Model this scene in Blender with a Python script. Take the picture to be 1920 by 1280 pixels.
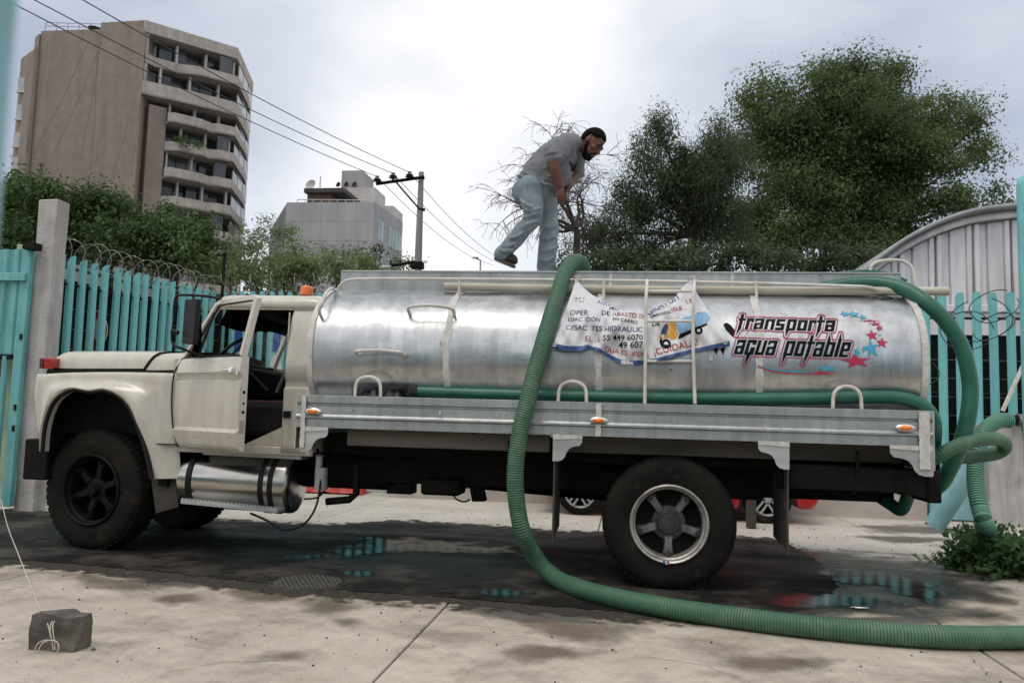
import bpy, bmesh, math, random
import numpy as np
from mathutils import Vector, Matrix, Euler
random.seed(7); RNG = np.random.default_rng(7)
for o in list(bpy.data.objects): bpy.data.objects.remove(o)
scene = bpy.context.scene; COL = scene.collection
R = math.radians
# ------------------------------------------------------------------ camera
FPX, CAMZ = 1536.0, 1.30
YAW, PITCH, ROLL = R(8.0), R(5.2), R(1.64)
FW = Vector((-math.sin(YAW)*math.cos(PITCH), math.cos(YAW)*math.cos(PITCH), math.sin(PITCH)))
_r = Vector((math.cos(YAW), math.sin(YAW), 0)); _u = _r.cross(FW)
RT = _r*math.cos(ROLL) + _u*math.sin(ROLL); UP = -_r*math.sin(ROLL) + _u*math.cos(ROLL)
CAM = Vector((0, 0, CAMZ))
cd = bpy.data.cameras.new('Camera'); cam = bpy.data.objects.new('Camera', cd); COL.objects.link(cam)
cam.matrix_world = Matrix(((RT.x, UP.x, -FW.x, 0), (RT.y, UP.y, -FW.y, 0), (RT.z, UP.z, -FW.z, CAMZ), (0, 0, 0, 1)))
cd.sensor_width = 36; cd.lens = FPX/1920*36; cd.clip_start = .05; cd.clip_end = 3000
cd.dof.use_dof = True; cd.dof.focus_distance = 7.2; cd.dof.aperture_fstop = 4.5
scene.camera = cam
# ------------------------------------------------------------------ sky and sun
SUN_EL, SUN_AZ = R(64), R(150)        # azimuth measured from +Y towards -X
SUND = Vector((-math.sin(SUN_AZ)*math.cos(SUN_EL), math.cos(SUN_AZ)*math.cos(SUN_EL), math.sin(SUN_EL)))
w = bpy.data.worlds.new('World'); scene.world = w; w.use_nodes = True
nt = w.node_tree; nt.nodes.clear(); N = nt.nodes.new; L = nt.links.new
sky = N('ShaderNodeTexSky'); sky.sky_type = 'NISHITA'; sky.sun_disc = False
sky.sun_elevation = SUN_EL; sky.sun_rotation = -SUN_AZ
bg1 = N('ShaderNodeBackground'); L(sky.outputs[0], bg1.inputs[0]); bg1.inputs[1].default_value = .10
tc = N('ShaderNodeTexCoord')
mp = N('ShaderNodeMapping'); mp.inputs['Scale'].default_value = (1, 1, 1.7); mp.inputs['Location'].default_value = (2.109, 8.961, 4.232)
L(tc.outputs['Generated'], mp.inputs[0])
nz = N('ShaderNodeTexNoise'); nz.inputs['Scale'].default_value = 1.5; nz.inputs['Detail'].default_value = 6; nz.inputs['Roughness'].default_value = .47
L(mp.outputs[0], nz.inputs['Vector'])
dt = N('ShaderNodeVectorMath'); dt.operation = 'DOT_PRODUCT'; L(tc.outputs['Generated'], dt.inputs[0]); dt.inputs[1].default_value = SUND
mr = N('ShaderNodeMapRange'); mr.inputs[1].default_value = .2; mr.inputs[2].default_value = 1.0; mr.inputs[3].default_value = .0; mr.inputs[4].default_value = .16
L(dt.outputs['Value'], mr.inputs[0])
ad = N('ShaderNodeMath'); ad.operation = 'ADD'; L(nz.outputs[0], ad.inputs[0]); L(mr.outputs[0], ad.inputs[1])
rp = N('ShaderNodeValToRGB'); L(ad.outputs[0], rp.inputs[0])
rp.color_ramp.elements[0].position = .36; rp.color_ramp.elements[0].color = (.45, .50, .62, 1)
rp.color_ramp.elements[1].position = .60; rp.color_ramp.elements[1].color = (1.07, 1.06, 1.06, 1)
e = rp.color_ramp.elements.new(.48); e.color = (.74, .78, .86, 1)
bg2 = N('ShaderNodeBackground'); L(rp.outputs[0], bg2.inputs[0]); bg2.inputs[1].default_value = 1.07
mx = N('ShaderNodeMixShader'); mx.inputs[0].default_value = .90
L(bg1.outputs[0], mx.inputs[1]); L(bg2.outputs[0], mx.inputs[2])
wo = N('ShaderNodeOutputWorld'); L(mx.outputs[0], wo.inputs[0])
sd = bpy.data.lights.new('Sun', 'SUN'); sun = bpy.data.objects.new('Sun', sd); COL.objects.link(sun)
sd.energy = .9; sd.angle = R(20); sd.color = (1, .94, .85)
sun.rotation_euler = SUND.to_track_quat('Z', 'Y').to_euler(); sun.location = (0, 0, 30)
scene.view_settings.view_transform = 'Standard'; scene.view_settings.look = 'None'
scene.view_settings.exposure = 0.0; scene.view_settings.gamma = 1
scene.render.engine = 'CYCLES'

# ------------------------------------------------------------------ pixel -> place helpers (photo 1920 x 1280)
def ray(x, y): return FW + RT*((x-960)/FPX) - UP*((y-640)/FPX)
def P(x, y, Y):
    d = ray(x, y); return CAM + d*(Y/d.y)
def PX(x, y, X):
    d = ray(x, y); return CAM + d*(X/d.x)
def G(x, y, z=0.0):
    d = ray(x, y); return CAM + d*((z-CAMZ)/d.z)
FH = Vector((-math.sin(YAW), math.cos(YAW), 0))
def PH(x, y, D):
    d = ray(x, y); return CAM + d*(D/d.dot(FH))

# ------------------------------------------------------------------ materials
MATS = {}
def M(name, col, rough=.5, metal=0., col2=None, ns=4., bump=0., bs=60., coat=0., stretch=(1, 1, 1), spec=.5,
      rough2=None, alpha=None, trans=0., emit=None, rand=0., dirt=None, dirtz=None, lo=.38, hi=.64, detail=6, island=0.):
    m = bpy.data.materials.new(name); m.use_nodes = True; t = m.node_tree; n = t.nodes; l = t.links.new
    b = n['Principled BSDF']
    b.inputs['Base Color'].default_value = (*col, 1); b.inputs['Roughness'].default_value = rough
    b.inputs['Metallic'].default_value = metal; b.inputs['Coat Weight'].default_value = coat
    b.inputs['Specular IOR Level'].default_value = spec
    b.inputs['Transmission Weight'].default_value = trans
    tc = n.new('ShaderNodeTexCoord'); mp = n.new('ShaderNodeMapping'); mp.inputs['Scale'].default_value = stretch
    l(tc.outputs['Object'], mp.inputs[0])
    cs = None
    if col2 is not None:
        z = n.new('ShaderNodeTexNoise'); z.inputs['Scale'].default_value = ns; z.inputs['Detail'].default_value = detail
        z.inputs['Roughness'].default_value = .62
        l(mp.outputs[0], z.inputs['Vector'])
        r = n.new('ShaderNodeMapRange'); r.inputs[1].default_value = lo; r.inputs[2].default_value = hi; l(z.outputs[0], r.inputs[0])
        x = n.new('ShaderNodeMix'); x.data_type = 'RGBA'; l(r.outputs[0], x.inputs[0])
        x.inputs[6].default_value = (*col, 1); x.inputs[7].default_value = (*col2, 1); cs = x.outputs[2]
        if rough2 is not None:
            q = n.new('ShaderNodeMapRange'); q.inputs[3].default_value = rough; q.inputs[4].default_value = rough2
            l(r.outputs[0], q.inputs[0]); l(q.outputs[0], b.inputs['Roughness'])
    if dirt is not None:       # patchy second layer with its own shape
        z = n.new('ShaderNodeTexNoise'); z.inputs['Scale'].default_value = dirt[1]; z.inputs['Detail'].default_value = 8; z.inputs['Roughness'].default_value = .7
        l(tc.outputs['Object'], z.inputs['Vector'])
        r = n.new('ShaderNodeMapRange'); r.inputs[1].default_value = dirt[2]; r.inputs[2].default_value = dirt[3]; r.inputs[4].default_value = dirt[4]
        l(z.outputs[0], r.inputs[0])
        x = n.new('ShaderNodeMix'); x.data_type = 'RGBA'; l(r.outputs[0], x.inputs[0])
        if cs: l(cs, x.inputs[6])
        else: x.inputs[6].default_value = (*col, 1)
        x.inputs[7].default_value = (*dirt[0], 1); cs = x.outputs[2]
    if rand or island:
        h = n.new('ShaderNodeHueSaturation')
        if island: src = n.new('ShaderNodeNewGeometry').outputs['Random Per Island']; a = island
        else: src = n.new('ShaderNodeObjectInfo').outputs['Random']; a = rand
        q = n.new('ShaderNodeMapRange'); q.inputs[3].default_value = 1-a; q.inputs[4].default_value = 1+a; l(src, q.inputs[0])
        l(q.outputs[0], h.inputs['Value'])
        if cs: l(cs, h.inputs['Color'])
        else: h.inputs['Color'].default_value = (*col, 1)
        cs = h.outputs[0]
    if cs: l(cs, b.inputs['Base Color'])
    if bump:
        z = n.new('ShaderNodeTexNoise'); z.inputs['Scale'].default_value = bs; z.inputs['Detail'].default_value = 5
        l(mp.outputs[0], z.inputs['Vector'])
        k = n.new('ShaderNodeBump'); k.inputs['Strength'].default_value = bump; k.inputs['Distance'].default_value = .02
        l(z.outputs[0], k.inputs['Height']); l(k.outputs[0], b.inputs['Normal'])
    MATS[name] = m; return m
def leafmat(name, col, col2, tr=.35):
    m = M(name, col, .6, col2=col2, ns=.55, island=.30, spec=.25, lo=.40, hi=.60)
    t = m.node_tree; n = t.nodes; l = t.links.new; b = n['Principled BSDF']
    tb = n.new('ShaderNodeBsdfTranslucent'); s = b.inputs['Base Color'].links[0].from_socket; l(s, tb.inputs[0])
    mx = n.new('ShaderNodeMixShader'); mx.inputs[0].default_value = tr
    l(b.outputs[0], mx.inputs[1]); l(tb.outputs[0], mx.inputs[2]); l(mx.outputs[0], n['Material Output'].inputs[0])
    return m
CREAM = M('cream paint', (.60, .565, .49), .28, col2=(.53, .49, .415), ns=2.2, coat=.3, bump=.05, bs=5, dirt=((.26, .21, .15), 4.5, .55, .78, .5))
CREAM2 = M('cream door edge paint', (.58, .55, .47), .45, col2=(.45, .40, .33), ns=12)
ALU = M('brushed aluminium', (.62, .63, .64), .26, 1., col2=(.42, .435, .45), ns=2.2, rough2=.48, bump=.20, bs=3.2, stretch=(.6, 1, 1.3), detail=9, lo=.36, hi=.62, dirt=((.34, .345, .35), 3.1, .52, .74, .6))
GALV = M('galvanised sheet', (.43, .45, .44), .45, .7, col2=(.33, .35, .345), ns=5, stretch=(.3, 1, 1), bump=.06, bs=30, dirt=((.30, .29, .27), 4.5, .55, .78, .6))
GALVW = M('pale worn sheet', (.50, .52, .51), .55, .35, col2=(.36, .37, .36), ns=6, stretch=(.4, 1, 1), bump=.08, bs=30)
SEAL = M('white sealant paint', (.62, .61, .57), .6, col2=(.48, .46, .42), ns=18, bump=.3, bs=70)
WPIPE = M('white painted pipe', (.66, .64, .58), .45, col2=(.52, .48, .42), ns=9, dirt=((.16, .11, .07), 16, .66, .74, .8))
POLE = M('cream plastic pipe', (.55, .51, .42), .5, col2=(.42, .37, .29), ns=5, stretch=(.25, 1, 1), dirt=((.12, .10, .08), 12, .64, .74, .7))
CHROME = M('chrome', (.78, .78, .78), .14, 1., col2=(.6, .6, .6), ns=6, rough2=.3)
POLISH = M('polished tank', (.55, .54, .52), .12, 1., col2=(.42, .40, .37), ns=4, rough2=.28, stretch=(.3, 1, 1), dirt=((.22, .19, .15), 7, .58, .8, .6))
BLACK = M('black rubber trim', (.010, .010, .011), .5, bump=.1, spec=.25)
DARK = M('black chassis paint', (.006, .006, .006), .7, col2=(.014, .012, .010), ns=6, spec=.15, bump=.15, bs=40)
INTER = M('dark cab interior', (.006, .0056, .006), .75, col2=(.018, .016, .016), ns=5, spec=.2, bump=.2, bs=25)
TYRE = M('tyre rubber', (.009, .0085, .008), .85, col2=(.018, .016, .013), ns=4, spec=.12, bump=.15, bs=45, dirt=((.075, .060, .042), 6, .56, .76, .55))
RIMS = M('silver rim paint', (.50, .49, .46), .42, .55, col2=(.30, .28, .25), ns=9, dirt=((.09, .08, .06), 9, .56, .74, .75))
HUBD = M('greasy hub iron', (.035, .034, .032), .5, .3, col2=(.08, .075, .068), ns=10, bump=.3, bs=50)
SPOKEF = M('worn spoke face', (.21, .22, .22), .5, .3, col2=(.10, .10, .10), ns=11)
RIMB = M('black rim paint', (.004, .004, .0045), .6, 0, spec=.15, col2=(.010, .009, .008), ns=9)
AMBER = M('amber lens', (.90, .26, .01), .18, coat=.6)
AMBER2 = M('orange beacon plastic', (.85, .17, .01), .22, coat=.5, col2=(.65, .11, .01), ns=9)
REDL = M('red lens', (.35, .01, .012), .2, coat=.5)
FLAP = M('brown mudflap', (.050, .044, .038), .8, col2=(.085, .074, .062), ns=5, bump=.1)
WOODB = M('weathered beam', (.16, .145, .12), .8, col2=(.09, .08, .065), ns=4, stretch=(.15, 1, 1), bump=.2)
HOSE = M('green corrugated hose', (.045, .125, .070), .48, col2=(.070, .165, .096), ns=3, dirt=((.24, .24, .18), 6, .52, .74, .55), bump=.04)
GROOVE = M('hose groove', (.030, .098, .055), .6)
HOSE2 = M('dark green hose', (.012, .095, .060), .38, col2=(.02, .13, .085), ns=4, dirt=((.09, .12, .09), 8, .6, .8, .5))
HOSE3 = M('pale green hose', (.13, .36, .27), .4, col2=(.09, .27, .19), ns=3)
TEAL = M('teal fence paint', (.19, .52, .52), .5, col2=(.155, .455, .46), ns=3, rand=.08, dirt=((.09, .26, .26), 5, .60, .8, .6))
TEALR = M('teal gate paint', (.16, .44, .44), .5, col2=(.12, .36, .36), ns=3, dirt=((.06, .12, .11), 7, .64, .76, .7))
TEALP = M('pale teal pipe paint', (.28, .50, .53), .5, col2=(.2, .4, .43), ns=5, dirt=((.05, .09, .09), 9, .68, .76, .7))
YGREEN = M('faded yellow green post', (.40, .48, .30), .6, col2=(.28, .40, .28), ns=4)
WALLC = M('rough painted concrete', (.46, .44, .42), .85, col2=(.36, .34, .32), ns=3, bump=.5, bs=35, dirt=((.22, .20, .18), 3, .58, .8, .5))
CONC = M('concrete slab', (.545, .48, .40), .82, col2=(.39, .335, .27), ns=1.0, bump=.28, bs=24, rand=.05, detail=10, lo=.34, hi=.66, dirt=((.115, .085, .058), 1.15, .47, .66, .72))
def speckle(m, amt):
    t = m.node_tree; n = t.nodes; l = t.links.new; b = n['Principled BSDF']; src = b.inputs['Base Color'].links[0].from_socket
    tc = n.new('ShaderNodeTexCoord'); z = n.new('ShaderNodeTexNoise'); z.inputs['Scale'].default_value = 85; z.inputs['Detail'].default_value = 3; l(tc.outputs['Object'], z.inputs['Vector'])
    z2 = n.new('ShaderNodeTexNoise'); z2.inputs['Scale'].default_value = 9; z2.inputs['Detail'].default_value = 8; z2.inputs['Roughness'].default_value = .7; l(tc.outputs['Object'], z2.inputs['Vector'])
    a = n.new('ShaderNodeMath'); a.operation = 'ADD'; l(z.outputs[0], a.inputs[0]); l(z2.outputs[0], a.inputs[1])
    r = n.new('ShaderNodeMapRange'); r.inputs[1].default_value = .7; r.inputs[2].default_value = 1.3; r.inputs[3].default_value = 1-amt; r.inputs[4].default_value = 1+amt; l(a.outputs[0], r.inputs[0])
    h = n.new('ShaderNodeHueSaturation'); l(src, h.inputs['Color']); l(r.outputs[0], h.inputs['Value']); l(h.outputs[0], b.inputs['Base Color'])
speckle(CONC, .20)
CONCF = M('pale concrete yard', (.56, .52, .465), .85, col2=(.46, .42, .365), ns=1.0, bump=.2, bs=20, rand=.05, dirt=((.25, .22, .18), 1.3, .58, .8, .6))
speckle(CONCF, .2)
def streaks(m, scale, amt, lo=.40, hi=.66):      # run-off marks: stretched noise with its own shape
    t = m.node_tree; n = t.nodes; l = t.links.new; b = n['Principled BSDF']; lk = b.inputs['Base Color'].links
    tc = n.new('ShaderNodeTexCoord'); mp = n.new('ShaderNodeMapping'); mp.inputs['Scale'].default_value = scale; l(tc.outputs['Object'], mp.inputs[0])
    z = n.new('ShaderNodeTexNoise'); z.inputs['Scale'].default_value = 1; z.inputs['Detail'].default_value = 6; z.inputs['Roughness'].default_value = .65; l(mp.outputs[0], z.inputs['Vector'])
    r = n.new('ShaderNodeMapRange'); r.inputs[1].default_value = lo; r.inputs[2].default_value = hi; r.inputs[3].default_value = 1+amt*.4; r.inputs[4].default_value = 1-amt; l(z.outputs[0], r.inputs[0])
    h = n.new('ShaderNodeHueSaturation'); l(r.outputs[0], h.inputs['Value'])
    if lk: l(lk[0].from_socket, h.inputs['Color'])
    else: h.inputs['Color'].default_value = b.inputs['Base Color'].default_value
    l(h.outputs[0], b.inputs['Base Color'])
def chips(m, scale, thr, col):
    t = m.node_tree; n = t.nodes; l = t.links.new; b = n['Principled BSDF']; lk = b.inputs['Base Color'].links
    tc = n.new('ShaderNodeTexCoord'); z = n.new('ShaderNodeTexNoise'); z.inputs['Scale'].default_value = scale; z.inputs['Detail'].default_value = 3; l(tc.outputs['Object'], z.inputs['Vector'])
    r = n.new('ShaderNodeMapRange'); r.inputs[1].default_value = thr; r.inputs[2].default_value = thr+.03; l(z.outputs[0], r.inputs[0])
    x = n.new('ShaderNodeMix'); x.data_type = 'RGBA'; l(r.outputs[0], x.inputs[0]); l(lk[0].from_socket, x.inputs[6]); x.inputs[7].default_value = (*col, 1); l(x.outputs[2], b.inputs['Base Color'])
GROUND = M('bare ground', (.20, .19, .17), .95, col2=(.15, .14, .12), ns=.5)
JOINT = M('joint dirt', (.07, .06, .05), .95)
WIRE = M('dark cable', (.03, .03, .033), .5)
RAZOR = M('razor wire steel', (.30, .29, .28), .45, .7, col2=(.16, .13, .11), ns=20)
BRICK = M('brown rendered wall', (.255, .208, .178), .9, col2=(.215, .174, .148), ns=.9, bump=.5, bs=2.5, dirt=((.175, .14, .12), .22, .56, .75, .5))
BCONC = M('grey board concrete', (.42, .385, .35), .85, col2=(.34, .31, .28), ns=.8, stretch=(1, 1, 3), dirt=((.22, .19, .17), .5, .6, .8, .5))
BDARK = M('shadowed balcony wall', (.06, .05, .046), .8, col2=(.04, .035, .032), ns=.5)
WGLASS = M('window glass dark', (.035, .04, .045), .08, spec=.6, col2=(.07, .075, .08), ns=.4)
WGLASS2 = M('pale curtained window', (.42, .43, .43), .25, col2=(.30, .31, .32), ns=.7)
WFRAME = M('pale window frame', (.45, .43, .40), .6)
GREYB = M('grey panel render', (.36, .36, .37), .85, col2=(.32, .32, .33), ns=.3, rand=.03)
GREENG = M('greenish window glass', (.30, .40, .40), .12, col2=(.2, .28, .29), ns=.5, spec=.6)
WHITEW = M('white render', (.55, .53, .51), .85, col2=(.46, .44, .42), ns=.5)
BROWNW = M('brown timber cladding', (.16, .10, .065), .8, col2=(.12, .075, .05), ns=1)
streaks(BRICK, (.9, .9, .06), .14); streaks(BCONC, (1.2, 1.2, .15), .18); streaks(GREYB, (.6, .6, .06), .12)
POLEC = M('concrete utility pole', (.30, .28, .26), .85, col2=(.22, .20, .19), ns=2, stretch=(1, 1, .3))
GLASSINS = M('dark glazed insulator', (.04, .045, .05), .25)
CORR = M('white corrugated sheet', (.74, .74, .75), .55, .1, col2=(.62, .62, .63), ns=1.5, stretch=(1, 1, .25), rand=.06, dirt=((.30, .29, .28), 1.3, .6, .8, .5))
CORRD = M('grey roof edge', (.33, .34, .35), .55, .3, col2=(.25, .26, .27), ns=2)
NET = M('near-black backing', (.008, .010, .009), .95, col2=(.014, .018, .014), ns=3, spec=.1)
BARK = M('bark', (.065, .052, .042), .95, col2=(.04, .032, .026), ns=5, bump=.6, bs=12)
BARKG = M('dry grey twig', (.065, .05, .043), .95, col2=(.04, .032, .028), ns=5)
LEAF1 = leafmat('big tree leaves', (.165, .215, .088), (.086, .122, .050), .48)
LEAF2 = leafmat('pepper tree leaves', (.115, .148, .078), (.068, .090, .050), .45)
LEAF3 = leafmat('glossy tree leaves', (.100, .155, .052), (.060, .105, .036), .35)
LEAF4 = leafmat('light tree leaves', (.195, .245, .105), (.130, .172, .072), .45)
LEAF5 = leafmat('weed leaves', (.080, .165, .055), (.055, .115, .040))
LEAF6 = leafmat('dark conifer leaves', (.06, .062, .035), (.045, .05, .028))
SKIN = M('skin', (.135, .058, .037), .5, col2=(.105, .045, .029), ns=9, spec=.4)
HAIR = M('black hair', (.006, .005, .0045), .85, spec=.1, bump=.5, bs=120)
GREYS = M('grey sweatshirt', (.205, .212, .232), .9, col2=(.165, .17, .188), ns=7, bump=.25, bs=60)
JEAN = M('faded blue denim', (.27, .31, .33), .9, col2=(.12, .165, .20), ns=2.8, bump=.2, bs=70, dirt=((.42, .45, .46), 4, .56, .72, .6))
BOOT = M('dark leather boot', (.035, .028, .024), .6, col2=(.02, .017, .015), ns=8)
SOLE = M('brown rubber sole', (.10, .065, .045), .7)
ROCKM = M('dark volcanic rock', (.075, .066, .060), .92, col2=(.16, .14, .125), ns=8, bump=.7, bs=30, dirt=((.20, .19, .175), 14, .58, .74, .6))
STRING = M('pale string', (.55, .49, .42), .8)
STUD = M('worn iron stud', (.16, .15, .135), .4, .6)
IRON = M('cast iron cover', (.03, .028, .025), .55, .3, col2=(.09, .08, .07), ns=12)
REDC = M('red car paint', (.42, .012, .016), .25, coat=.6, col2=(.36, .010, .014), ns=3)
REDTARP = M('red tarpaulin', (.50, .055, .035), .5, col2=(.38, .035, .025), ns=6, bump=.4, bs=12)
DRED = M('dark red sheet', (.14, .016, .014), .7, col2=(.09, .012, .012), ns=2)
ALLOY = M('alloy wheel', (.62, .63, .64), .3, .8)
BANW = M('white vinyl banner', (.66, .66, .67), .45, col2=(.60, .60, .62), ns=5)
BLUEH = M('blue print', (.035, .085, .25), .5); NAVY = M('navy print', (.03, .045, .12), .5)
REDP = M('red print', (.36, .055, .045), .5); YELP = M('yellow print', (.62, .32, .04), .5); LBLUE = M('light blue print', (.22, .40, .58), .5)
INKB = M('black ink', (.004, .004, .0045), .6, spec=.15); PINKP = M('pink ink', (.42, .025, .085), .4); CYANP = M('cyan ink', (.05, .36, .50), .4); WHITP = M('white ink', (.62, .62, .63), .5)
REDS = M('red sign paint', (.40, .02, .02), .45); WHIS = M('white sign paint', (.62, .62, .6), .45)
BAG = M('black plastic bag', (.015, .016, .017), .3, bump=.5, bs=20)
FOIL = M('crumpled foil', (.6, .6, .6), .3, .9, bump=.5, bs=60)
DIRTG = M('grit', (.07, .062, .055), .95, island=.5)
streaks(ALU, (9, 9, 1.2), .22); streaks(GALV, (11, 11, 1.5), .20); streaks(CREAM, (10, 10, 1.2), .10); streaks(TEAL, (30, 30, 1.0), .16); streaks(TEALR, (18, 18, .9), .18); streaks(WALLC, (12, 12, 1.0), .2)
streaks(CORR, (5, 5, .5), .16); chips(CREAM, 30, .715, (.12, .075, .045)); chips(TEAL, 26, .70, (.16, .14, .11)); chips(GALV, 24, .70, (.20, .19, .17)); chips(ALU, 22, .705, (.28, .27, .25))
# clear and tinted glass
def glass(name, col, alpha):
    m = bpy.data.materials.new(name); m.use_nodes = True; t = m.node_tree; n = t.nodes; l = t.links.new; n.clear()
    tr = n.new('ShaderNodeBsdfTransparent'); tr.inputs[0].default_value = (*col, 1)
    gl = n.new('ShaderNodeBsdfGlossy'); gl.inputs['Roughness'].default_value = .03; gl.inputs[0].default_value = (.9, .9, .9, 1)
    lw = n.new('ShaderNodeFresnel'); lw.inputs[0].default_value = 1.5
    mx = n.new('ShaderNodeMixShader'); l(lw.outputs[0], mx.inputs[0]); l(tr.outputs[0], mx.inputs[1]); l(gl.outputs[0], mx.inputs[2])
    o = n.new('ShaderNodeOutputMaterial'); l(mx.outputs[0], o.inputs[0]); return m
GLASS = glass('clear glass', (.86, .90, .89), .1)
TINT = glass('tinted glass', (.16, .20, .20), .5)
# wet asphalt: roughness and darkness vary in patches
def asphalt():
    m = M('wet asphalt', (.012, .0115, .011), .75, spec=.10, col2=(.022, .0205, .019), ns=2.2, bump=.35, bs=110, dirt=((.13, .115, .10), 1.0, .48, .68, .75))
    t = m.node_tree; n = t.nodes; l = t.links.new; b = n['Principled BSDF']
    tc = n.new('ShaderNodeTexCoord'); z = n.new('ShaderNodeTexNoise'); z.inputs['Scale'].default_value = .75; z.inputs['Detail'].default_value = 5
    mp = n.new('ShaderNodeMapping'); mp.inputs['Scale'].default_value = (.6, 1.3, 1); mp.inputs['Location'].default_value = (3.1, 1.2, 0)
    l(tc.outputs['Object'], mp.inputs[0]); l(mp.outputs[0], z.inputs['Vector'])
    r = n.new('ShaderNodeMapRange'); r.inputs[1].default_value = .40; r.inputs[2].default_value = .60; r.inputs[3].default_value = .38; r.inputs[4].default_value = .85
    l(z.outputs[0], r.inputs[0]); l(r.outputs[0], b.inputs['Roughness'])
    return m
ASPH = asphalt()
WATER = M('puddle water', (.012, .011, .010), .10, spec=.32, bump=.05, bs=9)
WETC = M('wet concrete', (.12, .108, .095), .38, col2=(.17, .155, .135), ns=2.5, bump=.1, bs=30)

def shore(m, scale, amp, lo, hi, mx=1.0):      # irregular shoreline: water depth falls to nothing at a noisy edge
    t = m.node_tree; n = t.nodes; l = t.links.new; b = n['Principled BSDF']
    at = n.new('ShaderNodeAttribute'); at.attribute_name = 'inner'; tc = n.new('ShaderNodeTexCoord')
    z = n.new('ShaderNodeTexNoise'); z.inputs['Scale'].default_value = scale; z.inputs['Detail'].default_value = 7; z.inputs['Roughness'].default_value = .6; l(tc.outputs['Object'], z.inputs['Vector'])
    a = n.new('ShaderNodeMath'); a.operation = 'MULTIPLY_ADD'; l(z.outputs[0], a.inputs[0]); a.inputs[1].default_value = amp; l(at.outputs['Fac'], a.inputs[2])
    r = n.new('ShaderNodeMapRange'); r.inputs[1].default_value = lo; r.inputs[2].default_value = hi; r.inputs[4].default_value = mx; l(a.outputs[0], r.inputs[0]); l(r.outputs[0], b.inputs['Alpha'])
shore(WATER, 3.6, 2.0, 1.20, 1.62, .92); shore(WETC, 2.2, 1.4, .85, 1.25, .8)
WETD = M('soaked concrete', (.055, .048, .042), .30, col2=(.09, .08, .07), ns=3, spec=.35); shore(WETD, 2.0, 1.5, .75, 1.25, .92)
STAIN = M('brown stain', (.13, .098, .068), .75, col2=(.18, .14, .10), ns=3); shore(STAIN, 2.6, 2.0, 1.15, 1.75, .62)
GRIME = M('asphalt crumbs and grime', (.035, .031, .027), .85, col2=(.07, .06, .05), ns=20, spec=.2); shore(GRIME, 7.0, 2.4, 1.30, 1.65, .95)
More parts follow.
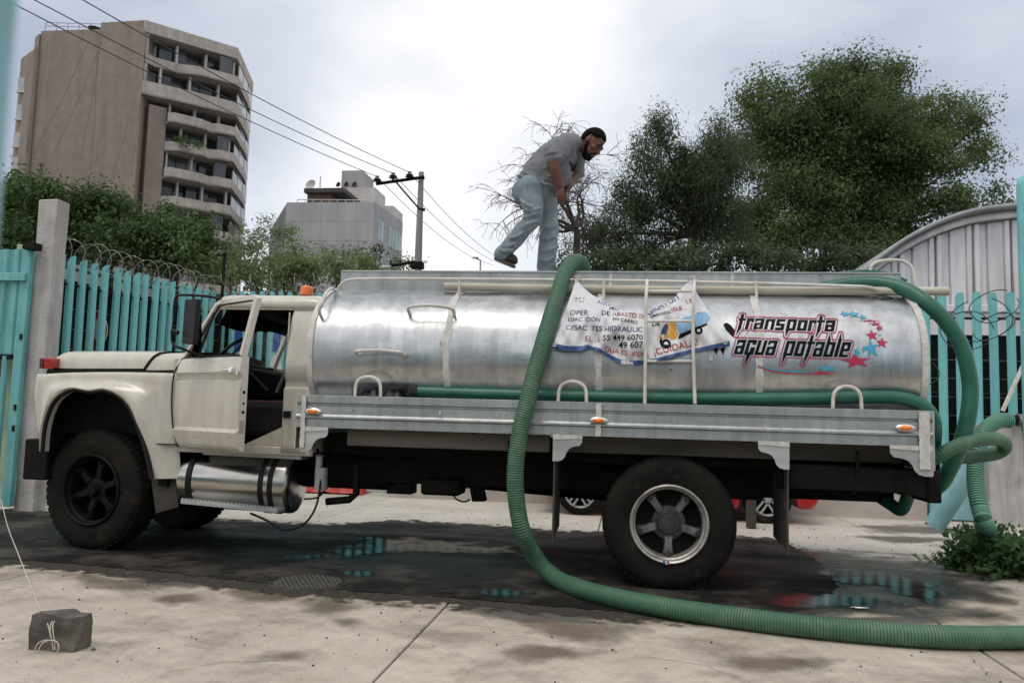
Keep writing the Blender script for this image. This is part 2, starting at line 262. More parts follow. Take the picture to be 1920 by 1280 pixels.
# ------------------------------------------------------------------ mesh builder
class MB:
    def __init__(s): s.v = []; s.f = []; s.mi = []; s.cur = 0
    def add(s, vs, fs):
        k = len(s.v); s.v += [tuple(p) for p in vs]
        for f in fs: s.f.append(tuple(i+k for i in f)); s.mi.append(s.cur)
        return s
    def box(s, x0, x1, y0, y1, z0, z1):
        return s.add([(x0,y0,z0),(x1,y0,z0),(x1,y1,z0),(x0,y1,z0),(x0,y0,z1),(x1,y0,z1),(x1,y1,z1),(x0,y1,z1)],
                     [(3,2,1,0),(4,5,6,7),(0,1,5,4),(1,2,6,5),(2,3,7,6),(3,0,4,7)])
    def obox(s, c, size, mat):
        h = Vector(size)/2; c = Vector(c); vs = []
        for dz in (-1, 1):
            for dx, dy in ((-1,-1),(1,-1),(1,1),(-1,1)): vs.append(c + mat @ Vector((dx*h.x, dy*h.y, dz*h.z)))
        return s.add(vs, [(3,2,1,0),(4,5,6,7),(0,1,5,4),(1,2,6,5),(2,3,7,6),(3,0,4,7)])
    def prism(s, pts, plane, a, b):
        def mk(p, t):
            return {'xz': (p[0], t, p[1]), 'xy': (p[0], p[1], t), 'yz': (t, p[0], p[1])}[plane]
        n = len(pts); vs = [mk(p, a) for p in pts] + [mk(p, b) for p in pts]
        fs = [tuple(range(n)), tuple(range(2*n-1, n-1, -1))] + [((i+1) % n, i, i+n, (i+1) % n+n) for i in range(n)]
        return s.add(vs, fs)
    def extrude(s, pts, d):      # closed polygon of 3D points moved by d
        n = len(pts); d = Vector(d); vs = [Vector(p) for p in pts] + [Vector(p)+d for p in pts]
        return s.add(vs, [tuple(range(n)), tuple(range(2*n-1, n-1, -1))] + [((i+1) % n, i, i+n, (i+1) % n+n) for i in range(n)])
    def tube(s, pts, r, n=10, caps=True, closed=False, flat=1.0):
        pts = [Vector(p) for p in pts]; m = len(pts)
        rs = r if hasattr(r, '__len__') else [r]*m
        tg = []
        for i in range(m):
            a = pts[(i-1) % m] if closed or i > 0 else pts[i]; b = pts[(i+1) % m] if closed or i < m-1 else pts[i]
            tg.append((b-a).normalized() if (b-a).length > 1e-9 else Vector((0,0,1)))
        q = Vector((0,0,1)) if abs(tg[0].z) < .9 else Vector((1,0,0))
        nrm = (q - tg[0]*q.dot(tg[0])).normalized(); k = len(s.v); vs = []
        for i in range(m):
            nrm = (nrm - tg[i]*nrm.dot(tg[i])).normalized(); bn = tg[i].cross(nrm)
            for j in range(n):
                a = 2*math.pi*j/n; vs.append(pts[i] + nrm*(math.cos(a)*rs[i]) + bn*(math.sin(a)*rs[i]*flat))
        fs = []
        for i in range(m if closed else m-1):
            i2 = (i+1) % m
            for j in range(n): j2 = (j+1) % n; fs.append((i*n+j, i*n+j2, i2*n+j2, i2*n+j))
        if caps and not closed: fs += [tuple(range(n-1, -1, -1)), tuple((m-1)*n+j for j in range(n))]
        return s.add(vs, fs)
    def lathe(s, prof, c, axis=Vector((0,1,0)), n=32, caps=False):
        axis = Vector(axis).normalized(); c = Vector(c)
        q = Vector((0,0,1)) if abs(axis.z) < .9 else Vector((1,0,0)); u = (q-axis*q.dot(axis)).normalized(); v = axis.cross(u); vs = []; fs = []
        for (r, h) in prof:
            for j in range(n): a = 2*math.pi*j/n; vs.append(c + axis*h + u*(math.cos(a)*r) + v*(math.sin(a)*r))
        for i in range(len(prof)-1):
            for j in range(n): j2 = (j+1) % n; fs.append((i*n+j, (i+1)*n+j, (i+1)*n+j2, i*n+j2))
        if caps: fs += [tuple(range(n)), tuple((len(prof)-1)*n+j for j in range(n-1, -1, -1))]
        return s.add(vs, fs)
    def sphere(s, c, rad, nu=14, nv=9, rot=None):
        c = Vector(c); rad = Vector(rad) if hasattr(rad, '__len__') else Vector((rad,)*3); vs = []; fs = []
        for i in range(nv+1):
            th = math.pi*i/nv
            for j in range(nu):
                ph = 2*math.pi*j/nu; p = Vector((rad.x*math.sin(th)*math.cos(ph), rad.y*math.sin(th)*math.sin(ph), rad.z*math.cos(th)))
                vs.append(c + (rot @ p if rot else p))
        for i in range(nv):
            for j in range(nu): j2 = (j+1) % nu; fs.append((i*nu+j, (i+1)*nu+j, (i+1)*nu+j2, i*nu+j2))
        return s.add(vs, fs)
    def grid(s, fn, nu, nv, closeu=False, flip=False):
        vs = [fn(i/nu, j/nv) for j in range(nv+1) for i in range(nu+(0 if closeu else 1))]; w = nu if closeu else nu+1; fs = []
        for j in range(nv):
            for i in range(nu):
                i2 = (i+1) % w; f = (j*w+i, j*w+i2, (j+1)*w+i2, (j+1)*w+i); fs.append(f[::-1] if flip else f)
        return s.add(vs, fs)
    def mesh(s, name, mats, smooth=None, weld=0):
        me = bpy.data.meshes.new(name); me.from_pydata(s.v, [], s.f)
        for m in (mats if isinstance(mats, (list, tuple)) else [mats]): me.materials.append(m)
        if any(s.mi): me.polygons.foreach_set('material_index', s.mi)
        if weld:
            bm = bmesh.new(); bm.from_mesh(me); bmesh.ops.remove_doubles(bm, verts=bm.verts, dist=weld); bmesh.ops.recalc_face_normals(bm, faces=bm.faces); bm.to_mesh(me); bm.free()
        if smooth is not None:
            me.polygons.foreach_set('use_smooth', [True]*len(me.polygons)); me.set_sharp_from_angle(angle=R(smooth))
        me.update(); return me
    def build(s, name, mats, parent=None, smooth=None, bevel=0, seg=2, solid=0, weld=0, off=0, subd=0):
        o = bpy.data.objects.new(name, s.mesh(name, mats, smooth, weld)); COL.objects.link(o); attach(o, parent)
        if solid:
            q = o.modifiers.new('s', 'SOLIDIFY'); q.thickness = solid; q.offset = off
        if bevel:
            q = o.modifiers.new('b', 'BEVEL'); q.width = bevel; q.segments = seg; q.limit_method = 'ANGLE'; q.angle_limit = R(35); q.harden_normals = False
            if smooth is None: o.data.polygons.foreach_set('use_smooth', [True]*len(o.data.polygons)); o.data.set_sharp_from_angle(angle=R(50))
        if subd:
            q = o.modifiers.new('d', 'SUBSURF'); q.levels = subd; q.render_levels = subd
        return o
def attach(o, parent):
    if parent is None: return
    o.parent = parent
    if parent.type == 'EMPTY': o.matrix_parent_inverse = Matrix.Translation(parent.location).inverted()
def tag(o, label=None, cat=None, group=None, kind=None):
    if label: o['label'] = label
    if cat: o['category'] = cat
    if group: o['group'] = group
    if kind: o['kind'] = kind
    return o
def thing(name, loc, label, cat, group=None):
    o = bpy.data.objects.new(name, None); COL.objects.link(o); o.location = loc; o.empty_display_size = .2
    return tag(o, label, cat, group)
def inst(src, name, parent, M4=None, loc=None):     # a copy sharing mesh data
    o = src.copy(); o.name = name; COL.objects.link(o); o.parent = None; attach(o, parent)
    if M4 is not None: o.matrix_basis = M4
    if loc is not None: o.location = loc
    return o
def catmull(pts, k=8, closed=False):
    pts = [Vector(p) for p in pts]; n = len(pts); out = []
    for i in range(n if closed else n-1):
        if closed: p0, p1, p2, p3 = pts[(i-1) % n], pts[i], pts[(i+1) % n], pts[(i+2) % n]
        else: p0, p1, p2, p3 = pts[max(i-1, 0)], pts[i], pts[i+1], pts[min(i+2, n-1)]
        for j in range(k):
            t = j/k; out.append(.5*((2*p1)+(p2-p0)*t+(2*p0-5*p1+4*p2-p3)*t*t+(3*p1-p0-3*p2+p3)*t**3))
    if not closed: out.append(pts[-1])
    return out
def resample(pts, step):
    A = np.array([list(p) for p in pts]); L_ = np.concatenate([[0], np.cumsum(np.linalg.norm(np.diff(A, axis=0), axis=1))])
    t = np.arange(0, L_[-1], step); return [Vector(q) for q in np.stack([np.interp(t, L_, A[:, k]) for k in range(3)], 1)]
# ================================================================== GROUND
mb = MB(); mb.add([(-300, -150, -.06), (300, -150, -.06), (300, 400, -.06), (-300, 400, -.06)], [(0, 1, 2, 3)])
ground = tag(mb.build('ground', GROUND), kind='structure')
yard = MB().add([(-14, -8, -.02), (14, -8, -.02), (14, 14.5, -.02), (-14, 14.5, -.02)], [(0, 1, 2, 3)]).build('pavement', JOINT)
tag(yard, kind='structure')
xj = G(850, 1120).x; slabw = 3.3; nsl = 0
xs = [xj + (k-4)*slabw for k in range(9)]
ys = [-6.5, -3.2, 1.2, 5.0-.9, 6.75]
def slab(x0, x1, y0, y1, mat):
    g = .006; j = lambda: random.uniform(-.004, .004)
    m = MB().box(x0+g, x1-g, y0+g, y1-g, -.10, random.uniform(-.002, .002))
    m.build('concrete_slab', mat, yard, bevel=.006, seg=1)
for i in range(8):
    for (a, b) in zip((-6.5, -2.6, 1.4), (-2.6, 1.4, 7.4)): slab(xs[i], xs[i+1], a, b, CONC)
yb = G(700, 945).y
for i in range(8):
    for (a, b) in ((7.4, 10.4), (10.4, 14.4)): slab(xs[i]+.9, xs[i+1]+.9, a, b, CONCF)
# asphalt lane the truck stands on, with a broken edge
def jag(pts, step, amp):
    q = resample([Vector((p.x, p.y, 0)) for p in pts], step)
    return [Vector((p.x+random.uniform(-amp, amp), p.y+random.uniform(-amp, amp), 0)) for p in q]
near = [G(*p) for p in [(-330, 1030), (0, 1048), (120, 1056), (270, 1070), (400, 1084), (500, 1096), (640, 1108), (760, 1116), (850, 1122), (1000, 1135), (1150, 1147), (1300, 1152), (1420, 1152), (1490, 1146), (1530, 1134), (1556, 1118), (1572, 1102)]]
far = [G(*p) for p in [(1566, 1086), (1548, 1066), (1516, 1044), (1490, 1028), (1460, 1016), (1300, 1008), (1034, 1002), (960, 994), (734, 981), (600, 990), (450, 984), (330, 975), (100, 965), (-330, 945)]]
pl = jag(near+[far[0]], .05, .022) + jag(far, .07, .03)
mb = MB(); n = len(pl)
mb.add([(p.x, p.y, .012) for p in pl] + [(p.x, p.y, -.05) for p in pl], [tuple(range(n))] + [(i, i+n, (i+1) % n+n, (i+1) % n) for i in range(n)])
tag(mb.build('road', ASPH), kind='structure')
def puddle(px, z, mat, name='puddle'):
    pts = catmull([G(x, y, z) for x, y in px], 6, True); n = len(pts); c = sum(pts, Vector())/n; m = MB(); K = 7; at_ = []
    for k in range(K+1):
        for p in pts: q_ = c.lerp(p, 1.25*(k+.02)/K); m.v.append((q_.x, q_.y, z)); at_.append(1-k/K)
    for k in range(K):
        for i in range(n): m.f.append((k*n+i, k*n+(i+1) % n, (k+1)*n+(i+1) % n, (k+1)*n+i)); m.mi.append(0)
    m.f.append(tuple(range(n))); m.mi.append(0)
    o = m.build(name, mat); a_ = o.data.attributes.new('inner', 'FLOAT', 'POINT'); a_.data.foreach_set('value', at_); tag(o, kind='structure')
puddle([(560, 1046), (630, 1024), (690, 1009), (760, 1006), (850, 1012), (960, 1020), (1010, 1033), (930, 1040), (800, 1034), (700, 1036), (640, 1046)], .016, WATER)
puddle([(870, 1108), (930, 1102), (1000, 1106), (1010, 1114), (950, 1119), (890, 1117)], .016, WATER)
puddle([(1400, 1118), (1480, 1112), (1560, 1112), (1640, 1116), (1690, 1128), (1640, 1140), (1540, 1142), (1440, 1134)], .016, WATER)
puddle([(1540, 1054), (1620, 1054), (1700, 1072), (1760, 1096), (1800, 1120), (1750, 1134), (1700, 1118), (1620, 1100), (1560, 1082)], .016, WATER)
puddle([(640, 1072), (680, 1068), (715, 1074), (690, 1080), (655, 1079)], .016, WATER)
puddle([(1570, 985), (1680, 982), (1760, 985), (1830, 992), (1840, 1002), (1740, 1000), (1650, 998)], .004, WETC, 'wet_patch')
puddle([(1600, 1003), (1720, 1005), (1800, 1012), (1700, 1018), (1640, 1012)], .004, WETC, 'wet_patch')
puddle([(270, 1074), (330, 1080), (390, 1086), (370, 1098), (300, 1096), (230, 1086)], .004, WETC, 'wet_patch')
puddle([(850, 1128), (1000, 1142), (1150, 1156), (1120, 1170), (980, 1165), (870, 1148)], .004, WETC, 'wet_patch')
puddle([(1180, 1158), (1400, 1158), (1650, 1156), (1850, 1150), (1840, 1166), (1600, 1170), (1350, 1172)], .004, WETC, 'wet_patch')
for q_ in ([(420, 1092), (500, 1098), (560, 1112), (520, 1128), (440, 1118)], [(560, 1120), (660, 1122), (700, 1136), (620, 1150), (560, 1140)], [(260, 1118), (340, 1112), (380, 1122), (320, 1136)],
           [(1000, 1150), (1120, 1160), (1200, 1176), (1180, 1205), (1090, 1212), (1010, 1190)], [(470, 1225), (560, 1218), (580, 1232), (520, 1246)], [(940, 1215), (1060, 1205), (1120, 1225), (1000, 1245)], [(600, 1160), (660, 1155), (700, 1165), (640, 1178)],
           [(140, 1075), (260, 1085), (330, 1096), (250, 1106), (150, 1096)], [(1330, 1240), (1480, 1225), (1560, 1240), (1430, 1262)], [(1640, 1180), (1780, 1172), (1860, 1185), (1740, 1195)]): puddle(q_, .0035, STAIN, 'stain')
def band(pts, w, z, sgn):
    q_ = resample([Vector((p.x, p.y, z)) for p in pts], .12); m = MB(); at_ = []; n_ = len(q_)
    for k in range(6):
        for p in q_: m.v.append((p.x, p.y+sgn*(w*(k/5)-.05), z)); at_.append(1-k/5)
    for k in range(5):
        for i in range(n_-1): m.f.append((k*n_+i, k*n_+i+1, (k+1)*n_+i+1, (k+1)*n_+i)); m.mi.append(0)
    o = m.build('grime_band', GRIME); a_ = o.data.attributes.new('inner', 'FLOAT', 'POINT'); a_.data.foreach_set('value', at_); tag(o, kind='structure')
band(near, .40, .0045, -1); band(far, .5, .0045, 1)
for q_ in ([(1480, 1030), (1600, 1040), (1740, 1050), (1830, 1075), (1860, 1110), (1820, 1140), (1700, 1152), (1560, 1156), (1480, 1150), (1500, 1090)], [(1540, 1050), (1660, 1062), (1760, 1085), (1780, 1120), (1700, 1140), (1600, 1140), (1560, 1100)]): puddle(q_, .0055 if q_[0][0] == 1480 else .0075, WETD, 'wet_patch')
# grit along the broken asphalt edge and over the slabs
mb = MB()
def pebble(x, y, z, s):
    q = Matrix.Rotation(random.uniform(0, 6), 3, 'Z'); vs = []
    for dx, dy, dz in ((-1,-1,0),(1,-1,0),(1,1,0),(-1,1,0),(-.6,-.5,1),(.5,-.6,1),(.6,.5,1),(-.4,.6,1)):
        vs.append(Vector((x, y, z)) + q @ Vector((dx*random.uniform(.6, 1.1)*s, dy*random.uniform(.6, 1.1)*s, dz*s*random.uniform(.6, 1.2))))
    mb.add(vs, [(4,5,6,7),(0,1,5,4),(1,2,6,5),(2,3,7,6),(3,0,4,7)])
for i in range(1900):
    k = random.random()
    if k < .6: p = random.choice(pl); pebble(p.x+random.gauss(0, .06), p.y+random.gauss(0, .06), .0, random.uniform(.003, .011))
    elif k < .8: pebble(random.uniform(-5, 5), random.uniform(3.6, 6.6), 0, .0018+.007*random.random()**4)
    else: pebble(random.uniform(-4, 4), random.uniform(7.4, 11), 0, random.uniform(.003, .010))
tag(mb.build('gravel', DIRTG), 'dark grit scattered along the broken asphalt edge', 'gravel', kind='stuff')
def crack(px, w_):
    q_ = resample([G(x, y, .002) for x, y in px], .05); m = MB(); n_ = len(q_)
    for i, p in enumerate(q_):
        o_ = Vector((random.uniform(-.012, .012), random.uniform(-.014, .014), 0)); ww = w_*random.uniform(.4, 1.3)*(1 if 0 < i < n_-1 else .1); m.v += [(p.x+o_.x, p.y+o_.y-ww, .0030), (p.x+o_.x, p.y+o_.y+ww, .0030)]
    for i in range(n_-1): m.f.append((2*i, 2*i+2, 2*i+3, 2*i+1)); m.mi.append(0)
    tag(m.build('crack', JOINT), kind='structure')
crack([(0, 1108), (90, 1090), (190, 1076), (280, 1072)], .006); crack([(1690, 1156), (1760, 1190), (1830, 1240), (1870, 1280)], .007); crack([(1470, 1010), (1510, 1030), (1545, 1042)], .006); crack([(1480, 1040), (1600, 1044), (1760, 1047), (1900, 1050)], .008); crack([(300, 1262), (420, 1240), (560, 1236)], .002); crack([(1200, 1230), (1320, 1246), (1400, 1275)], .002)
# manhole cover
c = G(578, 1096); rad = (G(650, 1096)-G(505, 1096)).length/2
mh = thing('manhole_cover', (c.x, c.y, 0), 'round dotted cast iron manhole cover at the asphalt edge', 'manhole cover')
MB().lathe([(0, .022), (rad*.93, .022), (rad*.95, .018), (rad*.96, .006)], (c.x, c.y, 0), (0, 0, 1), 40).build('cover_plate', IRON, mh, 40)
MB().lathe([(rad*.965, .005), (rad*.97, .022), (rad*1.03, .022), (rad*1.05, .0)], (c.x, c.y, 0), (0, 0, 1), 40).build('frame_ring', IRON, mh, 40)
mb = MB()
for i in range(-8, 9):
    for j in range(-8, 9):
        x, y = i*.038+(.019 if j % 2 else 0), j*.034
        if x*x+y*y < (rad*.86)**2: mb.lathe([(.013, .021), (.011, .030), (0, .031)], (c.x+x, c.y+y, 0), (0, 0, 1), 8)
tag(mb.build('stud', STUD, mh, 40), kind='stuff')

# ================================================================== FENCES
FTOP = 3.30
def slat_mesh(w, h, depth, topk):
    # curved sheet slat, rounded shoulder on top, origin at the foot
    mb = MB(); nu, nv = 6, 10
    def fn(u, v, o):
        a = (u-.5)*2; x = a*w/2; y = -depth*math.cos(a*math.pi/2) + o
        if topk == 'skew': ht = h - w*.95*(1-math.sqrt(max(0, 1-(1-u)**2)))
        else: ht = h - (w*.5)*(1-math.sqrt(max(0, 1-min(1, abs(a)*1.0)**2.2)))
        return Vector((x, y, ht*v))
    mb.grid(lambda u, v: fn(u, v, 0), nu, nv); mb.grid(lambda u, v: fn(u, v, .006), nu, nv, flip=True)
    top = [fn(i/nu, 1, 0) for i in range(nu+1)]+[fn(i/nu, 1, .006) for i in range(nu, -1, -1)]
    mb.add(top, [(i, i+1, 2*nu-i, 2*nu+1-i) for i in range(nu)])
    for u in (0, 1): mb.add([fn(u, 0, 0), fn(u, 0, .006), fn(u, 1, .006), fn(u, 1, 0)], [(0, 1, 2, 3)])
    return mb
def fence(a, b, spacing, w, label, top, topk='round', face=1, lowrail=True, mat=TEAL, start=0, turn=None):
    a, b = Vector(a), Vector(b); d = (b-a); Ln = d.length; d.normalize(); ang = math.atan2(d.y, d.x)
    root = thing('slat_fence', a, label, 'fence')
    n = int(Ln/spacing); src = None
    for i in range(start, n+1):
        p = a + d*(i*spacing); M4 = Matrix.Translation(p) @ Matrix.Rotation((ang if turn is None else turn)+random.uniform(-.02, .02), 4, 'Z') @ Matrix.Rotation(random.uniform(-.006, .006), 4, 'Y')
        if src is None:
            src = slat_mesh(w, top-.06, .028, topk).build('slat', mat, root, 40); src.matrix_basis = M4 @ Matrix.Translation((0, 0, .06))
        else: inst(src, 'slat', root, M4 @ Matrix.Translation((0, 0, .06+random.uniform(-.012, .012))))
    nrm = Vector((-d.y, d.x, 0))
    for z in (.35, top*.55, top-.38):
        m = MB(); q = nrm*.035
        m.tube([a+q+Vector((0, 0, z)), b+q+Vector((0, 0, z))], .02, 4); m.build('rail', mat if z < 1 else DARK, root)
    return root
FA0, FA1 = Vector((-7.62, 9.55, 0)), Vector((-7.03, 13.2, 0))
fA = fence(FA0, FA1, .20, .104, 'teal curved slat fence running back from the concrete pillar under razor wire', FTOP, 'skew', turn=R(28))
fB = fence((-6.9, 13.2, 0), (4.2, 12.95, 0), .175, .105, 'long teal slat fence behind the truck cab and tank', FTOP)
fC = fence((4.35, 12.72, 0), (6.6, 12.7, 0), .235, .125, 'teal slat fence with rounded tops in front of the corrugated hall', FTOP)
# low teal panel at the foot of the right fence
mb = MB().box(4.3, 6.2, 12.50, 12.56, .02, .62); mb.build('kick_panel', TEALP, fC, bevel=.01)
# near-black backing behind slats (solid sheet added to blacken the gaps, wires in front)
def backing(a, b, z0, z1, label):
    a, b = Vector(a), Vector(b); d = (b-a).normalized(); nr = Vector((-d.y, d.x, 0))*.012; root = thing('dark_backing', a, label, 'mesh')
    MB().extrude([a+Vector((0,0,z0)), b+Vector((0,0,z0)), b+Vector((0,0,z1)), a+Vector((0,0,z1))], nr).build('dark_sheet', NET, root)
    m = MB(); n = max(2, int((z1-z0)/.28))
    for k in range(n): z = z0+.1+k*.28; m.tube([a-nr*2+Vector((0,0,z)), b-nr*2+Vector((0,0,z))], .004, 4)
    tag(m.build('wire', RAZOR, root), kind='stuff')
backing((-7.85, 9.7, 0), (-7.28, 13.35, 0), 0, 3.02, 'dark sheet with mesh wires added to blacken the left slat gaps')
backing((-7.2, 13.4, 0), (2.6, 13.2, 0), .12, 3.0, 'dark sheet with mesh wires added to blacken the long fence gaps')
backing((4.2, 13.25, 0), (9, 13.2, 0), 0, 2.62, 'dark sheet with mesh wires added to blacken the right hand slat gaps')
lw = thing('low_wall', (.3, 12.6, 0), 'low pale plastered wall at the foot of the fence behind the truck', 'wall')
MB().box(-3.6, 4.25, 12.45, 12.62, -.03, .78).build('wall_block', M('pale plaster', (.50, .46, .42), .9, col2=(.40, .36, .32), ns=2, bump=.3, bs=20), lw, bevel=.01)
MB().box(-3.65, 4.3, 12.42, 12.65, .78, .83).build('coping', CONCF, lw, bevel=.01)
# kerb under the back fence
for k in range(2): m = MB().box(-6.8+k*1.25+.004, -6.8+(k+1)*1.25-.004, 12.75, 13.0, -.05, .15); tag(m.build('kerb', CONCF, None, bevel=.012), kind='structure')
# razor wire coils
def coil(a, b, r, pitch, label, sag=.0, loose=.25):
    a, b = Vector(a), Vector(b); d = (b-a); Ln = d.length; d.normalize(); up = Vector((0, 0, 1)); sd = d.cross(up); turns = Ln/pitch; pts = []
    n = int(turns*22)
    ph = [random.uniform(-1, 1) for _ in range(int(turns)+3)]
    for i in range(n+1):
        t = i/22; k = int(t); f = t-k; rr = r*(1+.12*(ph[k]*(1-f)+ph[k+1]*f)); an = 2*math.pi*t
        off = loose*pitch*(ph[k+1]*(1-f)+ph[k+2]*f)
        pts.append(a + d*(t*pitch+off) + up*(math.cos(an)*rr+r*.9) + sd*(math.sin(an)*rr))
    root = thing('razor_wire_coil', a, label, 'razor wire')
    MB().tube(pts, .0055, 5).build('coil', RAZOR, root, 60)
    mb = MB()
    for i in range(0, n, 5):
        p = pts[i]; q = Euler((random.uniform(0, 6), random.uniform(0, 6), 0)).to_matrix(); mb.obox(p, (.035, .006, .012), q)
    tag(mb.build('barb', RAZOR, root), kind='stuff')
    m = MB()
    for z in (.05, r*1.1): m.tube([a+up*z, b+up*z], .004, 4)
    m.build('line_wire', WIRE, root)
coil((-7.66, 9.75, FTOP-.1), (-7.1, 13.2, FTOP-.1), .19, .23, 'looped razor wire coil above the left slat fence')
coil((-6.9, 13.2, FTOP-.05), (2.4, 12.95, FTOP-.05), .19, .42, 'stretched razor wire coil above the fence behind the truck')
# two dark cable bundles along the left fence top
m = MB()
for dz, r in ((0, .022), (.09, .012)): m.tube([Vector((-7.72, 9.6, 3.17+dz)), Vector((-7.4, 11.5, 3.13+dz)), Vector((-7.12, 13.3, 3.17+dz)), Vector((-4, 13.45, 3.14+dz)), Vector((0, 13.4, 3.18+dz))], r, 6)
tag(m.build('cable_bundle', WIRE), 'black cable bundle strung along the top of the fence', 'cable')
# thin dark fence post with arm at the corner
pp = thing('wire_post', (-6.86, 13.1, 0), 'thin dark iron post at the fence corner holding the wire', 'post')
MB().box(-6.88, -6.84, 13.04, 13.08, 0, 3.95).build('shaft', DARK, pp); MB().obox((-6.86, 12.98, 3.9), (.03, .3, .03), Matrix.Rotation(.3, 3, 'X')).build('arm', DARK, pp)
# faded green yellow post beside pillar
m = MB().box(-7.80, -7.69, 9.42, 9.50, 0, 3.32); tag(m.build('fence_post', YGREEN, None, bevel=.01), 'faded yellow green fence post right beside the concrete pillar', 'post')
# concrete pillar
pc = P(92, 600, 9.25); ztop = P(92, 378, 9.25).z
x0, x1 = P(54, 600, 9.05).x, P(90, 600, 9.05).x
m = MB(); nz = 12
def pil(u, v):
    k = int(round(u*4)) % 4; c4 = [(x0, 9.05), (x1, 9.05), (x1, 9.28), (x0, 9.28)][k]
    return Vector((c4[0]+random.uniform(-.006, .006), c4[1]+random.uniform(-.006, .006), ztop*v + (random.uniform(-.03, .01) if v > .99 else 0)))
m.grid(pil, 4, nz, closeu=True); k = nz*4; m.f.append((k, k+1, k+2, k+3)); m.mi.append(0)
tag(m.build('concrete_pillar', WALLC, None, bevel=.015), 'square off-white concrete pillar at the left gate with chipped top', 'pillar')
# left gate : corrugated leaf, stile and pipe
gt = thing('sheet_gate', (P(30, 960, 9.0).x, 9.0, 0), 'teal corrugated sheet gate leaf hung on the left pillar', 'gate')
gx1 = P(60, 480, 9.0).x; zt, zb = P(40, 468, 9.0).z, P(30, 668, 9.0).z
for k in range(12):
    a = gx1-.12-k*.16
    MB().prism([(a-.16, 9.0), (a-.11, 9.0), (a-.09, 8.965), (a-.03, 8.965), (a, 9.0), (a, 9.012), (a-.16, 9.012)], 'xy', zb, zt).build('sheet_panel', TEALR, gt)
MB().box(gx1-.10, gx1+.02, 8.95, 9.02, .06, zt+.02).build('stile', TEALR, gt, bevel=.008)
MB().box(gx1-1.9, gx1-.0, 8.90, 8.948, zt-.40, zt-.30).build('cross_rail', TEALR, gt, bevel=.006)
MB().box(gx1-1.9, gx1-.12, 8.93, 9.03, zb-.04, zb+.02).build('bottom_rail', DARK, gt)
MB().tube([(gx1-.20, 8.95, .12), (gx1-.20, 8.95, zb)], .035, 12).build('drain_pipe', TEALR, gt, 40)
for z in (.95, 1.2, 2.05): MB().box(gx1-.03, gx1+.0, 8.938, 8.949, z, z+.07).build('bracket', DARK, gt)
MB().box(gx1-.02, gx1+.13, 8.85, 9.0, zt-.02, zt+.06).build('top_hinge', DARK, gt)
# dark box added beyond the gate to blacken the gap under its leaf
sh = thing('dark_backdrop', (-9.6, 11, 0), 'dark box added to fill the gap under the raised gate leaf with shade', 'dark box')
MB().box(-11.5, -8.05, 10.6, 12.5, 0, 2.6).build('wall', M('dark box wall', (.05, .048, .05), .9, col2=(.08, .075, .075), ns=2), sh)
MB().box(-11.6, -7.95, 10.5, 12.6, 2.6, 2.7).build('roof', DARK, sh)
MB().box(-10.0, -9.0, 10.56, 10.59, 0, 2.1).build('door', M('dark box door', (.07, .07, .075), .8), sh)
# near gate post at the left picture edge (out of focus)
e0 = PH(18, 200, .40)
m = MB().box(e0.x-.06, e0.x-.002, e0.y-.006, e0.y+.006, -.02, 2.9)
tag(m.build('gate_post', TEALP, None, bevel=.006), 'pale teal gate post right beside the camera at the left edge', 'gate post')
# tall teal post at the right edge
e1 = P(1908, 420, 9.4); zt2 = P(1915, 325, 9.4).z
m = MB()
m.grid(lambda u, v: Vector((e1.x+.10+.10*math.cos(2*math.pi*u)*(1 if v < .97 else max(0, 1-((v-.97)/.03)**2)**.5), 9.4+.07*math.sin(2*math.pi*u)*(1 if v < .97 else .6), zt2*v)), 16, 60, closeu=True)
tag(m.build('tall_post', TEAL, None, 40), 'tall rounded teal post at the right edge above the pedestal', 'post')
# no parking sign behind the left slats
sc = P(163, 620, 10.9); sg = thing('traffic_sign', (sc.x, 10.9, 0), 'round red and white no parking sign behind the left slats', 'sign')
MB().lathe([(0, -.012), (.33, -.012), (.33, .0), (0, 0)], (sc.x, 10.9, sc.z), (0, 1, 0), 36).build('sign_plate', WHIS, sg, 30)
MB().lathe([(.23, -.016), (.325, -.016), (.325, -.013), (.23, -.013), (.23, -.016)], (sc.x, 10.9, sc.z), (0, 1, 0), 36).build('ring', REDS, sg, 30)
m = MB()
for a in ((-.13, -.06, -.17, .17), (-.06, .12, .11, .17), (-.06, .09, -.03, .03), (-.06, .12, -.17, -.11)): m.box(sc.x+a[0], sc.x+a[1], 10.883, 10.887, sc.z+a[2], sc.z+a[3])
m.build('letter', INKB, sg)
MB().obox((sc.x, 10.884-.004, sc.z), (.52, .003, .05), Matrix.Rotation(R(45), 3, 'Y')).build('slash', REDS, sg)
MB().tube([(sc.x, 10.94, 0), (sc.x, 10.94, sc.z+.3)], .03, 8).build('pole', RAZOR, sg, 40)
for k, (px0, lab) in enumerate(((450, 'blue and white printed board on the fence seen through the cab window'), (522, 'second blue printed board on the fence seen through the door opening'))):
    a = P(px0, 612, 12.9); bd = thing('printed_board', (a.x, 12.9, a.z-1), lab, 'board')
    MB().box(a.x-.13, a.x+.13, 12.88, 12.9, a.z-1.2, a.z+.35).build('board', TEALP, bd)
    MB().box(a.x-.07, a.x+.06, 12.872, 12.878, a.z-.42, a.z+.33).build('print', M('strong blue print', (.015, .07, .28), .5), bd)
    MB().sphere((a.x, 12.874, a.z-.75), (.11, .006, .28), 12, 8).build('print', WHIS, bd, 60)

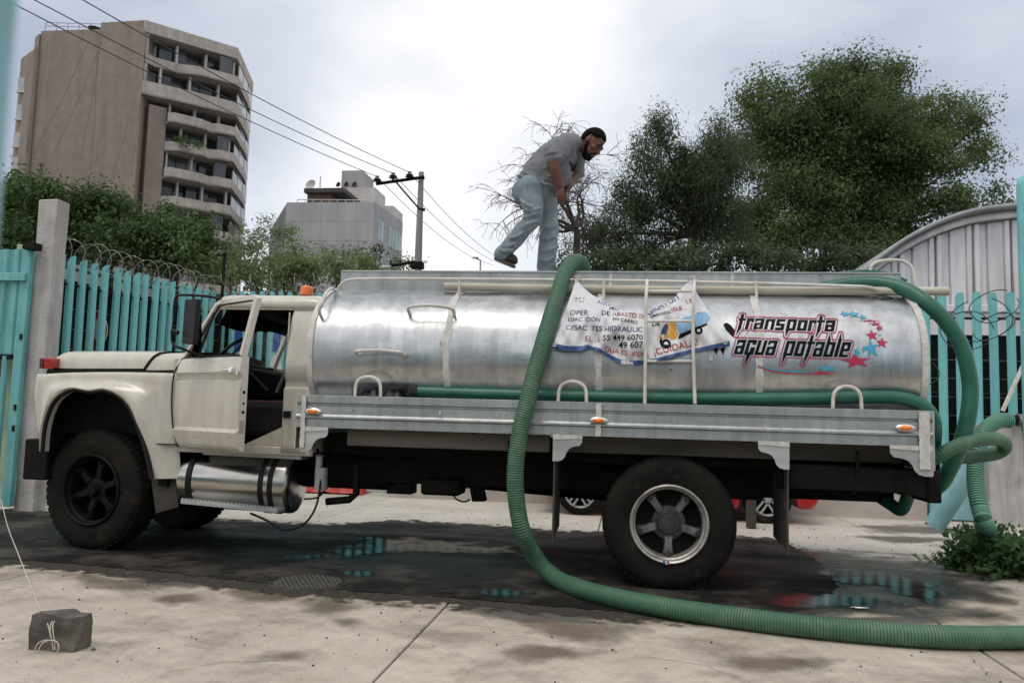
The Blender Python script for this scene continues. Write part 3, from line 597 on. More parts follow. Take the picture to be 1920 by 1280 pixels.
# ================================================================== RIGHT SIDE: corrugated hall, pedestal
HY = 17.5
arch = catmull([P(x, y, HY) for x, y in [(1560, 560), (1620, 508), (1680, 462), (1745, 427), (1810, 405), (1870, 396), (1930, 392), (1990, 396), (2060, 412), (2150, 448)]], 10)
hall = thing('corrugated_hall', (9, HY, 0), 'white corrugated hall gable with curved roof on the right', 'hall')
def az(x):
    for a, b in zip(arch[:-1], arch[1:]):
        if a.x <= x <= b.x: return a.z+(b.z-a.z)*(x-a.x)/(b.x-a.x)
    return arch[-1].z if x > arch[-1].x else arch[0].z
hb = P(1850, 572, HY).z; x = arch[0].x+.15; k = 0
while x < arch[-1].x-.3:
    for (dx, dy) in ((.30, .0), (.10, -.05), (.05, .06), (.10, -.05), (.17, .06)):
        x1_ = x+dx; zt_a, zt_b = az(x)-.22, az(x1_)-.22
        if zt_b > hb+.05 and zt_a > hb+.05:
            MB().prism([(x, hb), (x1_, hb), (x1_, zt_b), (x, zt_a)], 'xz', HY+dy, HY+.3).build('wall_panel', CORR, hall, bevel=.012, seg=1)
        x = x1_
MB().box(arch[0].x, arch[-1].x, HY-.12, HY+.2, hb-.16, hb-.01).build('ledge', CORR, hall, bevel=.02)
MB().box(arch[0].x+.1, arch[-1].x, HY-.05, HY+.2, hb-.62, hb-.165).build('fascia', CORR, hall, bevel=.01)
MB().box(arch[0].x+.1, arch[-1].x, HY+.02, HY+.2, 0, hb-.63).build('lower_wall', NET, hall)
na = len(arch)
m = MB(); m.grid(lambda u, v: (lambda p: Vector((p.x, HY-.35+10*v, p.z+.02)))(arch[min(na-1, int(round(u*(na-1))))]), na-1, 8); m.build('roof', CORRD, hall, 40, solid=.09)
m = MB(); m.grid(lambda u, v: (lambda p: Vector((p.x, HY-.16+.02*v, p.z-.20+.14*v)))(arch[min(na-1, int(round(u*(na-1))))]), na-1, 2); m.build('edge_trim', CORR, hall, 40, solid=.03)
# dark red shape behind right fence
a, b = P(1868, 650, 13.6), P(1990, 760, 13.6)
dr = thing('red_container', (a.x, 13.6, 0), 'dark red metal container behind the right hand fence', 'container')
for k in range(6): MB().box(a.x+k*.22, a.x+k*.22+.2, 13.5, 14.2, 0, a.z).build('panel', DRED, dr, bevel=.02)
tag(MB().tube([P(1880, 770, 12.3), P(1925, 670, 12.3)], .03, 6).build('white_pole', WPIPE), 'slanted white pole leaning at the right fence', 'pole')
# pedestal
pd = thing('concrete_pedestal', (6.0, 8.6, 0), 'pale concrete pedestal with a pipe outlet at the right edge', 'pedestal')
pa, pb_ = G(1856, 985), G(1990, 985); zt3 = P(1890, 795, pa.y).z
MB().box(pa.x, pa.x+.9, pa.y, pa.y+.8, -.02, zt3).build('block', WALLC, pd, bevel=.02)
oc = P(1903, 787, pa.y-.05)
MB().tube([oc+Vector((-.05, 0, 0)), oc+Vector((.5, .0, .02))], .062, 16).build('pipe_outlet', DARK, pd, 40)
MB().lathe([(.07, -.03), (.085, -.03), (.085, .03), (.07, .03)], oc+Vector((.06, 0, 0)), (1, 0, .04), 18).build('clamp_ring', RAZOR, pd, 40)
m = MB()
for k in range(5):
    t = [oc+Vector((.02+.02*k, -.06-.01*k, -.02)), oc+Vector((.05, -.10, -.12-.03*k)), oc+Vector((.14, -.09, -.25-.02*k)), oc+Vector((.3, -.08, -.2))]
    m.tube(catmull(t, 5), .006, 5)
m.build('wire', WIRE, pd, 60)
# teal bollard pipe leaning behind truck tail
tag(MB().tube([P(1752, 985, 9.8), P(1850, 838, 9.5), P(1862, 820, 9.5)], [.11, .10, .10], 18).build('leaning_pipe', TEALP, None, 40), 'thick pale teal pipe leaning beside the truck tail', 'pipe')
m = MB()
c0 = P(1840, 575, 12.5)
for k, (dx, dz, r, tl) in enumerate(((-.2, -.35, .33, .3), (.15, .0, .30, .8), (-.05, -.2, .38, .5), (.1, -.3, .25, 1.2), (-.9, -1.0, .22, .4))):
    pts = [c0+Vector((dx+r*math.cos(t)*1.1, .05*math.sin(3*t)-.05*k, dz+r*math.sin(t)*(.9-.2*tl)+.1*tl*math.cos(t))) for t in [i*.22+k for i in range(26)]]
    m.tube(pts, .008, 5)
tag(m.build('wire_tangle', WIRE, None, 60), 'tangled loops of dark wire caught on the right fence', 'wire')
PLANTS = []
# ================================================================== BROWN APARTMENT TOWER
D1 = 95.0
Cc = PH(275, 38, D1); zr = Cc.z
Bp = PH(190, 38, D1+1); Dd = G(447, 90, zr); Ee = G(475, 155, zr); Ap = PH(75, 57, D1+2.0); Lp = PH(40, 105, D1+6)
b1 = thing('apartment_tower', (Cc.x, Cc.y, 0), 'tall brown apartment tower with stepped grey balconies on the left', 'building')
bk = Vector((-.25, 1, 0)).normalized()*14
def fp(*ps): return [(p.x, p.y) for p in ps]
MB().prism(fp(Bp, Cc, Cc+bk, Bp+bk), 'xy', -1, zr).build('side_wall', BRICK, b1)
MB().prism(fp(Ap+Vector((0, .2, 0)), Bp+Vector((0, .2, 0)), Bp+bk, Ap+bk), 'xy', -1, Ap.z).build('side_wall', BRICK, b1)
MB().prism(fp(Lp, Lp+(Ap-Lp)*1.02, Ap+bk*.9, Lp+bk*.9), 'xy', -1, PH(60, 105, D1+5).z).build('rear_wing', BRICK, b1)
MB().prism(fp(Lp+(Ap-Lp)*.75, Ap, Ap+bk*.4, Lp+(Ap-Lp)*.75+bk*.4), 'xy', -1, PH(72, 70, D1+3).z).build('rear_wing', BRICK, b1)
# roof railing
m = MB(); za = Ap.z
ra, rb = PH(85, 57, D1+2), PH(190, 52, D1+2)
for k in range(6): q = ra.lerp(rb, k/5); m.tube([(q.x, q.y, za), (q.x, q.y, za+1.0)], .035, 4)
for z in (.55, 1.0): m.tube([(ra.x, ra.y, za+z), (rb.x, rb.y, za+z)], .035, 4)
m.build('roof_railing', WIRE, b1)
q = PH(178, 52, D1+3); MB().lathe([(0, 0), (.55, 0), (.65, .7), (.8, .75), (.8, .85), (0, .95)], (q.x, q.y, za+.05), (0, 0, 1), 14).build('roof_tank', DARK, b1, 40)
# thin stain cables on blank wall
m = MB()
for (a_, b_) in (((275, 62), (246, 330)), ((190, 75), (150, 300)), ((168, 75), (62, 290)), ((190, 80), (100, 290)), ((90, 75), (75, 170)), ((183, 100), (168, 350)), ((250, 190), (205, 345))):
    p0, p1 = PH(*a_, D1-.4), PH(*b_, D1-.4); m.tube([p0, p0.lerp(p1, .5)+Vector((.15, 0, -.3)), p1], .025, 4)
m.build('hanging_cable', M('faint cable', (.10, .08, .07), .9), b1)
# wing windows
for (wx, wy) in ((53, 163), (50, 214), (45, 265), (41, 311)):
    p = PH(wx, wy, D1+5.6); q = MB().box(p.x-.75, p.x+.75, p.y-.9, p.y-.3, p.z-.95, p.z+.85).build('window', WGLASS2, b1)
    MB().box(p.x-.85, p.x+.85, p.y-1.0, p.y-.3, p.z-1.1, p.z-.96).build('sill', WHITEW, q)
# balcony facade in its own frame: s along Cc->Dd, o outward
ev = (Dd-Cc); FL = ev.length; ev.normalize(); ov = Vector((ev.y, -ev.x, 0))
e2 = (Ee-Dd); FL2 = e2.length; e2.normalize(); o2 = Vector((e2.y, -e2.x, 0))
def fpt(s, o): q = Cc+ev*(s*FL)+ov*o; return (q.x, q.y)
def fpt2(s, o): q = Dd+e2*(s*FL2)+o2*o; return (q.x, q.y)
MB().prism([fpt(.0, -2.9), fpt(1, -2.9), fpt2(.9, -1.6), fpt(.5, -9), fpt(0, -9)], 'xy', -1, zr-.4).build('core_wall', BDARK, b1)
MB().prism([fpt(-.02, .02), fpt(1, .02), fpt2(1, .02), fpt2(1, -5), fpt(0, -6)], 'xy', zr-1.5, zr).build('roof_band', BCONC, b1, bevel=.06, seg=1)
MB().prism([fpt(.0, -.3), fpt(.045, -.3), fpt(.045, -3), fpt(.0, -3)], 'xy', zr-8.9, zr-1.5).build('corner_pier', BCONC, b1)
MB().prism([fpt(.10, -.5), fpt(.28, -.5), fpt(.28, -4), fpt(.10, -4)], 'xy', -1, zr-10.0).build('stair_column', BRICK, b1)
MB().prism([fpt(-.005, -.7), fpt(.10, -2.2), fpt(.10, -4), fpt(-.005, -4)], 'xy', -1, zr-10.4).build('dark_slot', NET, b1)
def slabring(name, z0, z1, ss, mat):
    # ss: list of (s, o) on face 1, then continuing on face 2
    f1 = [fpt(s, o) for s, o in ss]; f2 = [fpt2(.12, .35), fpt2(.62, .35), fpt2(1.0, -.1)]
    back = [fpt2(1.0, -2.2), fpt(ss[0][0]+.25, -3.2), fpt(ss[0][0], -2.4)]
    # open-topped parapet: outer prism is thin: offset inward copy
    pts = f1+f2
    m = MB(); n = len(pts)
    inn = [(x+(.5 if False else 0)-ov.x*.25, y-ov.y*.25) for x, y in pts]
    for a in range(n-1):
        m.prism([pts[a], pts[a+1], inn[a+1], inn[a]], 'xy', z0, z1)
    m.build(name, mat, b1)
    MB().prism(pts+back, 'xy', z0, z0+.22).build('floor_slab', BCONC, b1)
nf = 13
for i in range(nf):
    zt_ = zr-1.5-3.4*i; zb_ = zt_-3.4          # clear band of this storey; parapet stands at its foot
    wide = i < 2
    s0 = 0.0 if wide else .28
    if i == 1: shape = [(0, .05), (.05, .05), (.50, .5), (.72, .5), (.8, .6), (1, .55)]
    elif i == 0: shape = [(.02, -.2), (.12, -.9), (.38, -.9), (.52, -.1), (.62, .25), (.8, .3), (1, .3)]
    elif i % 2 == 0: shape = [(.28, .25), (.34, .7), (.62, .7), (.76, .0), (.82, .6), (1, .6)]
    else: shape = [(.28, -.6), (.40, .55), (.66, .55), (.74, .1), (.85, .85), (1, .7)]
    hpar = 1.25 if i != 1 else 1.75
    slabring('balcony_parapet', zb_-.25 if i != 1 else zb_-.9, zb_+hpar-.25 if i != 1 else zb_+.85, shape, BCONC)
    # glazing, each pane a part
    npn = 6 if wide else 5
    for k in range(npn):
        sa = s0+.04+(.95-s0-.04)*k/npn; sb = s0+.04+(.95-s0-.04)*(k+.92)/npn
        od = -2.6 if (k+i) % 3 == 0 else (-1.9 if k < npn-1 else .12)
        if random.random() < .12: mt = WGLASS2
        else: mt = WGLASS
        MB().prism([fpt(sa, od), fpt(sb, od), fpt(sb, od-.1), fpt(sa, od-.1)], 'xy', zb_+.05, zt_-.28).build('window_pane', mt, b1)
    for k in range(npn+1):
        if (k+i) % 2: continue
        sa = s0+.03+(.95-s0)*k/npn
        MB().prism([fpt(sa, -.9), fpt(sa+.022, -.9), fpt(sa+.022, -1.5), fpt(sa, -1.5)], 'xy', zb_, zt_-.2).build('mullion', WFRAME, b1)
    for k in range(3):
        MB().prism([fpt2(.1+.3*k, .02), fpt2(.37+.3*k, .02), fpt2(.37+.3*k, -.1), fpt2(.1+.3*k, -.1)], 'xy', zb_+.9, zt_-.3).build('window_pane', WGLASS2 if k == 1 else WGLASS, b1)

for (x, y, w_) in ((352, 268, 1.1), (335, 262, .7), (372, 272, .6)):
    p = PH(x, y, D1+2.2); cc = np.array(p)+RNG.normal(size=(220, 3))*np.array([w_*.5, .4, w_*.4]); PLANTS.append(cc)
# ================================================================== GREY OFFICE BLOCK
D2 = 105.0
Lg = PH(538, 379, D2); Mg = PH(703, 380, D2-1.5); zg = (Lg.z+Mg.z)/2; Rg = G(754, 417, zg); Q2 = G(735, 397, zg)
b2 = thing('office_block', (Mg.x, Mg.y, 0), 'low grey panelled office block with roof terrace behind the trees', 'building')
bk2 = Vector((-.6, 1, 0)).normalized()*18
MB().prism(fp(Lg+bk2*.01, Mg+bk2*.01, Rg+Vector((-.3, .3, 0)), Rg+bk2, Lg+bk2), 'xy', -1, zg-.05).build('wall_core', GREYB, b2)
ef = (Mg-Lg); fl = ef.length; ef.normalize(); of = Vector((ef.y, -ef.x, 0))
for r_ in range(8):
    for k in range(5):
        a, b = Lg+ef*(fl*k/5+.012), Lg+ef*(fl*(k+1)/5-.012)
        MB().prism(fp(a+of*.12, b+of*.12, b-of*.1, a-of*.1), 'xy', zg-(r_+1)*2.55+.012, zg-r_*2.55-.012).build('wall_panel', GREYB, b2)
er = (Rg-Mg); rl = er.length; er.normalize(); orr = Vector((er.y, -er.x, 0))
MB().prism(fp(Mg+orr*.1, Rg+orr*.1, Rg-orr*.1, Mg-orr*.1), 'xy', -1, zg).build('side_wall', GREYB, b2)
for r_ in range(6):
    zt_ = zg-1.9-4.3*r_
    for (sa, sb) in ((.10, .30), (.48, .97)):
        a, b = Mg+er*(rl*sa), Mg+er*(rl*sb); q = MB().prism(fp(a+orr*.16, b+orr*.16, b-orr*.05, a-orr*.05), 'xy', zt_-2.7, zt_).build('window', GREENG, b2)
        npn = 2 if sa < .2 else 4
        for k in range(1, npn):
            c_ = a.lerp(b, k/npn); MB().prism(fp(c_+orr*.22-er*.06, c_+orr*.22+er*.06, c_+orr*.1+er*.06, c_+orr*.1-er*.06), 'xy', zt_-2.7, zt_).build('frame', WHITEW, q)
def roofbox(x0, x1, y0, y1, dd, mat, name, depth=5):
    a = PH(x0, y0, D2+dd); b = PH(x1, y1, D2+dd)
    return MB().box(a.x, b.x, a.y, a.y+depth, min(a.z, b.z)-.4, max(a.z, b.z)).build(name, mat, b2)
roofbox(577, 622, 355, 380, 3, BROWNW, 'terrace_room'); roofbox(570, 650, 353, 357.5, 2, BDARK, 'terrace_roof', 7)
roofbox(636, 705, 352, 382, 8, WHITEW, 'penthouse'); roofbox(641, 681, 320, 351, 9, GREYB, 'tank_housing'); roofbox(720, 738, 386, 405, 14, WHITEW, 'roof_box')
for k in range(3):
    p = PH(637+15*k, 348, D2+8.5); MB().lathe([(0, 0), (.3, .12), (.42, .35)], p, (-.5, -.8, .3), 12).build('satellite_dish', BDARK, b2, 40)
p = PH(585, 349, D2+3); MB().lathe([(0, 0), (.4, .1), (.75, .4)], p, (-.2, -1, .3), 16).build('satellite_dish', WHITEW, b2, 40)
p = PH(600, 352, D2+3); MB().tube([p, p+Vector((0, 0, 1.6))], .08, 5).build('antenna', WHITEW, b2)
m = MB(); a, b = Lg+Vector((1, 1, 0)), Mg+Vector((-1, 1, 0))
m.tube([a+Vector((0, 0, .6)), b+Vector((0, 0, .6))], .06, 4)
for k in range(10): q = a.lerp(b, k/9); m.tube([q, q+Vector((0, 0, .6))], .05, 4)
m.build('terrace_railing', WHITEW, b2)

# ================================================================== LEAF AND TREE TOOLS
def quadmesh(name, C4, mat, parent):
    n = len(C4); me = bpy.data.meshes.new(name); me.vertices.add(4*n); me.vertices.foreach_set('co', C4.reshape(-1).astype(np.float32))
    me.loops.add(4*n); me.loops.foreach_set('vertex_index', np.arange(4*n, dtype=np.int32)); me.polygons.add(n)
    me.polygons.foreach_set('loop_start', np.arange(0, 4*n, 4, dtype=np.int32)); me.polygons.foreach_set('loop_total', np.full(n, 4, np.int32))
    me.materials.append(mat); me.update(calc_edges=True); me.validate()
    o = bpy.data.objects.new(name, me); COL.objects.link(o); attach(o, parent); return o
def leaves(cl, size, asp=.45, droop=.5):
    centers, out = cl if isinstance(cl, tuple) else (cl, None); n = len(centers)
    d = RNG.normal(size=(n, 3)); d[:, 2] -= droop*1.6
    if out is None: nr = RNG.normal(size=(n, 3))
    else: nr = out*1.0+np.array([0, 0, .45])+RNG.normal(size=(n, 3))*.55; d = d+out*.8
    nr /= np.linalg.norm(nr, axis=1)[:, None]+1e-9
    d -= nr*(d*nr).sum(1)[:, None]; d /= np.linalg.norm(d, axis=1)[:, None]+1e-9; s = np.cross(nr, d)
    L_ = (size*RNG.uniform(.55, 1.4, n))[:, None]; nn = nr*L_*.10
    return np.stack([centers-d*L_*.5, centers+s*L_*asp*.5+nn, centers+d*L_*.5, centers-s*L_*asp*.5+nn], 1)
def clumps(blobs, per, crad, nleaf, flat=.7, shell=.45):
    pts, outs = [], []
    for (c, rx, ry, rz, wgt) in blobs:
        k = max(3, int(per*wgt)); d = RNG.normal(size=(k, 3)); d /= np.linalg.norm(d, axis=1)[:, None]
        rr = RNG.uniform(0, 1, k)**shell; rr = np.where(RNG.random(k) < .15, rr*1.16, rr); cc = np.array(c) + d*rr[:, None]*np.array([rx, ry, rz])
        nl = RNG.poisson(nleaf, k)+4
        for q, nq in zip(cc, nl):
            g = RNG.normal(size=(nq, 3)); g /= np.linalg.norm(g, axis=1)[:, None]; R_ = crad*RNG.uniform(.6, 1.3)
            rad = np.clip(RNG.uniform(0, 1, nq)**.40*(1+.25*RNG.normal(size=nq)), 0, 1.35)
            pts.append(q+g*rad[:, None]*np.array([1, 1, flat])*R_*1.35); o_ = g.copy(); outs.append(o_)
    return np.concatenate(pts), np.concatenate(outs)
def blob3(cx, cy, rx, ry, D, dz=0, wgt=None, deep=None):
    c = PH(cx, cy, D+dz); k = D/FPX; return ((c.x, c.y, c.z), rx*k, (deep if deep else .5*(rx+ry))*k, ry*k, (wgt if wgt else rx*ry/4000.))
def limb(m, a, b, r0, r1, wob=.06, n=7):
    a, b = Vector(a), Vector(b); Ln = (b-a).length; pts = []
    o = Vector((random.uniform(-1, 1), random.uniform(-1, 1), random.uniform(.2, 1)))*wob*Ln
    for i in range(n+1):
        t = i/n; pts.append(a.lerp(b, t)+o*math.sin(math.pi*t)+Vector((random.uniform(-1, 1), random.uniform(-1, 1), 0))*.01*Ln)
    pts[0] = a; m.tube(pts, [r0+(r1-r0)*i/n for i in range(n+1)], 7)
    return pts
def tree(name, label, base, fork, blobs, mat, trunk_r, per, crad, nleaf, lsize, asp=.45, droop=.5, cat='tree', group=None, flat=.7, bark=BARK, twigs=2):
    root = thing(name, base, label, cat, group); m = MB()
    limb(m, base, fork, trunk_r, trunk_r*.7, .03)
    for (c, rx, ry, rz, wg) in blobs:
        p = limb(m, fork, c, trunk_r*.45, trunk_r*.12)
        for q in range(twigs):
            e_ = Vector(c)+Vector((random.uniform(-1, 1)*rx*.8, random.uniform(-1, 1)*ry*.8, random.uniform(-.5, .9)*rz*.8)); limb(m, p[random.randint(3, 6)], e_, trunk_r*.13, trunk_r*.03)
    m.build('trunk', bark, root, 60)
    quadmesh('crown', leaves(clumps(blobs, per, crad, nleaf, flat), lsize, asp, droop), mat, root)
    return root
for cc in PLANTS: quadmesh('balcony_plant', leaves(cc, .22), LEAF3, b1)
# ---- big tree on the right
D = 30.0
bl = [(1480, 190, 85, 60), (1570, 168, 85, 55), (1650, 175, 62, 60), (1560, 270, 140, 80), (1440, 275, 60, 60), (1670, 285, 80, 80), (1780, 215, 52, 48),
      (1835, 235, 30, 36), (1745, 300, 60, 55), (1825, 295, 45, 30), (1480, 375, 110, 75), (1600, 380, 120, 80), (1690, 400, 80, 55), (1410, 420, 70, 60), (1560, 460, 150, 45),
      (1425, 195, 38, 45), (1855, 375, 38, 22), (1780, 380, 55, 34), (1690, 465, 70, 35), (1600, 130, 50, 22), (1660, 130, 30, 20), (1540, 330, 120, 70), (1620, 230, 110, 70), (1500, 270, 100, 80), (1720, 250, 60, 60), (1450, 450, 70, 40), (1640, 330, 110, 70)]
tree('broadleaf_tree', 'huge dense green tree towering behind the tank on the right', G(1575, 860, 0) if False else Vector((PH(1575, 500, D).x, PH(1575, 500, D).y, 0)), PH(1570, 470, D+1),
     [blob3(*b, D, random.uniform(-1.2, 1.8)) for b in bl], LEAF1, .20, 23, .62, 220, .135, .5, .35, twigs=2)
# ---- pepper tree
D = 25.0
bl = [(1232, 245, 34, 28), (1222, 300, 36, 60), (1285, 315, 45, 45), (1185, 385, 45, 55), (1262, 385, 70, 60), (1345, 330, 45, 75), (1350, 260, 32, 30), (1140, 440, 50, 45),
      (1210, 470, 80, 35), (1340, 430, 70, 60), (1300, 350, 60, 60), (1380, 300, 30, 50)]
tree('pepper_tree', 'dark drooping pepper tree between the bare tree and the huge tree', Vector((PH(1300, 500, D).x, PH(1300, 500, D).y, 0)), PH(1296, 440, D),
     [blob3(*b, D, random.uniform(-1, 1)) for b in bl], LEAF2, .20, 46, .36, 150, .13, .26, 1.6, flat=1.4)
# ---- trees above the left fence
D = 17.5
for name, lab, bx, bl in (
    ('leafy_tree', 'dense dark green tree nearest the left picture edge above the fence', 60, [(20, 380, 55, 50), (75, 355, 50, 45), (110, 400, 60, 50), (30, 450, 70, 60), (110, 460, 60, 50), (-20, 430, 50, 60)]),
    ('leafy_tree', 'dense green tree in front of the brown tower wall', 205, [(190, 395, 45, 45), (205, 370, 28, 24), (240, 420, 55, 45), (170, 440, 60, 45), (230, 465, 70, 40), (150, 400, 35, 40)]),
    ('leafy_tree', 'dense green tree below the tower balconies beside lighter trees', 330, [(315, 405, 28, 22), (310, 440, 48, 40), (355, 440, 45, 32), (375, 470, 45, 40), (320, 480, 60, 35), (280, 450, 40, 40)])):
    tree(name, lab, Vector((PH(bx, 500, D).x, PH(bx, 500, D).y, 0)), PH(bx, 505, D), [blob3(*b, D, random.uniform(-.6, .6)) for b in bl], LEAF3, .12, 28, .30, 110, .105, .5, .5)
# ---- lighter trees in the middle distance
D = 34.0
for lab, bx, mt, bl in (
    ('light green tree left of the grey office block', 470, LEAF4, [(455, 455, 32, 36), (495, 440, 34, 34), (470, 490, 48, 35), (440, 500, 35, 30)]),
    ('light green tree with open crown before the office wall', 550, LEAF4, [(545, 440, 28, 28), (556, 465, 32, 36), (535, 495, 40, 30), (575, 495, 30, 24)]),
    ('feathery pale green tree rising before the office windows', 640, LEAF4, [(612, 480, 20, 28), (645, 468, 26, 26), (660, 490, 32, 26), (625, 505, 36, 22)]),
    ('small dark reddish tree beside the office windows', 704, LEAF6, [(705, 472, 14, 16), (704, 492, 18, 20)]),
    ('low light green tree at the foot of the utility pole', 765, LEAF4, [(750, 488, 24, 14), (785, 486, 22, 16), (765, 500, 36, 12)])):
    tree('middle_tree', lab, Vector((PH(bx, 540, D).x, PH(bx, 540, D).y, 0)), PH(bx, 530, D), [blob3(*b, D, random.uniform(-1, 1)) for b in bl], mt, .10, 34, .40, 62, .13, .45, .3)
# ---- green mass right behind the fences
bl = []
hd = [(x, random.uniform(500, 530) if x < 1100 else random.uniform(488, 505), 42, 34) for x in list(range(380, 700, 50))+list(range(1090, 1660, 46))]
D = 22.0
for k in range(0, len(hd), 7):
    g_ = hd[k:k+7]
    if not g_: continue
    root = thing('hedge', Vector((PH(g_[0][0], 520, D).x, PH(g_[0][0], 520, D).y, 0)), ['shaggy green hedge behind the fence left of the utility pole', 'dark undergrowth below the pepper tree behind the tank', 'dark undergrowth below the huge tree behind the tank rear'][min(2, k//7)], 'hedge')
    bb = []
    for b in g_:
        c_, rx, ry, rz, wg = blob3(*b, D, random.uniform(-.8, .8)); bb.append((c_, rx, ry, rz, wg*1.2)); bb.append(((c_[0], c_[1], c_[2]-1.3), rx, ry, rz*1.4, wg*1.2))
    quadmesh('foliage', leaves(clumps(bb, 30, .32, 90), .12, .45, .6), LEAF4 if k < 7 else LEAF2, root)
    m = MB()
    for b in bb: limb(m, (b[0][0], b[0][1], 0), b[0], .05, .02)
    m.build('stem', BARK, root)
D = 26.0
bl = [(1075, 455, 35, 30), (1120, 440, 30, 35), (1055, 490, 40, 22), (1150, 480, 50, 24), (1095, 420, 22, 20)]
tree('thin_tree', 'thin grey green tree behind the bare branches beside the man', Vector((PH(1100, 500, D).x, PH(1100, 500, D).y, 0)), PH(1095, 500, D), [blob3(*b, D, 1.5) for b in bl], LEAF2, .08, 34, .34, 50, .12, .3, 1.2)
# ---- bare tree behind the man
D = 23.0
random.seed(0)
root = thing('bare_tree', Vector((PH(1085, 520, D).x, PH(1085, 520, D).y, 0)), 'leafless tree with drooping dry twigs behind the man', 'tree')
m = MB()
def twig(p, d, L_, r, lvl):
    pts = [p]; n = 6
    for i in range(n):
        d = (d + Vector((random.gauss(0, .16), random.gauss(0, .16), random.gauss(0, .12)-(.10 if lvl > 1 else .0)))).normalized(); p = p+d*(L_/n); pts.append(p)
    m.tube(pts, [max(.0055, r*(1-.75*i/n)) for i in range(n+1)], 5 if lvl < 2 else 3)
    if lvl < 4:
        for k in range([6, 7, 6, 4][lvl]):
            q = pts[random.randint(2, n)]; dd = (d+Vector((random.gauss(0, .75), random.gauss(0, .6), random.gauss(-.05, .5)))).normalized(); twig(q, dd, L_*random.uniform(.42, .68), r*.42, lvl+1)
b0 = root.location; f0 = PH(1078, 430, D)
limb(m, b0, f0, .13, .10, .03)
for (x, y) in ((1150, 372), (1095, 335), (985, 430), (1045, 330), (960, 350), (1062, 255), (1000, 300), (1030, 440)):
    t = PH(x, y, D+random.uniform(-1, 1)); d = (t-f0); twig(f0+d*.02, d.normalized(), d.length*.85, .062, 1)
m.build('trunk', BARKG, root, 60)

# ================================================================== UTILITY POLE AND WIRES
D = 26.0
pt = PH(790, 323, D); pole = thing('utility_pole', (pt.x, pt.y, 0), 'concrete utility pole with one sided crossarm above the office block', 'utility pole')
MB().tube([(pt.x+.04, pt.y, 0), (pt.x+.02, pt.y, pt.z*.5), (pt.x, pt.y, pt.z)], [.17, .14, .085], 14).build('shaft', POLEC, pole, 40)
ca, cb = PH(705, 345, D-.25), PH(796, 332, D-.25)
m = MB(); m.tube([ca, cb], .055, 4); m.build('crossarm', DARK, pole)
MB().tube([PH(742, 341, D-.25), PH(787, 393, D-.1)], .03, 5).build('brace', DARK, pole)
MB().lathe([(.105, -.03), (.115, -.03), (.115, .03), (.105, .03)], PH(791, 393, D), (0, 0, 1), 12).build('band', DARK, pole)
MB().lathe([(.10, -.03), (.11, -.03), (.11, .03), (.10, .03)], PH(790, 334, D), (0, 0, 1), 12).build('band', DARK, pole)
tops = []
for (x, y) in ((707, 337), (737, 331), (768, 329)):
    p = PH(x, y+4, D-.25); tops.append(p+Vector((0, 0, .17)))
    MB().lathe([(.03, -.06), (.05, 0), (.15, .02), (.07, .06), (.13, .08), (.07, .12), (.06, .19), (0, .21)], p, (0, 0, 1), 12).build('insulator', GLASSINS, pole, 50)
m = MB().tube([PH(735, 498, D), PH(790, 488, D)], .05, 4); m.build('lower_crossarm', DARK, pole)
for x in (733, 750): MB().lathe([(.02, -.05), (.09, .0), (.05, .05), (.08, .08), (.03, .14)], PH(x, 494, D), (0, 0, 1), 10).build('insulator', GLASSINS, pole, 50)
MB().sphere(PH(722, 501, D-.2), (.22, .1, .07), 12, 8).build('lamp_head', WHITEW, pole, 60)
MB().box(pt.x-.2, pt.x+.2, pt.y-.2, pt.y+.1, PH(795, 505, D).z, PH(795, 492, D).z).build('collar', DARK, pole, bevel=.02)
for k, (a_, b_) in enumerate((((45, 0), (925, 497)), ((98, 0), (948, 497)), ((186, 0), (965, 497)))):
    p0 = PH(a_[0], a_[1], 14.0); p0 = p0+(p0-tops[k])*.35; p2 = PH(b_[0], b_[1], 48.0)
    pts = []
    for i in range(25): t = i/24; pts.append(p0.lerp(tops[k], t)-Vector((0, 0, .22*4*t*(1-t))))
    for i in range(1, 20): t = i/19; pts.append(tops[k].lerp(p2, t)-Vector((0, 0, .5*4*t*(1-t))))
    tag(MB().tube(pts, .011, 5).build('power_line', WIRE, None, 60), ['power line crossing lowest of the three over the tower', 'middle one of the three power lines over the tower', 'uppermost of the three power lines over the tower'][k], 'power line')
lp = thing('street_lamp', PH(901, 560, 70) * 1, 'tiny far street lamp above the tank left of the man', 'street lamp'); lp.location.z = 0
a = PH(901, 488, 70); MB().tube([(a.x, a.y, 0), a, a+Vector((-.4, 0, .2))], .07, 5).build('lamp_post', RAZOR, lp); MB().box(a.x-.7, a.x-.2, a.y-.1, a.y+.1, a.z+.15, a.z+.28).build('lamp_head', RAZOR, lp)
# ================================================================== TANKER TRUCK
YC = 7.70
T = thing('tanker_truck', (0, YC, 0), 'cream tanker truck with open door and silver water tank', 'truck')
TA, TB, TZ, TN = 1.10, .665, 1.80, 2.35
TX0, TX1 = -2.66, 2.27
def tankY(z):
    q = min(1, abs(z-TZ)/TB); return YC-TA*(1-q**TN)**(1/TN)
def tpt(a, k=1.0):     # superellipse section point (y,z)
    c, s = math.cos(a), math.sin(a); return (YC+k*TA*math.copysign(abs(c)**(2/TN), c), TZ+k*TB*math.copysign(abs(s)**(2/TN), s))
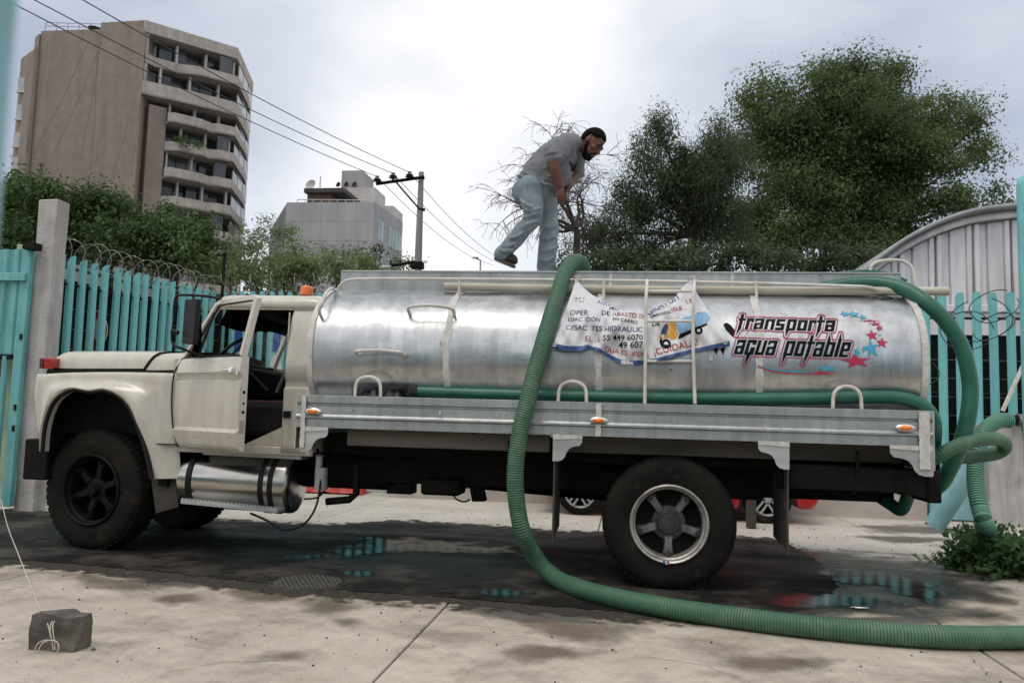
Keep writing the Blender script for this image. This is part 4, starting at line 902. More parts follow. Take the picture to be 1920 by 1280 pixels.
# ---- tank shell
nt_ = 96
m = MB()
def shell(u, v):
    y, z = tpt(2*math.pi*u); x = TX0+(TX1-TX0)*v
    return Vector((x, y, z))
m.grid(shell, nt_, 40, closeu=True)
def cap(x, sgn):
    prof = [(1, 0), (.985, .03), (.94, .07), (.8, .12), (.5, .16), (.2, .175), (.02, .18)]
    m.grid(lambda u, v: (lambda k, h: Vector((x+sgn*h, *tpt(2*math.pi*u, k))))(*prof[int(round(v*6))]), nt_, 6, closeu=True, flip=sgn < 0)
cap(TX0, -.25); cap(TX1, .6)
tank = m.build('tank', ALU, T, 40)
def tband(x, w, k, mat, name, wob=.0):
    m = MB(); prof = [(-w/2, .998), (-w/2, k), (w/2, k), (w/2, .998)]
    ph = random.uniform(0, 6)
    m.grid(lambda u, v: (lambda q: Vector((x+q[0]*(1+wob*math.sin(23*u*6.28+ph)*math.sin(9*u*6.28))+wob*.02*math.sin(60*u), *tpt(2*math.pi*u, q[1]))))(prof[int(round(v*3))]), nt_*2, 3, closeu=True)
    return m.build(name, mat, tank, 40)
for px in (836, 1122, 1424): tband(P(px, 720, 6.62).x, .055, 1.004, SEAL, 'weld_band', .25)
tband(TX0+.012, .045, 1.014, WPIPE, 'end_rim'); tband(TX1-.012, .05, 1.012, SEAL, 'end_rim')
# handles on tank
def on_tank(px, py, lift=0.0):
    Y = 6.62
    for _ in range(12): p = P(px, py, Y); Y = tankY(p.z)
    p = P(px, py, Y); return p-Vector((0, lift, 0))
def grab(pts, name='grab_handle', r=.014, par=None):
    return MB().tube(catmull(pts, 6), r, 10).build(name, WPIPE, par or tank, 50)
a, b = on_tank(769, 590), on_tank(852, 592); up = Vector((0, -.10, .06))
grab([a, a+up*.7, a+up+Vector((.05, 0, .0)), (a+b)/2+up+Vector((0, 0, .012)), b+up+Vector((-.05, 0, 0)), b+up*.7, b])
a, b = on_tank(673, 666), on_tank(757, 668); up = Vector((0, -.10, .03))
grab([a, a+up*.8, a+up+Vector((.04, 0, .0)), (a+b)/2+up+Vector((0, 0, .008)), b+up+Vector((-.04, 0, 0)), b+up*.8, b])
a, b = on_tank(603, 595), P(632, 551, 7.05)
grab([a, a+Vector((0, -.06, .05)), P(605, 565, 6.62), P(612, 548, 6.72), P(622, 541, 6.85), P(629, 546, 6.98), b])
# skirt between tank and deck
m = MB().prism([(TX0+.05, 6.80), (TX1-.05, 6.80), (TX1-.05, 8.6), (TX0+.05, 8.6)], 'xy', 1.25, 1.52); m.build('tank_cradle', GALV, T)
# ---- platform
PXL, PXR = P(556, 770, 6.45).x, P(1749, 800, 6.45).x
ZB, ZT = 1.158, 1.428; H = ZT-ZB
prof = [(6.47, ZB), (6.455, ZB+.004), (6.455, ZB+.27*H), (6.438, ZB+.31*H), (6.438, ZB+.36*H), (6.452, ZB+.42*H), (6.452, ZB+.66*H), (6.472, ZB+.70*H), (6.472, ZB+.74*H), (6.452, ZB+.77*H), (6.452, ZT-.006), (6.462, ZT), (6.53, ZT), (6.53, ZT-.03), (6.48, ZT-.03), (6.48, ZB)]
plat = MB().prism([(y, z) for y, z in prof], 'yz', PXL, PXR).build('side_board', GALV, T, 35)
MB().prism([(2*YC-y, z) for y, z in prof], 'yz', PXL, PXR).build('side_board', GALV, T, 35)
MB().box(PXL, PXR, 6.48, 8.92, ZB+.13, ZB+.16).build('deck', GALVW, T)
MB().box(PXL-.012, PXL, 6.46, 8.94, ZB-.17, ZT-.002).build('front_board', GALVW, T)
MB().box(PXR, PXR+.014, 6.455, 8.945, ZB-.17, ZT-.003).build('rear_board', GALVW, T)
# white painted stripes over the seams
def stripe(x0, x1, z0, z1, y=6.4335):
    m = MB(); n = 14; L_ = [(x0+random.uniform(-.004, .004), z0+(z1-z0)*i/n) for i in range(n+1)]; Rr = [(x1+random.uniform(-.004, .004), z0+(z1-z0)*i/n) for i in range(n+1)]
    m.prism(L_+Rr[::-1], 'xz', y, y+.004) if abs(z1-z0) > abs(x1-x0) else m.box(x0, x1, y, y+.004, z0, z1)
    m.build('paint_stripe', SEAL, plat)
stripe(PXL+.045, PXL+.085, ZB-.16, ZT-.01); stripe(PXR-.10, PXR-.025, ZB-.16, ZT-.01)
xm = P(1123, 780, 6.45).x; stripe(xm-.025, xm+.018, ZB+.005, ZT-.01); x2 = P(1433, 800, 6.45).x; stripe(x2-.006, x2+.006, ZB+.09, ZB+.13)
x2 = P(826, 780, 6.45).x; stripe(x2-.008, x2+.006, ZB+.14, ZB+.17)
# ogee brackets
def bracket(x, sgn, w=.23, h=.20):
    s = [(0, 0), (w, 0), (w*.99, -.05*h/.2), (w*.90, -.075*h/.2), (w*.68, -.085*h/.2), (w*.56, -.10*h/.2), (w*.47, -.13*h/.2), (w*.42, -.165*h/.2), (w*.32, -.19*h/.2), (w*.18, -h), (0, -h)]
    q = MB().prism([(x+sgn*a, ZB+.002+b) for a, b in s], 'xz', 6.447, 6.452); q.v = [(v[0], v[1]+(.0), v[2]) for v in q.v]
    o = q.build('bracket', GALVW, plat)
    MB().prism([(x+sgn*a, ZB+b) for a, b in ((0, .012), (w, .008), (w, -.018), (w*.5, -.024), (0, -.03))], 'xz', 6.441, 6.446).build('paint_stripe', SEAL, plat)
bracket(PXL+.05, 1); bracket(P(1037, 820, 6.45).x, 1); bracket(P(1480, 830, 6.45).x, -1); bracket(PXR-.005, -1, .30, .215)
MB().box(PXR-.10, PXR, 6.449, 6.455, ZB-.20, ZB+.0).build('bracket', GALVW, plat)
# marker lights
for (px, py) in ((587, 771), (1122, 788), (1698, 802)):
    c = P(px, py, 6.43)
    MB().sphere(c, (.075, .018, .030), 20, 10).build('marker_light', CHROME, plat, 60)
    o = MB().sphere(c-Vector((0, .010, 0)), (.050, .016, .020), 16, 8).build('lens', AMBER, plat, 60)
    m = MB()
    for k in (-1, 0, 1): m.sphere(c+Vector((k*.026, -.021, 0)), (.010, .006, .010), 8, 6)
    m.build('lens_bead', AMBER2, plat, 60)
# hoops
for (xa, xb, yb_, yt) in ((665, 714, 740, 706), (1046, 1100, 752, 715), (1561, 1616, 766, 724)):
    a, b = P(xa, yb_, 6.50), P(xb, yb_, 6.50); c = P((xa+xb)/2, yt, 6.50); h = c.z-a.z; r_ = (b.x-a.x)/2
    pts = [a-Vector((0, 0, .05)), a+Vector((.006, 0, h*.5))] + [Vector(((a.x+b.x)/2-math.cos(t)*r_*.92, 6.50, a.z+h*.55+math.sin(t)*h*.45)) for t in [math.pi*i/10 for i in range(11)]] + [b+Vector((-.006, 0, h*.5)), b-Vector((0, 0, .05))]
    MB().tube(pts, .014, 10).build('hoop', WPIPE, T, 50)
# cross bearers and beam under deck
MB().box(P(650, 830, 6.62).x, P(1030, 830, 6.62).x, 6.62, 6.70, ZB-.14, ZB+.12).build('under_beam', WOODB, T, bevel=.008)
MB().box(P(1040, 830, 6.8).x, PXR-.1, 6.8, 6.88, ZB-.14, ZB+.12).build('under_beam', WOODB, T, bevel=.008)
for k in range(9):
    x = PXL+.35+k*.54; MB().box(x, x+.07, 6.6, 8.8, ZB-.01, ZB+.125).build('cross_bearer', DARK, T)
MB().tube([P(955, 825, 6.6), P(955, 870, 6.6), P(957, 905, 6.7)], .013, 8).build('hanger_rod', DARK, T); MB().tube([P(1608, 845, 6.6), P(1607, 900, 6.62), P(1600, 925, 6.65)], .014, 8).build('hanger_rod', DARK, T)
# chassis
for y in (7.2, 8.1): MB().box(-5.1, 2.2, y, y+.1, .68, .95).build('chassis_rail', DARK, T)
MB().box(-2.6, 2.2, 6.95, 8.45, .93, 1.10).build('sub_frame', DARK, T)
MB().box(-3.3, -2.0, 7.25, 8.0, .60, 1.0).build('gearbox', DARK, T, bevel=.05)
MB().tube([(-2.3, YC, .72), (.2, YC, .60)], .07, 12).build('drive_shaft', DARK, T, 40)
MB().box(-.45, 1.15, 7.15, 7.32, .66, .76).build('leaf_spring', DARK, T); MB().box(-.45, 1.15, 8.08, 8.25, .66, .76).build('leaf_spring', DARK, T)
MB().box(-1.75, -1.40, 7.0, 7.3, .60, .74).build('air_tank', DARK, T, bevel=.03)
MB().sphere((.35, YC, .55), (.26, .25, .25), 16, 10).build('differential', DARK, T, 60)
MB().tube([(.35, 6.9, .51), (.35, 8.5, .51)], .08, 12).build('rear_axle', DARK, T, 40)
MB().box(-4.75, -4.55, 7.0, 8.4, .42, .58).build('front_axle', DARK, T, bevel=.02)
MB().box(-5.15, -4.1, 7.35, 8.05, .75, 1.5).build('engine', DARK, T, bevel=.06)
# rear bumper beam with end plate
a = P(1690, 890, 6.62); b = P(1765, 940, 6.62)
MB().prism([(a.x-.9, .80), (a.x-.9, 1.0), (b.x-.02, .98), (b.x, .74), (b.x-.25, .80)], 'xz', 6.62, 6.72).build('rear_bumper', DARK, T, bevel=.015)
MB().box(b.x-.1, b.x, 6.6, 8.8, .74, .98).build('rear_bumper', DARK, T, bevel=.015)
# L shaped exhaust and hanging parts
MB().tube([P(668, 870, 6.95), P(668, 925, 6.95), P(655, 936, 6.95), P(612, 940, 6.95)], .032, 10).build('exhaust_pipe', DARK, T, 60)
MB().box(P(728, 900, 7.3).x, P(775, 900, 7.3).x, 7.25, 7.45, P(750, 925, 7.3).z, .9).build('hanging_box', DARK, T, bevel=.01)
MB().prism([(P(x, y, 7.3).x, P(x, y, 7.3).z) for x, y in ((880, 900), (902, 900), (910, 939), (887, 939))], 'xz', 7.25, 7.4).build('hanging_box', DARK, T)
m = MB(); c = P(868, 925, 7.2)
m.tube([c+Vector((.09*math.cos(t), .02*math.sin(2*t), .07*math.sin(t))) for t in [i*.35 for i in range(17)]], .008, 6); m.build('cable_loop', WIRE, T, 60)
MB().lathe([(0, 0), (.055, 0), (.055, .19), (0, .19)], P(601, 918, 6.85), (0, 0, 1), 16).build('filter_canister', GALVW, T, 40)
MB().lathe([(0, 0), (.03, 0), (.03, .09), (.05, .1), (0, .12)], P(598, 876, 6.85), (0, 0, 1), 12).build('valve', GALVW, T, 40)
MB().tube(catmull([P(598, 862, 6.85), P(601, 905, 6.8), P(590, 955, 6.75), P(565, 985, 6.7), P(530, 992, 6.7), P(500, 975, 6.72), P(470, 962, 6.78)], 8), .010, 8).build('brake_hose', BLACK, T, 60)
MB().tube(catmull([P(570, 935, 6.9), P(595, 932, 6.9), P(612, 915, 6.95), P(620, 900, 7)], 8), .008, 8).build('brake_hose', BLACK, T, 60)
# mudflaps
for (px, X2) in ((1037, 0), (1476, 0)):
    x = P(px, 900, 6.5).x; sg_ = 1 if px < 1200 else -1
    m = MB(); m.prism([(6.5, .32), (6.50, ZB-.18), (7.10, ZB-.18), (7.10, .38), (6.62, .36)], 'yz', x, x+.012); m.build('mudflap', FLAP, T)
# ---- wheels
def tyre_mb(c, ax, R_, w):
    ax = Vector(ax).normalized(); m = MB(); ri = R_*.575
    prof = [(ri*.99, .10*w), (ri, .03*w), (ri*1.06, .0), (R_*.72, -.06*w), (R_*.85, -.065*w), (R_*.93, -.02*w), (R_*.965, .05*w), (R_*.985, .10*w), (R_, .22*w), (R_*1.0, .5*w), (R_, .78*w), (R_*.985, .9*w), (R_*.93, 1.02*w), (R_*.72, 1.06*w), (ri, .97*w), (ri*.99, .9*w)]
    m.lathe(prof, c, ax, 64)
    # tread lugs
    q = Vector((0, 0, 1)); u = (q-ax*q.dot(ax)).normalized(); v = ax.cross(u); n = 54
    for k in range(n):
        a = 2*math.pi*k/n; d = u*math.cos(a)+v*math.sin(a); t = -u*math.sin(a)+v*math.cos(a)
        for (h0, off) in ((.07, 0), (.30, .5), (.52, 0), (.74, .5)):
            a2 = a+off*2*math.pi/n; d2 = u*math.cos(a2)+v*math.sin(a2); t2 = -u*math.sin(a2)+v*math.cos(a2)
            rr = R_*(.998 if .2 < h0+.09 < .8 else .985)
            mat = Matrix((t2, ax, d2)).transposed(); m.obox(c+ax*((h0+.095)*w)+d2*rr, (R_*.074, w*.19, R_*.035), mat)
    return m
def wheel(c, ax, kind, R_, w, par, spokes=5):
    ax = Vector(ax).normalized(); c = Vector(c); q = Vector((0, 0, 1)); u = q; v = ax.cross(u)      # ax points INTO the truck
    m = MB(); ri = R_*.575
    hub = MB()
    dep = .09 if kind == 'rear' else .05
    if kind == 'rear':
        hub.lathe([(0, dep-.03), (.05, dep-.03), (.06, dep-.02), (.075, dep-.02), (.09, dep+.0), (.13, dep+.01), (.14, dep+.08)], c, ax, 24)
        for k in range(10):
            a = 2*math.pi*k/10; d = u*math.cos(a)+v*math.sin(a); hub.lathe([(0, -.012), (.011, -.012), (.012, .01)], c+d*.098+ax*(dep), ax, 6)
    else:
        hub.lathe([(0, dep-.05), (.045, dep-.05), (.055, dep-.03), (.06, dep), (.10, dep+.01), (.11, dep+.07)], c, ax, 24)
    o = hub.build('wheel', HUBD if kind == 'rear' else RIMB, par, 40)
    rimmat = RIMS if kind == 'rear' else RIMB
    m = MB(); m.lathe([(ri*1.02, .03), (ri*1.035, -.012), (ri*1.0, -.022), (ri*.96, -.012), (ri*.945, .02), (ri*.93, .03), (ri*.90, .035), (ri*.885, .07), (ri*.875, .16), (ri*.87, .2)], c, ax, 48)
    m.build('rim', rimmat, o, 40)
    m = MB(); m.lathe([(0, .17), (ri*.88, .17)], c, ax, 32); m.build('inner_disc', DARK, o)
    ns = 5 if kind == 'rear' else 6
    for k in range(ns):
        a = 2*math.pi*k/ns+(math.pi if ns == 5 else .2); d = u*math.cos(a)+v*math.sin(a); t = -u*math.sin(a)+v*math.cos(a)
        mat = Matrix((t, ax, d)).transposed(); m = MB(); r0, r1 = .10, ri*.86
        # tapered cast spoke
        def sp(rr, wd, h0, h1): return [c+d*rr+t*wd+ax*h0, c+d*rr-t*wd+ax*h0, c+d*rr-t*wd*1.3+ax*h1, c+d*rr+t*wd*1.3+ax*h1]
        rings = [sp(r0, .030, dep, dep+.1), sp((r0+r1)/2, .026, dep-.01, dep+.1), sp(r1*.93, .034, dep-.0, dep+.1), sp(r1, .036, dep+.03, dep+.1)]
        vs = sum(rings, []); fs = []
        for i in range(3):
            for j in range(4): j2 = (j+1) % 4; fs.append((i*4+j, i*4+j2, (i+1)*4+j2, (i+1)*4+j))
        fs += [(3, 2, 1, 0), (12, 13, 14, 15)]
        m.add(vs, fs); m.build('spoke', SPOKEF if kind == 'rear' else RIMB, o, bevel=.006, seg=1)
        m = MB(); m.lathe([(0, -.03), (.016, -.03), (.017, -.005), (.030, 0.0), (.032, .02)], c+d*(r1*.93)+ax*(dep-.0), ax, 8); m.build('clamp_bolt', HUBD if kind == 'rear' else RIMB, o, 40)
    tyre_mb(c, ax, R_, w).build('tyre', TYRE, o, 40)
    return o
wr = P(1255, 982, 6.5)
wheel((wr.x, 6.52, .508), (0, 1, 0), 'rear', .508, .25, T)
o = MB().lathe([(0, .1), (.28, .1)], (wr.x, 6.84, .508), (0, 1, 0), 32).build('wheel', DARK, T); tyre_mb(Vector((wr.x, 6.83, .508)), (0, 1, 0), .508, .25).build('tyre', TYRE, o, 40)
wheel((wr.x, 8.88, .508), (0, -1, 0), 'rear', .508, .25, T)
o = MB().lathe([(0, .1), (.28, .1)], (wr.x, 8.56, .508), (0, -1, 0), 32).build('wheel', DARK, T); tyre_mb(Vector((wr.x, 8.57, .508)), (0, -1, 0), .508, .25).build('tyre', TYRE, o, 40)
# red and blue paint ticks on rear rim
for k, mt in ((0, BLUEH), (1, WHITP), (2, REDP)):
    a = -math.pi/2-.16+.055*k; c = Vector((wr.x, 6.492, .508)); r_ = .508*.575
    pts = [c+Vector((math.cos(a+da)*rr, 0, math.sin(a+da)*rr)) for da, rr in ((0, r_*.95), (.045, r_*.95), (.07, r_*1.035), (.025, r_*1.035))]
    MB().extrude(pts, (0, .012, 0)).build('paint_tick', mt, T)
wf = P(178, 918, 6.84); ST = R(10)
fc = Vector((wf.x-.045, 6.85, .535))
wheel(fc, (math.sin(ST), math.cos(ST), 0), 'front', .535, .27, T)
wheel((fc.x+.05, 8.54, .535), (-math.sin(ST), -math.cos(ST), 0), 'front', .535, .27, T)
# ---- front fender: surface between wheel arch and outline
YF = 6.74
A_ = [(83, 846), (88, 800), (100, 763), (117, 742), (143, 730), (173, 735), (200, 732), (227, 743), (247, 765), (263, 802), (277, 845), (288, 897)]
O_ = [(79, 842), (63, 797), (58, 742), (62, 701), (120, 698), (173, 697), (215, 697), (270, 698), (326, 699), (322, 770), (330, 832), (334, 897)]
Aw = [P(x, y, YF) for x, y in A_]; Ow = [P(x, y, YF) for x, y in O_]
Ac = catmull(Aw, 6); Oc = []
for a, b in zip(Ow[:-1], Ow[1:]): Oc += [a.lerp(b, i/6) for i in range(6)]
Oc.append(Ow[-1]); nA = len(Ac)
prof_t = [(0, .06), (0.0, .0), (.03, -.05), (.10, -.065), (.24, -.055), (.40, -.01), (.52, .020), (.68, .024), (.85, .024), (.95, .03), (1.0, .05)]
def fender(mir):
    m = MB()
    def fn(u, v):
        i = int(round(u*(nA-1))); t, dy = prof_t[int(round(v*(len(prof_t)-1)))]; a, o_ = Ac[i], Oc[i]; p = a.lerp(o_, t)
        fl = min(1, max(0, (nA-1-i)/14.))      # flare fades at the rear tail
        y = YF+dy*(fl if dy < 0 else 1)
        return Vector((p.x, y if not mir else 2*YC-y, p.z))
    m.grid(fn, nA-1, len(prof_t)-1, flip=mir)
    # top ledge and inner return
    i0, i1 = 18, 48
    m.grid(lambda u, v: (lambda p: Vector((p.x, (YF+.05+.32*v) if not mir else 2*YC-(YF+.05+.32*v), p.z+(.012*math.sin(v*3)))))(Oc[i0+int(round(u*(i1-i0)))]), i1-i0, 4, flip=mir)
    # nose going inwards
    m.grid(lambda u, v: (lambda p: Vector((p.x-.06*math.sin(math.pi*v/2)+.0, (YF+.05+.9*v) if not mir else 2*YC-(YF+.05+.9*v), p.z)))(Oc[int(round(u*18))]), 18, 6, flip=not mir)
    return m.build('fender', CREAM, T, 55)
fen = fender(False); fender(True)
m = MB(); m.grid(lambda u, v: (lambda p: Vector((p.x+.02-.06*math.sin(math.pi*v/2), YF+.075+.9*v, p.z-.0)))(Oc[int(round(u*18))].lerp(Ac[int(round(u*18))], .12)), 18, 6); m.build('nose_dark_shell', DARK, fen, 60)  # dark shell added inside the cream nose so the arch looks black
MB().tube([p+Vector((0, -.03, 0)) for p in Ac], .021, 8, flat=1.0).build('arch_trim', BLACK, fen, 50)
MB().box(P(283, 831, YF).x, P(333, 831, YF).x, YF-.012, YF+.03, P(300, 832, YF).z-.002, P(300, 831, YF).z).build('seam', BLACK, fen)
for ysd in (7.05, 8.27):
    MB().box(-5.25, -4.02, ysd, ysd+.06, 1.02, 1.62).build('dark_well_panel', DARK, T)
MB().box(-5.25, -3.95, 6.85, 8.55, 1.55, 1.60).build('dark_well_panel', DARK, T); MB().box(-4.06, -3.98, 6.80, 8.6, .6, 1.6).build('dark_well_panel', DARK, T)
a = P(283, 897, 6.8); MB().prism([(P(x, y, 6.85).x, P(x, y, 6.85).z) for x, y in ((283, 895), (330, 895), (334, 950), (292, 962))], 'xz', 6.85, 6.87).build('splash_flap', FLAP, T)
MB().box(-5.27, -5.25, 6.86, 8.54, .72, 1.6).build('dark_well_panel', DARK, T); MB().box(-5.25, -4.0, 8.50, 8.52, .75, 1.6).build('dark_well_panel', DARK, T)  # dark panels added to black out the cream inner fender
# bumper end (black) in front of the wheel
a, b = P(47, 822, 6.85), P(85, 900, 6.85)
MB().box(a.x, b.x-.0, 6.85, 8.55, b.z, a.z).build('front_bumper', DARK, T, bevel=.015)
# red lamp on the nose
a, b = P(76, 670, 6.86), P(102, 692, 6.86)
o = MB().box(a.x+.05, b.x, 6.84, 6.95, b.z, a.z).build('nose_lamp', REDL, T, bevel=.015); MB().box(a.x, a.x+.045, 6.845, 6.945, b.z+.005, a.z-.005).build('lamp_body', M('dark red lamp body', (.10, .015, .012), .4), o, bevel=.01); MB().box(a.x+.03, a.x+.07, 6.88, 6.92, b.z-.05, b.z).build('lamp_stalk', CHROME, o)
# ---- hood and cowl
hx0, hx1, hx2 = P(98, 672, 6.95).x, P(278, 660, 6.95).x, P(350, 660, 6.95).x
zl = P(200, 693, 6.93).z
def hood(x0, x1, name, drop, xk0=0, xk1=0):
    sec = [(6.92, zl), (6.925, zl+.07), (6.945, zl+.12), (7.00, zl+.155), (7.10, zl+.175), (7.4, zl+.195), (YC, zl+.205)]
    sec = sec + [(2*YC-y, z) for y, z in sec[-2::-1]]; n = len(sec)-1; m = MB()
    def fn(u, v):
        y, z = sec[int(round(u*n))]; x = x0+(x1-x0)*v
        k = (1-v)/.12 if False else v/.10
        if drop and k < 1: z = zl+(z-zl)*(.50+.50*math.sin(k*math.pi/2)**.8); x -= .0
        h = (z-zl)/.2
        return Vector((x+(xk0*(1-v)+xk1*v)*h, y, z+.018*v*(1 if drop else 1)))
    m.grid(fn, n, 24); o = m.build(name, CREAM, T, 50)
    return o
hd_ = hood(hx0, hx1-.02, 'hood', True, 0, .12); cw_ = hood(hx1+.005, hx2+.02, 'cowl', False, .12, .09)
MB().box(hx0+.03, hx2-.06, 6.912, 6.94, zl-.014, zl+.004).build('hood_seal', BLACK, hd_)
m = MB(); m.tube([Vector((hx1-.01+.12*((z-zl)/.2), y, z+.012)) for y, z in ((6.915, zl), (6.92, zl+.07), (6.94, zl+.12), (7.0, zl+.155), (7.10, zl+.172))], .009, 6); m.build('seam', BLACK, hd_)
MB().box(-5.2, -3.9, 6.96, 8.44, 1.45, zl+.02).build('engine_bay', DARK, T)
# ---- cab
XH = P(329, 700, 6.76).x; XB = P(600, 700, 6.86).x; XJ = P(534, 700, 6.76).x; YS = 6.76
ZS, ZBELT, ZR = .93, 1.715, 2.235
def ysz(z): return YS+max(0, z-ZBELT)*.24
cabm = MB()
def side(mir):
    m = MB()
    def fn(u, v):
        zs_ = [ZS, 1.0, 1.10, 1.48, 1.50, 1.56, 1.585, 1.70, 1.75, 1.95, 2.12, 2.20, 2.245]; n = len(zs_)-1
        z = zs_[int(round(v*n))]; x = XJ+(XB-XJ)*u; y = ysz(z)
        if 1.49 < z < 1.57: y += .026
        if z < 1.45: y -= .0
        k = max(0, (u-.72)/.28); y += .11*(1-math.sqrt(max(0, 1-k*k)))
        if z > 2.19: y += .03
        return Vector((x, y if not mir else 2*YC-y, z))
    m.grid(fn, 14, 12, flip=mir); return m.build('cab_corner', CREAM, T, 50, solid=.02, off=-1)
side(False); side(True)
MB().box(XB-.02, XB+.0, ysz(1.4)+.10, 2*YC-ysz(1.4)-.10, ZS, 2.2).build('cab_back', CREAM, T)
MB().box(XB-.03, XB-.021, 6.93, 8.47, ZS, 2.2).build('back_trim', INTER, T)
# drip channel line on corner and handle hole, seam
MB().box(P(541, 600, 6.8).x, P(541, 600, 6.8).x+.01, 6.755+.06, 6.80, 1.78, 2.15).build('drip_channel', CREAM2, T)
a, b = P(532, 770, 6.755), P(545, 783, 6.755); MB().box(a.x, b.x, 6.742, 6.76, b.z, a.z).build('filler_recess', BLACK, T); 
# sill
MB().box(XH, XB, 6.765, 6.95, .905, .985).build('sill', CREAM, T, bevel=.015); MB().box(XH, XB, 8.45, 8.635, .905, .985).build('sill', CREAM, T, bevel=.015)
MB().prism([(XJ-.35, .985), (XJ+.02, .985), (XJ+.02, 1.16)], 'xz', 6.77, 6.80).build('sill', CREAM, T)
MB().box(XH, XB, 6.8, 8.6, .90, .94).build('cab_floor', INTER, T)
# A pillars
xa0 = P(352, 656, 6.8).x; xa1 = P(414, 566, 6.9).x; zA = ZR
for mir in (False, True):
    f = (lambda y: 2*YC-y) if mir else (lambda y: y)
    m = MB(); m.tube([(xa0-.02, f(6.80), 1.60), (xa0+.02, f(6.80), 1.78), (xa0+(xa1-xa0)*.55, f(6.85), 2.03), (xa1, f(6.90), ZR)], .032, 8); m.build('windshield_pillar', CREAM, T, 60)
    MB().box(XH-.03, XH+.04, min(f(6.78), f(6.9)), max(f(6.78), f(6.9)), ZS, 1.72).build('hinge_pillar', CREAM, T)
# roof
m = MB(); rx0, rx1 = xa1-.03, XB+.012
def roof(u, v):
    x = rx0+(rx1-rx0)*u; a = (v-.5)*2
    y = YC+a*(YC-6.872); e_ = (1-abs(a)**7)**(1/3.0) if abs(a) < 1 else 0
    ku = (u-.82)/.18 if u > .82 else 0; kf = (.06-u)/.06 if u < .06 else 0
    e2_ = max(0, 1-max(ku, kf)**3)**.5
    return Vector((x, y, ZR-.03+.130*e_*e2_+.02*(1-a*a)*e2_))
m.grid(roof, 32, 40); m.build('roof', CREAM, T, 50, solid=.02, off=-1)
MB().box(rx0+.06, rx1-.04, 6.95, 8.45, ZR-.035, ZR-.02).build('headliner', INTER, T)
for y_ in (6.885, 2*YC-6.885-.03): MB().box(rx0+.02, rx1-.05, y_, y_+.03, ZR-.055, ZR-.01).build('drip_rail', CREAM2, T, bevel=.006)
# windshield
m = MB(); m.add([(xa0+.0, 6.82, 1.74), (xa0+.0, 8.58, 1.74), (xa1-.0, 8.49, ZR-.02), (xa1-.0, 6.91, ZR-.02)], [(0, 1, 2, 3)]); m.build('windshield', GLASS, T)
MB().tube([(xa0, 6.82, 1.735), (xa0, 8.58, 1.735)], .02, 6).build('windshield_seal', BLACK, T)
# far side closed door with window opening
fy = 2*YC-YS
MB().box(XH+.04, XJ, fy-.03, fy, ZS+.05, 1.74).build('far_door', CREAM, T)
m = MB(); m.tube([(XH+.06, 2*YC-6.80, 1.74), (xa1+.03, 2*YC-6.89, ZR-.03), (XJ, 2*YC-6.885, ZR-.02), (XJ, 2*YC-6.79, 1.74)], .022, 6); m.build('far_door_frame', CREAM, T)
MB().add([(XH+.08, fy-.05, 1.74), (XJ, fy-.05, 1.74), (XJ, fy-.13, ZR-.03), (xa1+.03, fy-.13, ZR-.03)], [(0, 1, 2, 3)]).build('far_window', GLASS, T)
MB().box(xa0+.32, XJ-.0, fy-.12, fy-.06, 1.10, 1.70).build('far_door_card', INTER, T)
# interior
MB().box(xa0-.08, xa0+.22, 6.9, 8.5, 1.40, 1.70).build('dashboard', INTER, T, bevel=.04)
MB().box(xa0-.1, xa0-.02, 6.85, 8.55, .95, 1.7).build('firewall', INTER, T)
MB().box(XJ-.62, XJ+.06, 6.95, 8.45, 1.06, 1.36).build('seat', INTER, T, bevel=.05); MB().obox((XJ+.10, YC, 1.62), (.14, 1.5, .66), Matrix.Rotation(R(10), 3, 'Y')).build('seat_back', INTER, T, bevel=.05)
MB().box(XJ-.6, XJ-.1, 7.0, 7.5, 1.362, 1.378).build('seat_cover', M('faded red seat cloth', (.12, .05, .045), .9), T)
sw = P(436, 664, 7.22); rot = Euler((0, R(-48), 0)).to_matrix() 
pts = [sw+rot @ Vector((.19*math.cos(t), .19*math.sin(t), 0)) for t in [i*math.pi/18 for i in range(36)]]
o = MB().tube(pts, .016, 8, closed=True).build('steering_wheel', BLACK, T, 60)
m = MB(); m.tube([sw+rot @ Vector((-.2, 0, 0)), sw+rot @ Vector((.2, 0, 0))], .012, 6); m.tube([sw, sw+rot @ Vector((0, 0, -.5))], .025, 8); m.build('steering_column', BLACK, o, 60)
MB().tube([(XJ+.02, 6.98, 2.1), (XJ-.05, 7.0, 1.75), (XJ-.18, 7.02, 1.45)], .018, 6).build('seat_belt', M('grey webbing', (.10, .10, .09), .8), T)
m = MB(); m.grid(lambda u, v: Vector((XJ-.55+.6*u, 7.35+.9*v, ZR-.10-.14*math.sin(3.1*u)*(.6+.4*math.sin(7*v))-.05*math.sin(11*u+5*v))), 20, 14); m.build('headliner_dark_sheet', INTER, T, 60)
zs2 = P(512, 654, 8.35).z; m = MB(); m.grid(lambda u, v: Vector((XH+.35+(XJ-XH-.37)*u, 8.36+.02*math.sin(9*u), ZR-.02-(ZR-zs2+.02*math.sin(13*u)+.12*(u-.5))*v)), 24, 6); m.build('headliner_dark_sheet', INTER, T, 60)  # dark sheet drawn down over the far window to blacken the doorway
zs3 = P(450, 618, 7.4).z; m = MB(); m.grid(lambda u, v: Vector((xa1+.03-(xa1-xa0)*.75*v*(ZR-zs3)/(ZR-1.74), 6.97+1.46*u, ZR-.03-(ZR-.03-zs3+.025*math.sin(6*u)-.03*u)*v)), 30, 6); m.build('dark_visor_band', INTER, T, 60)  # full-width dark band hung low so the cab view turns black
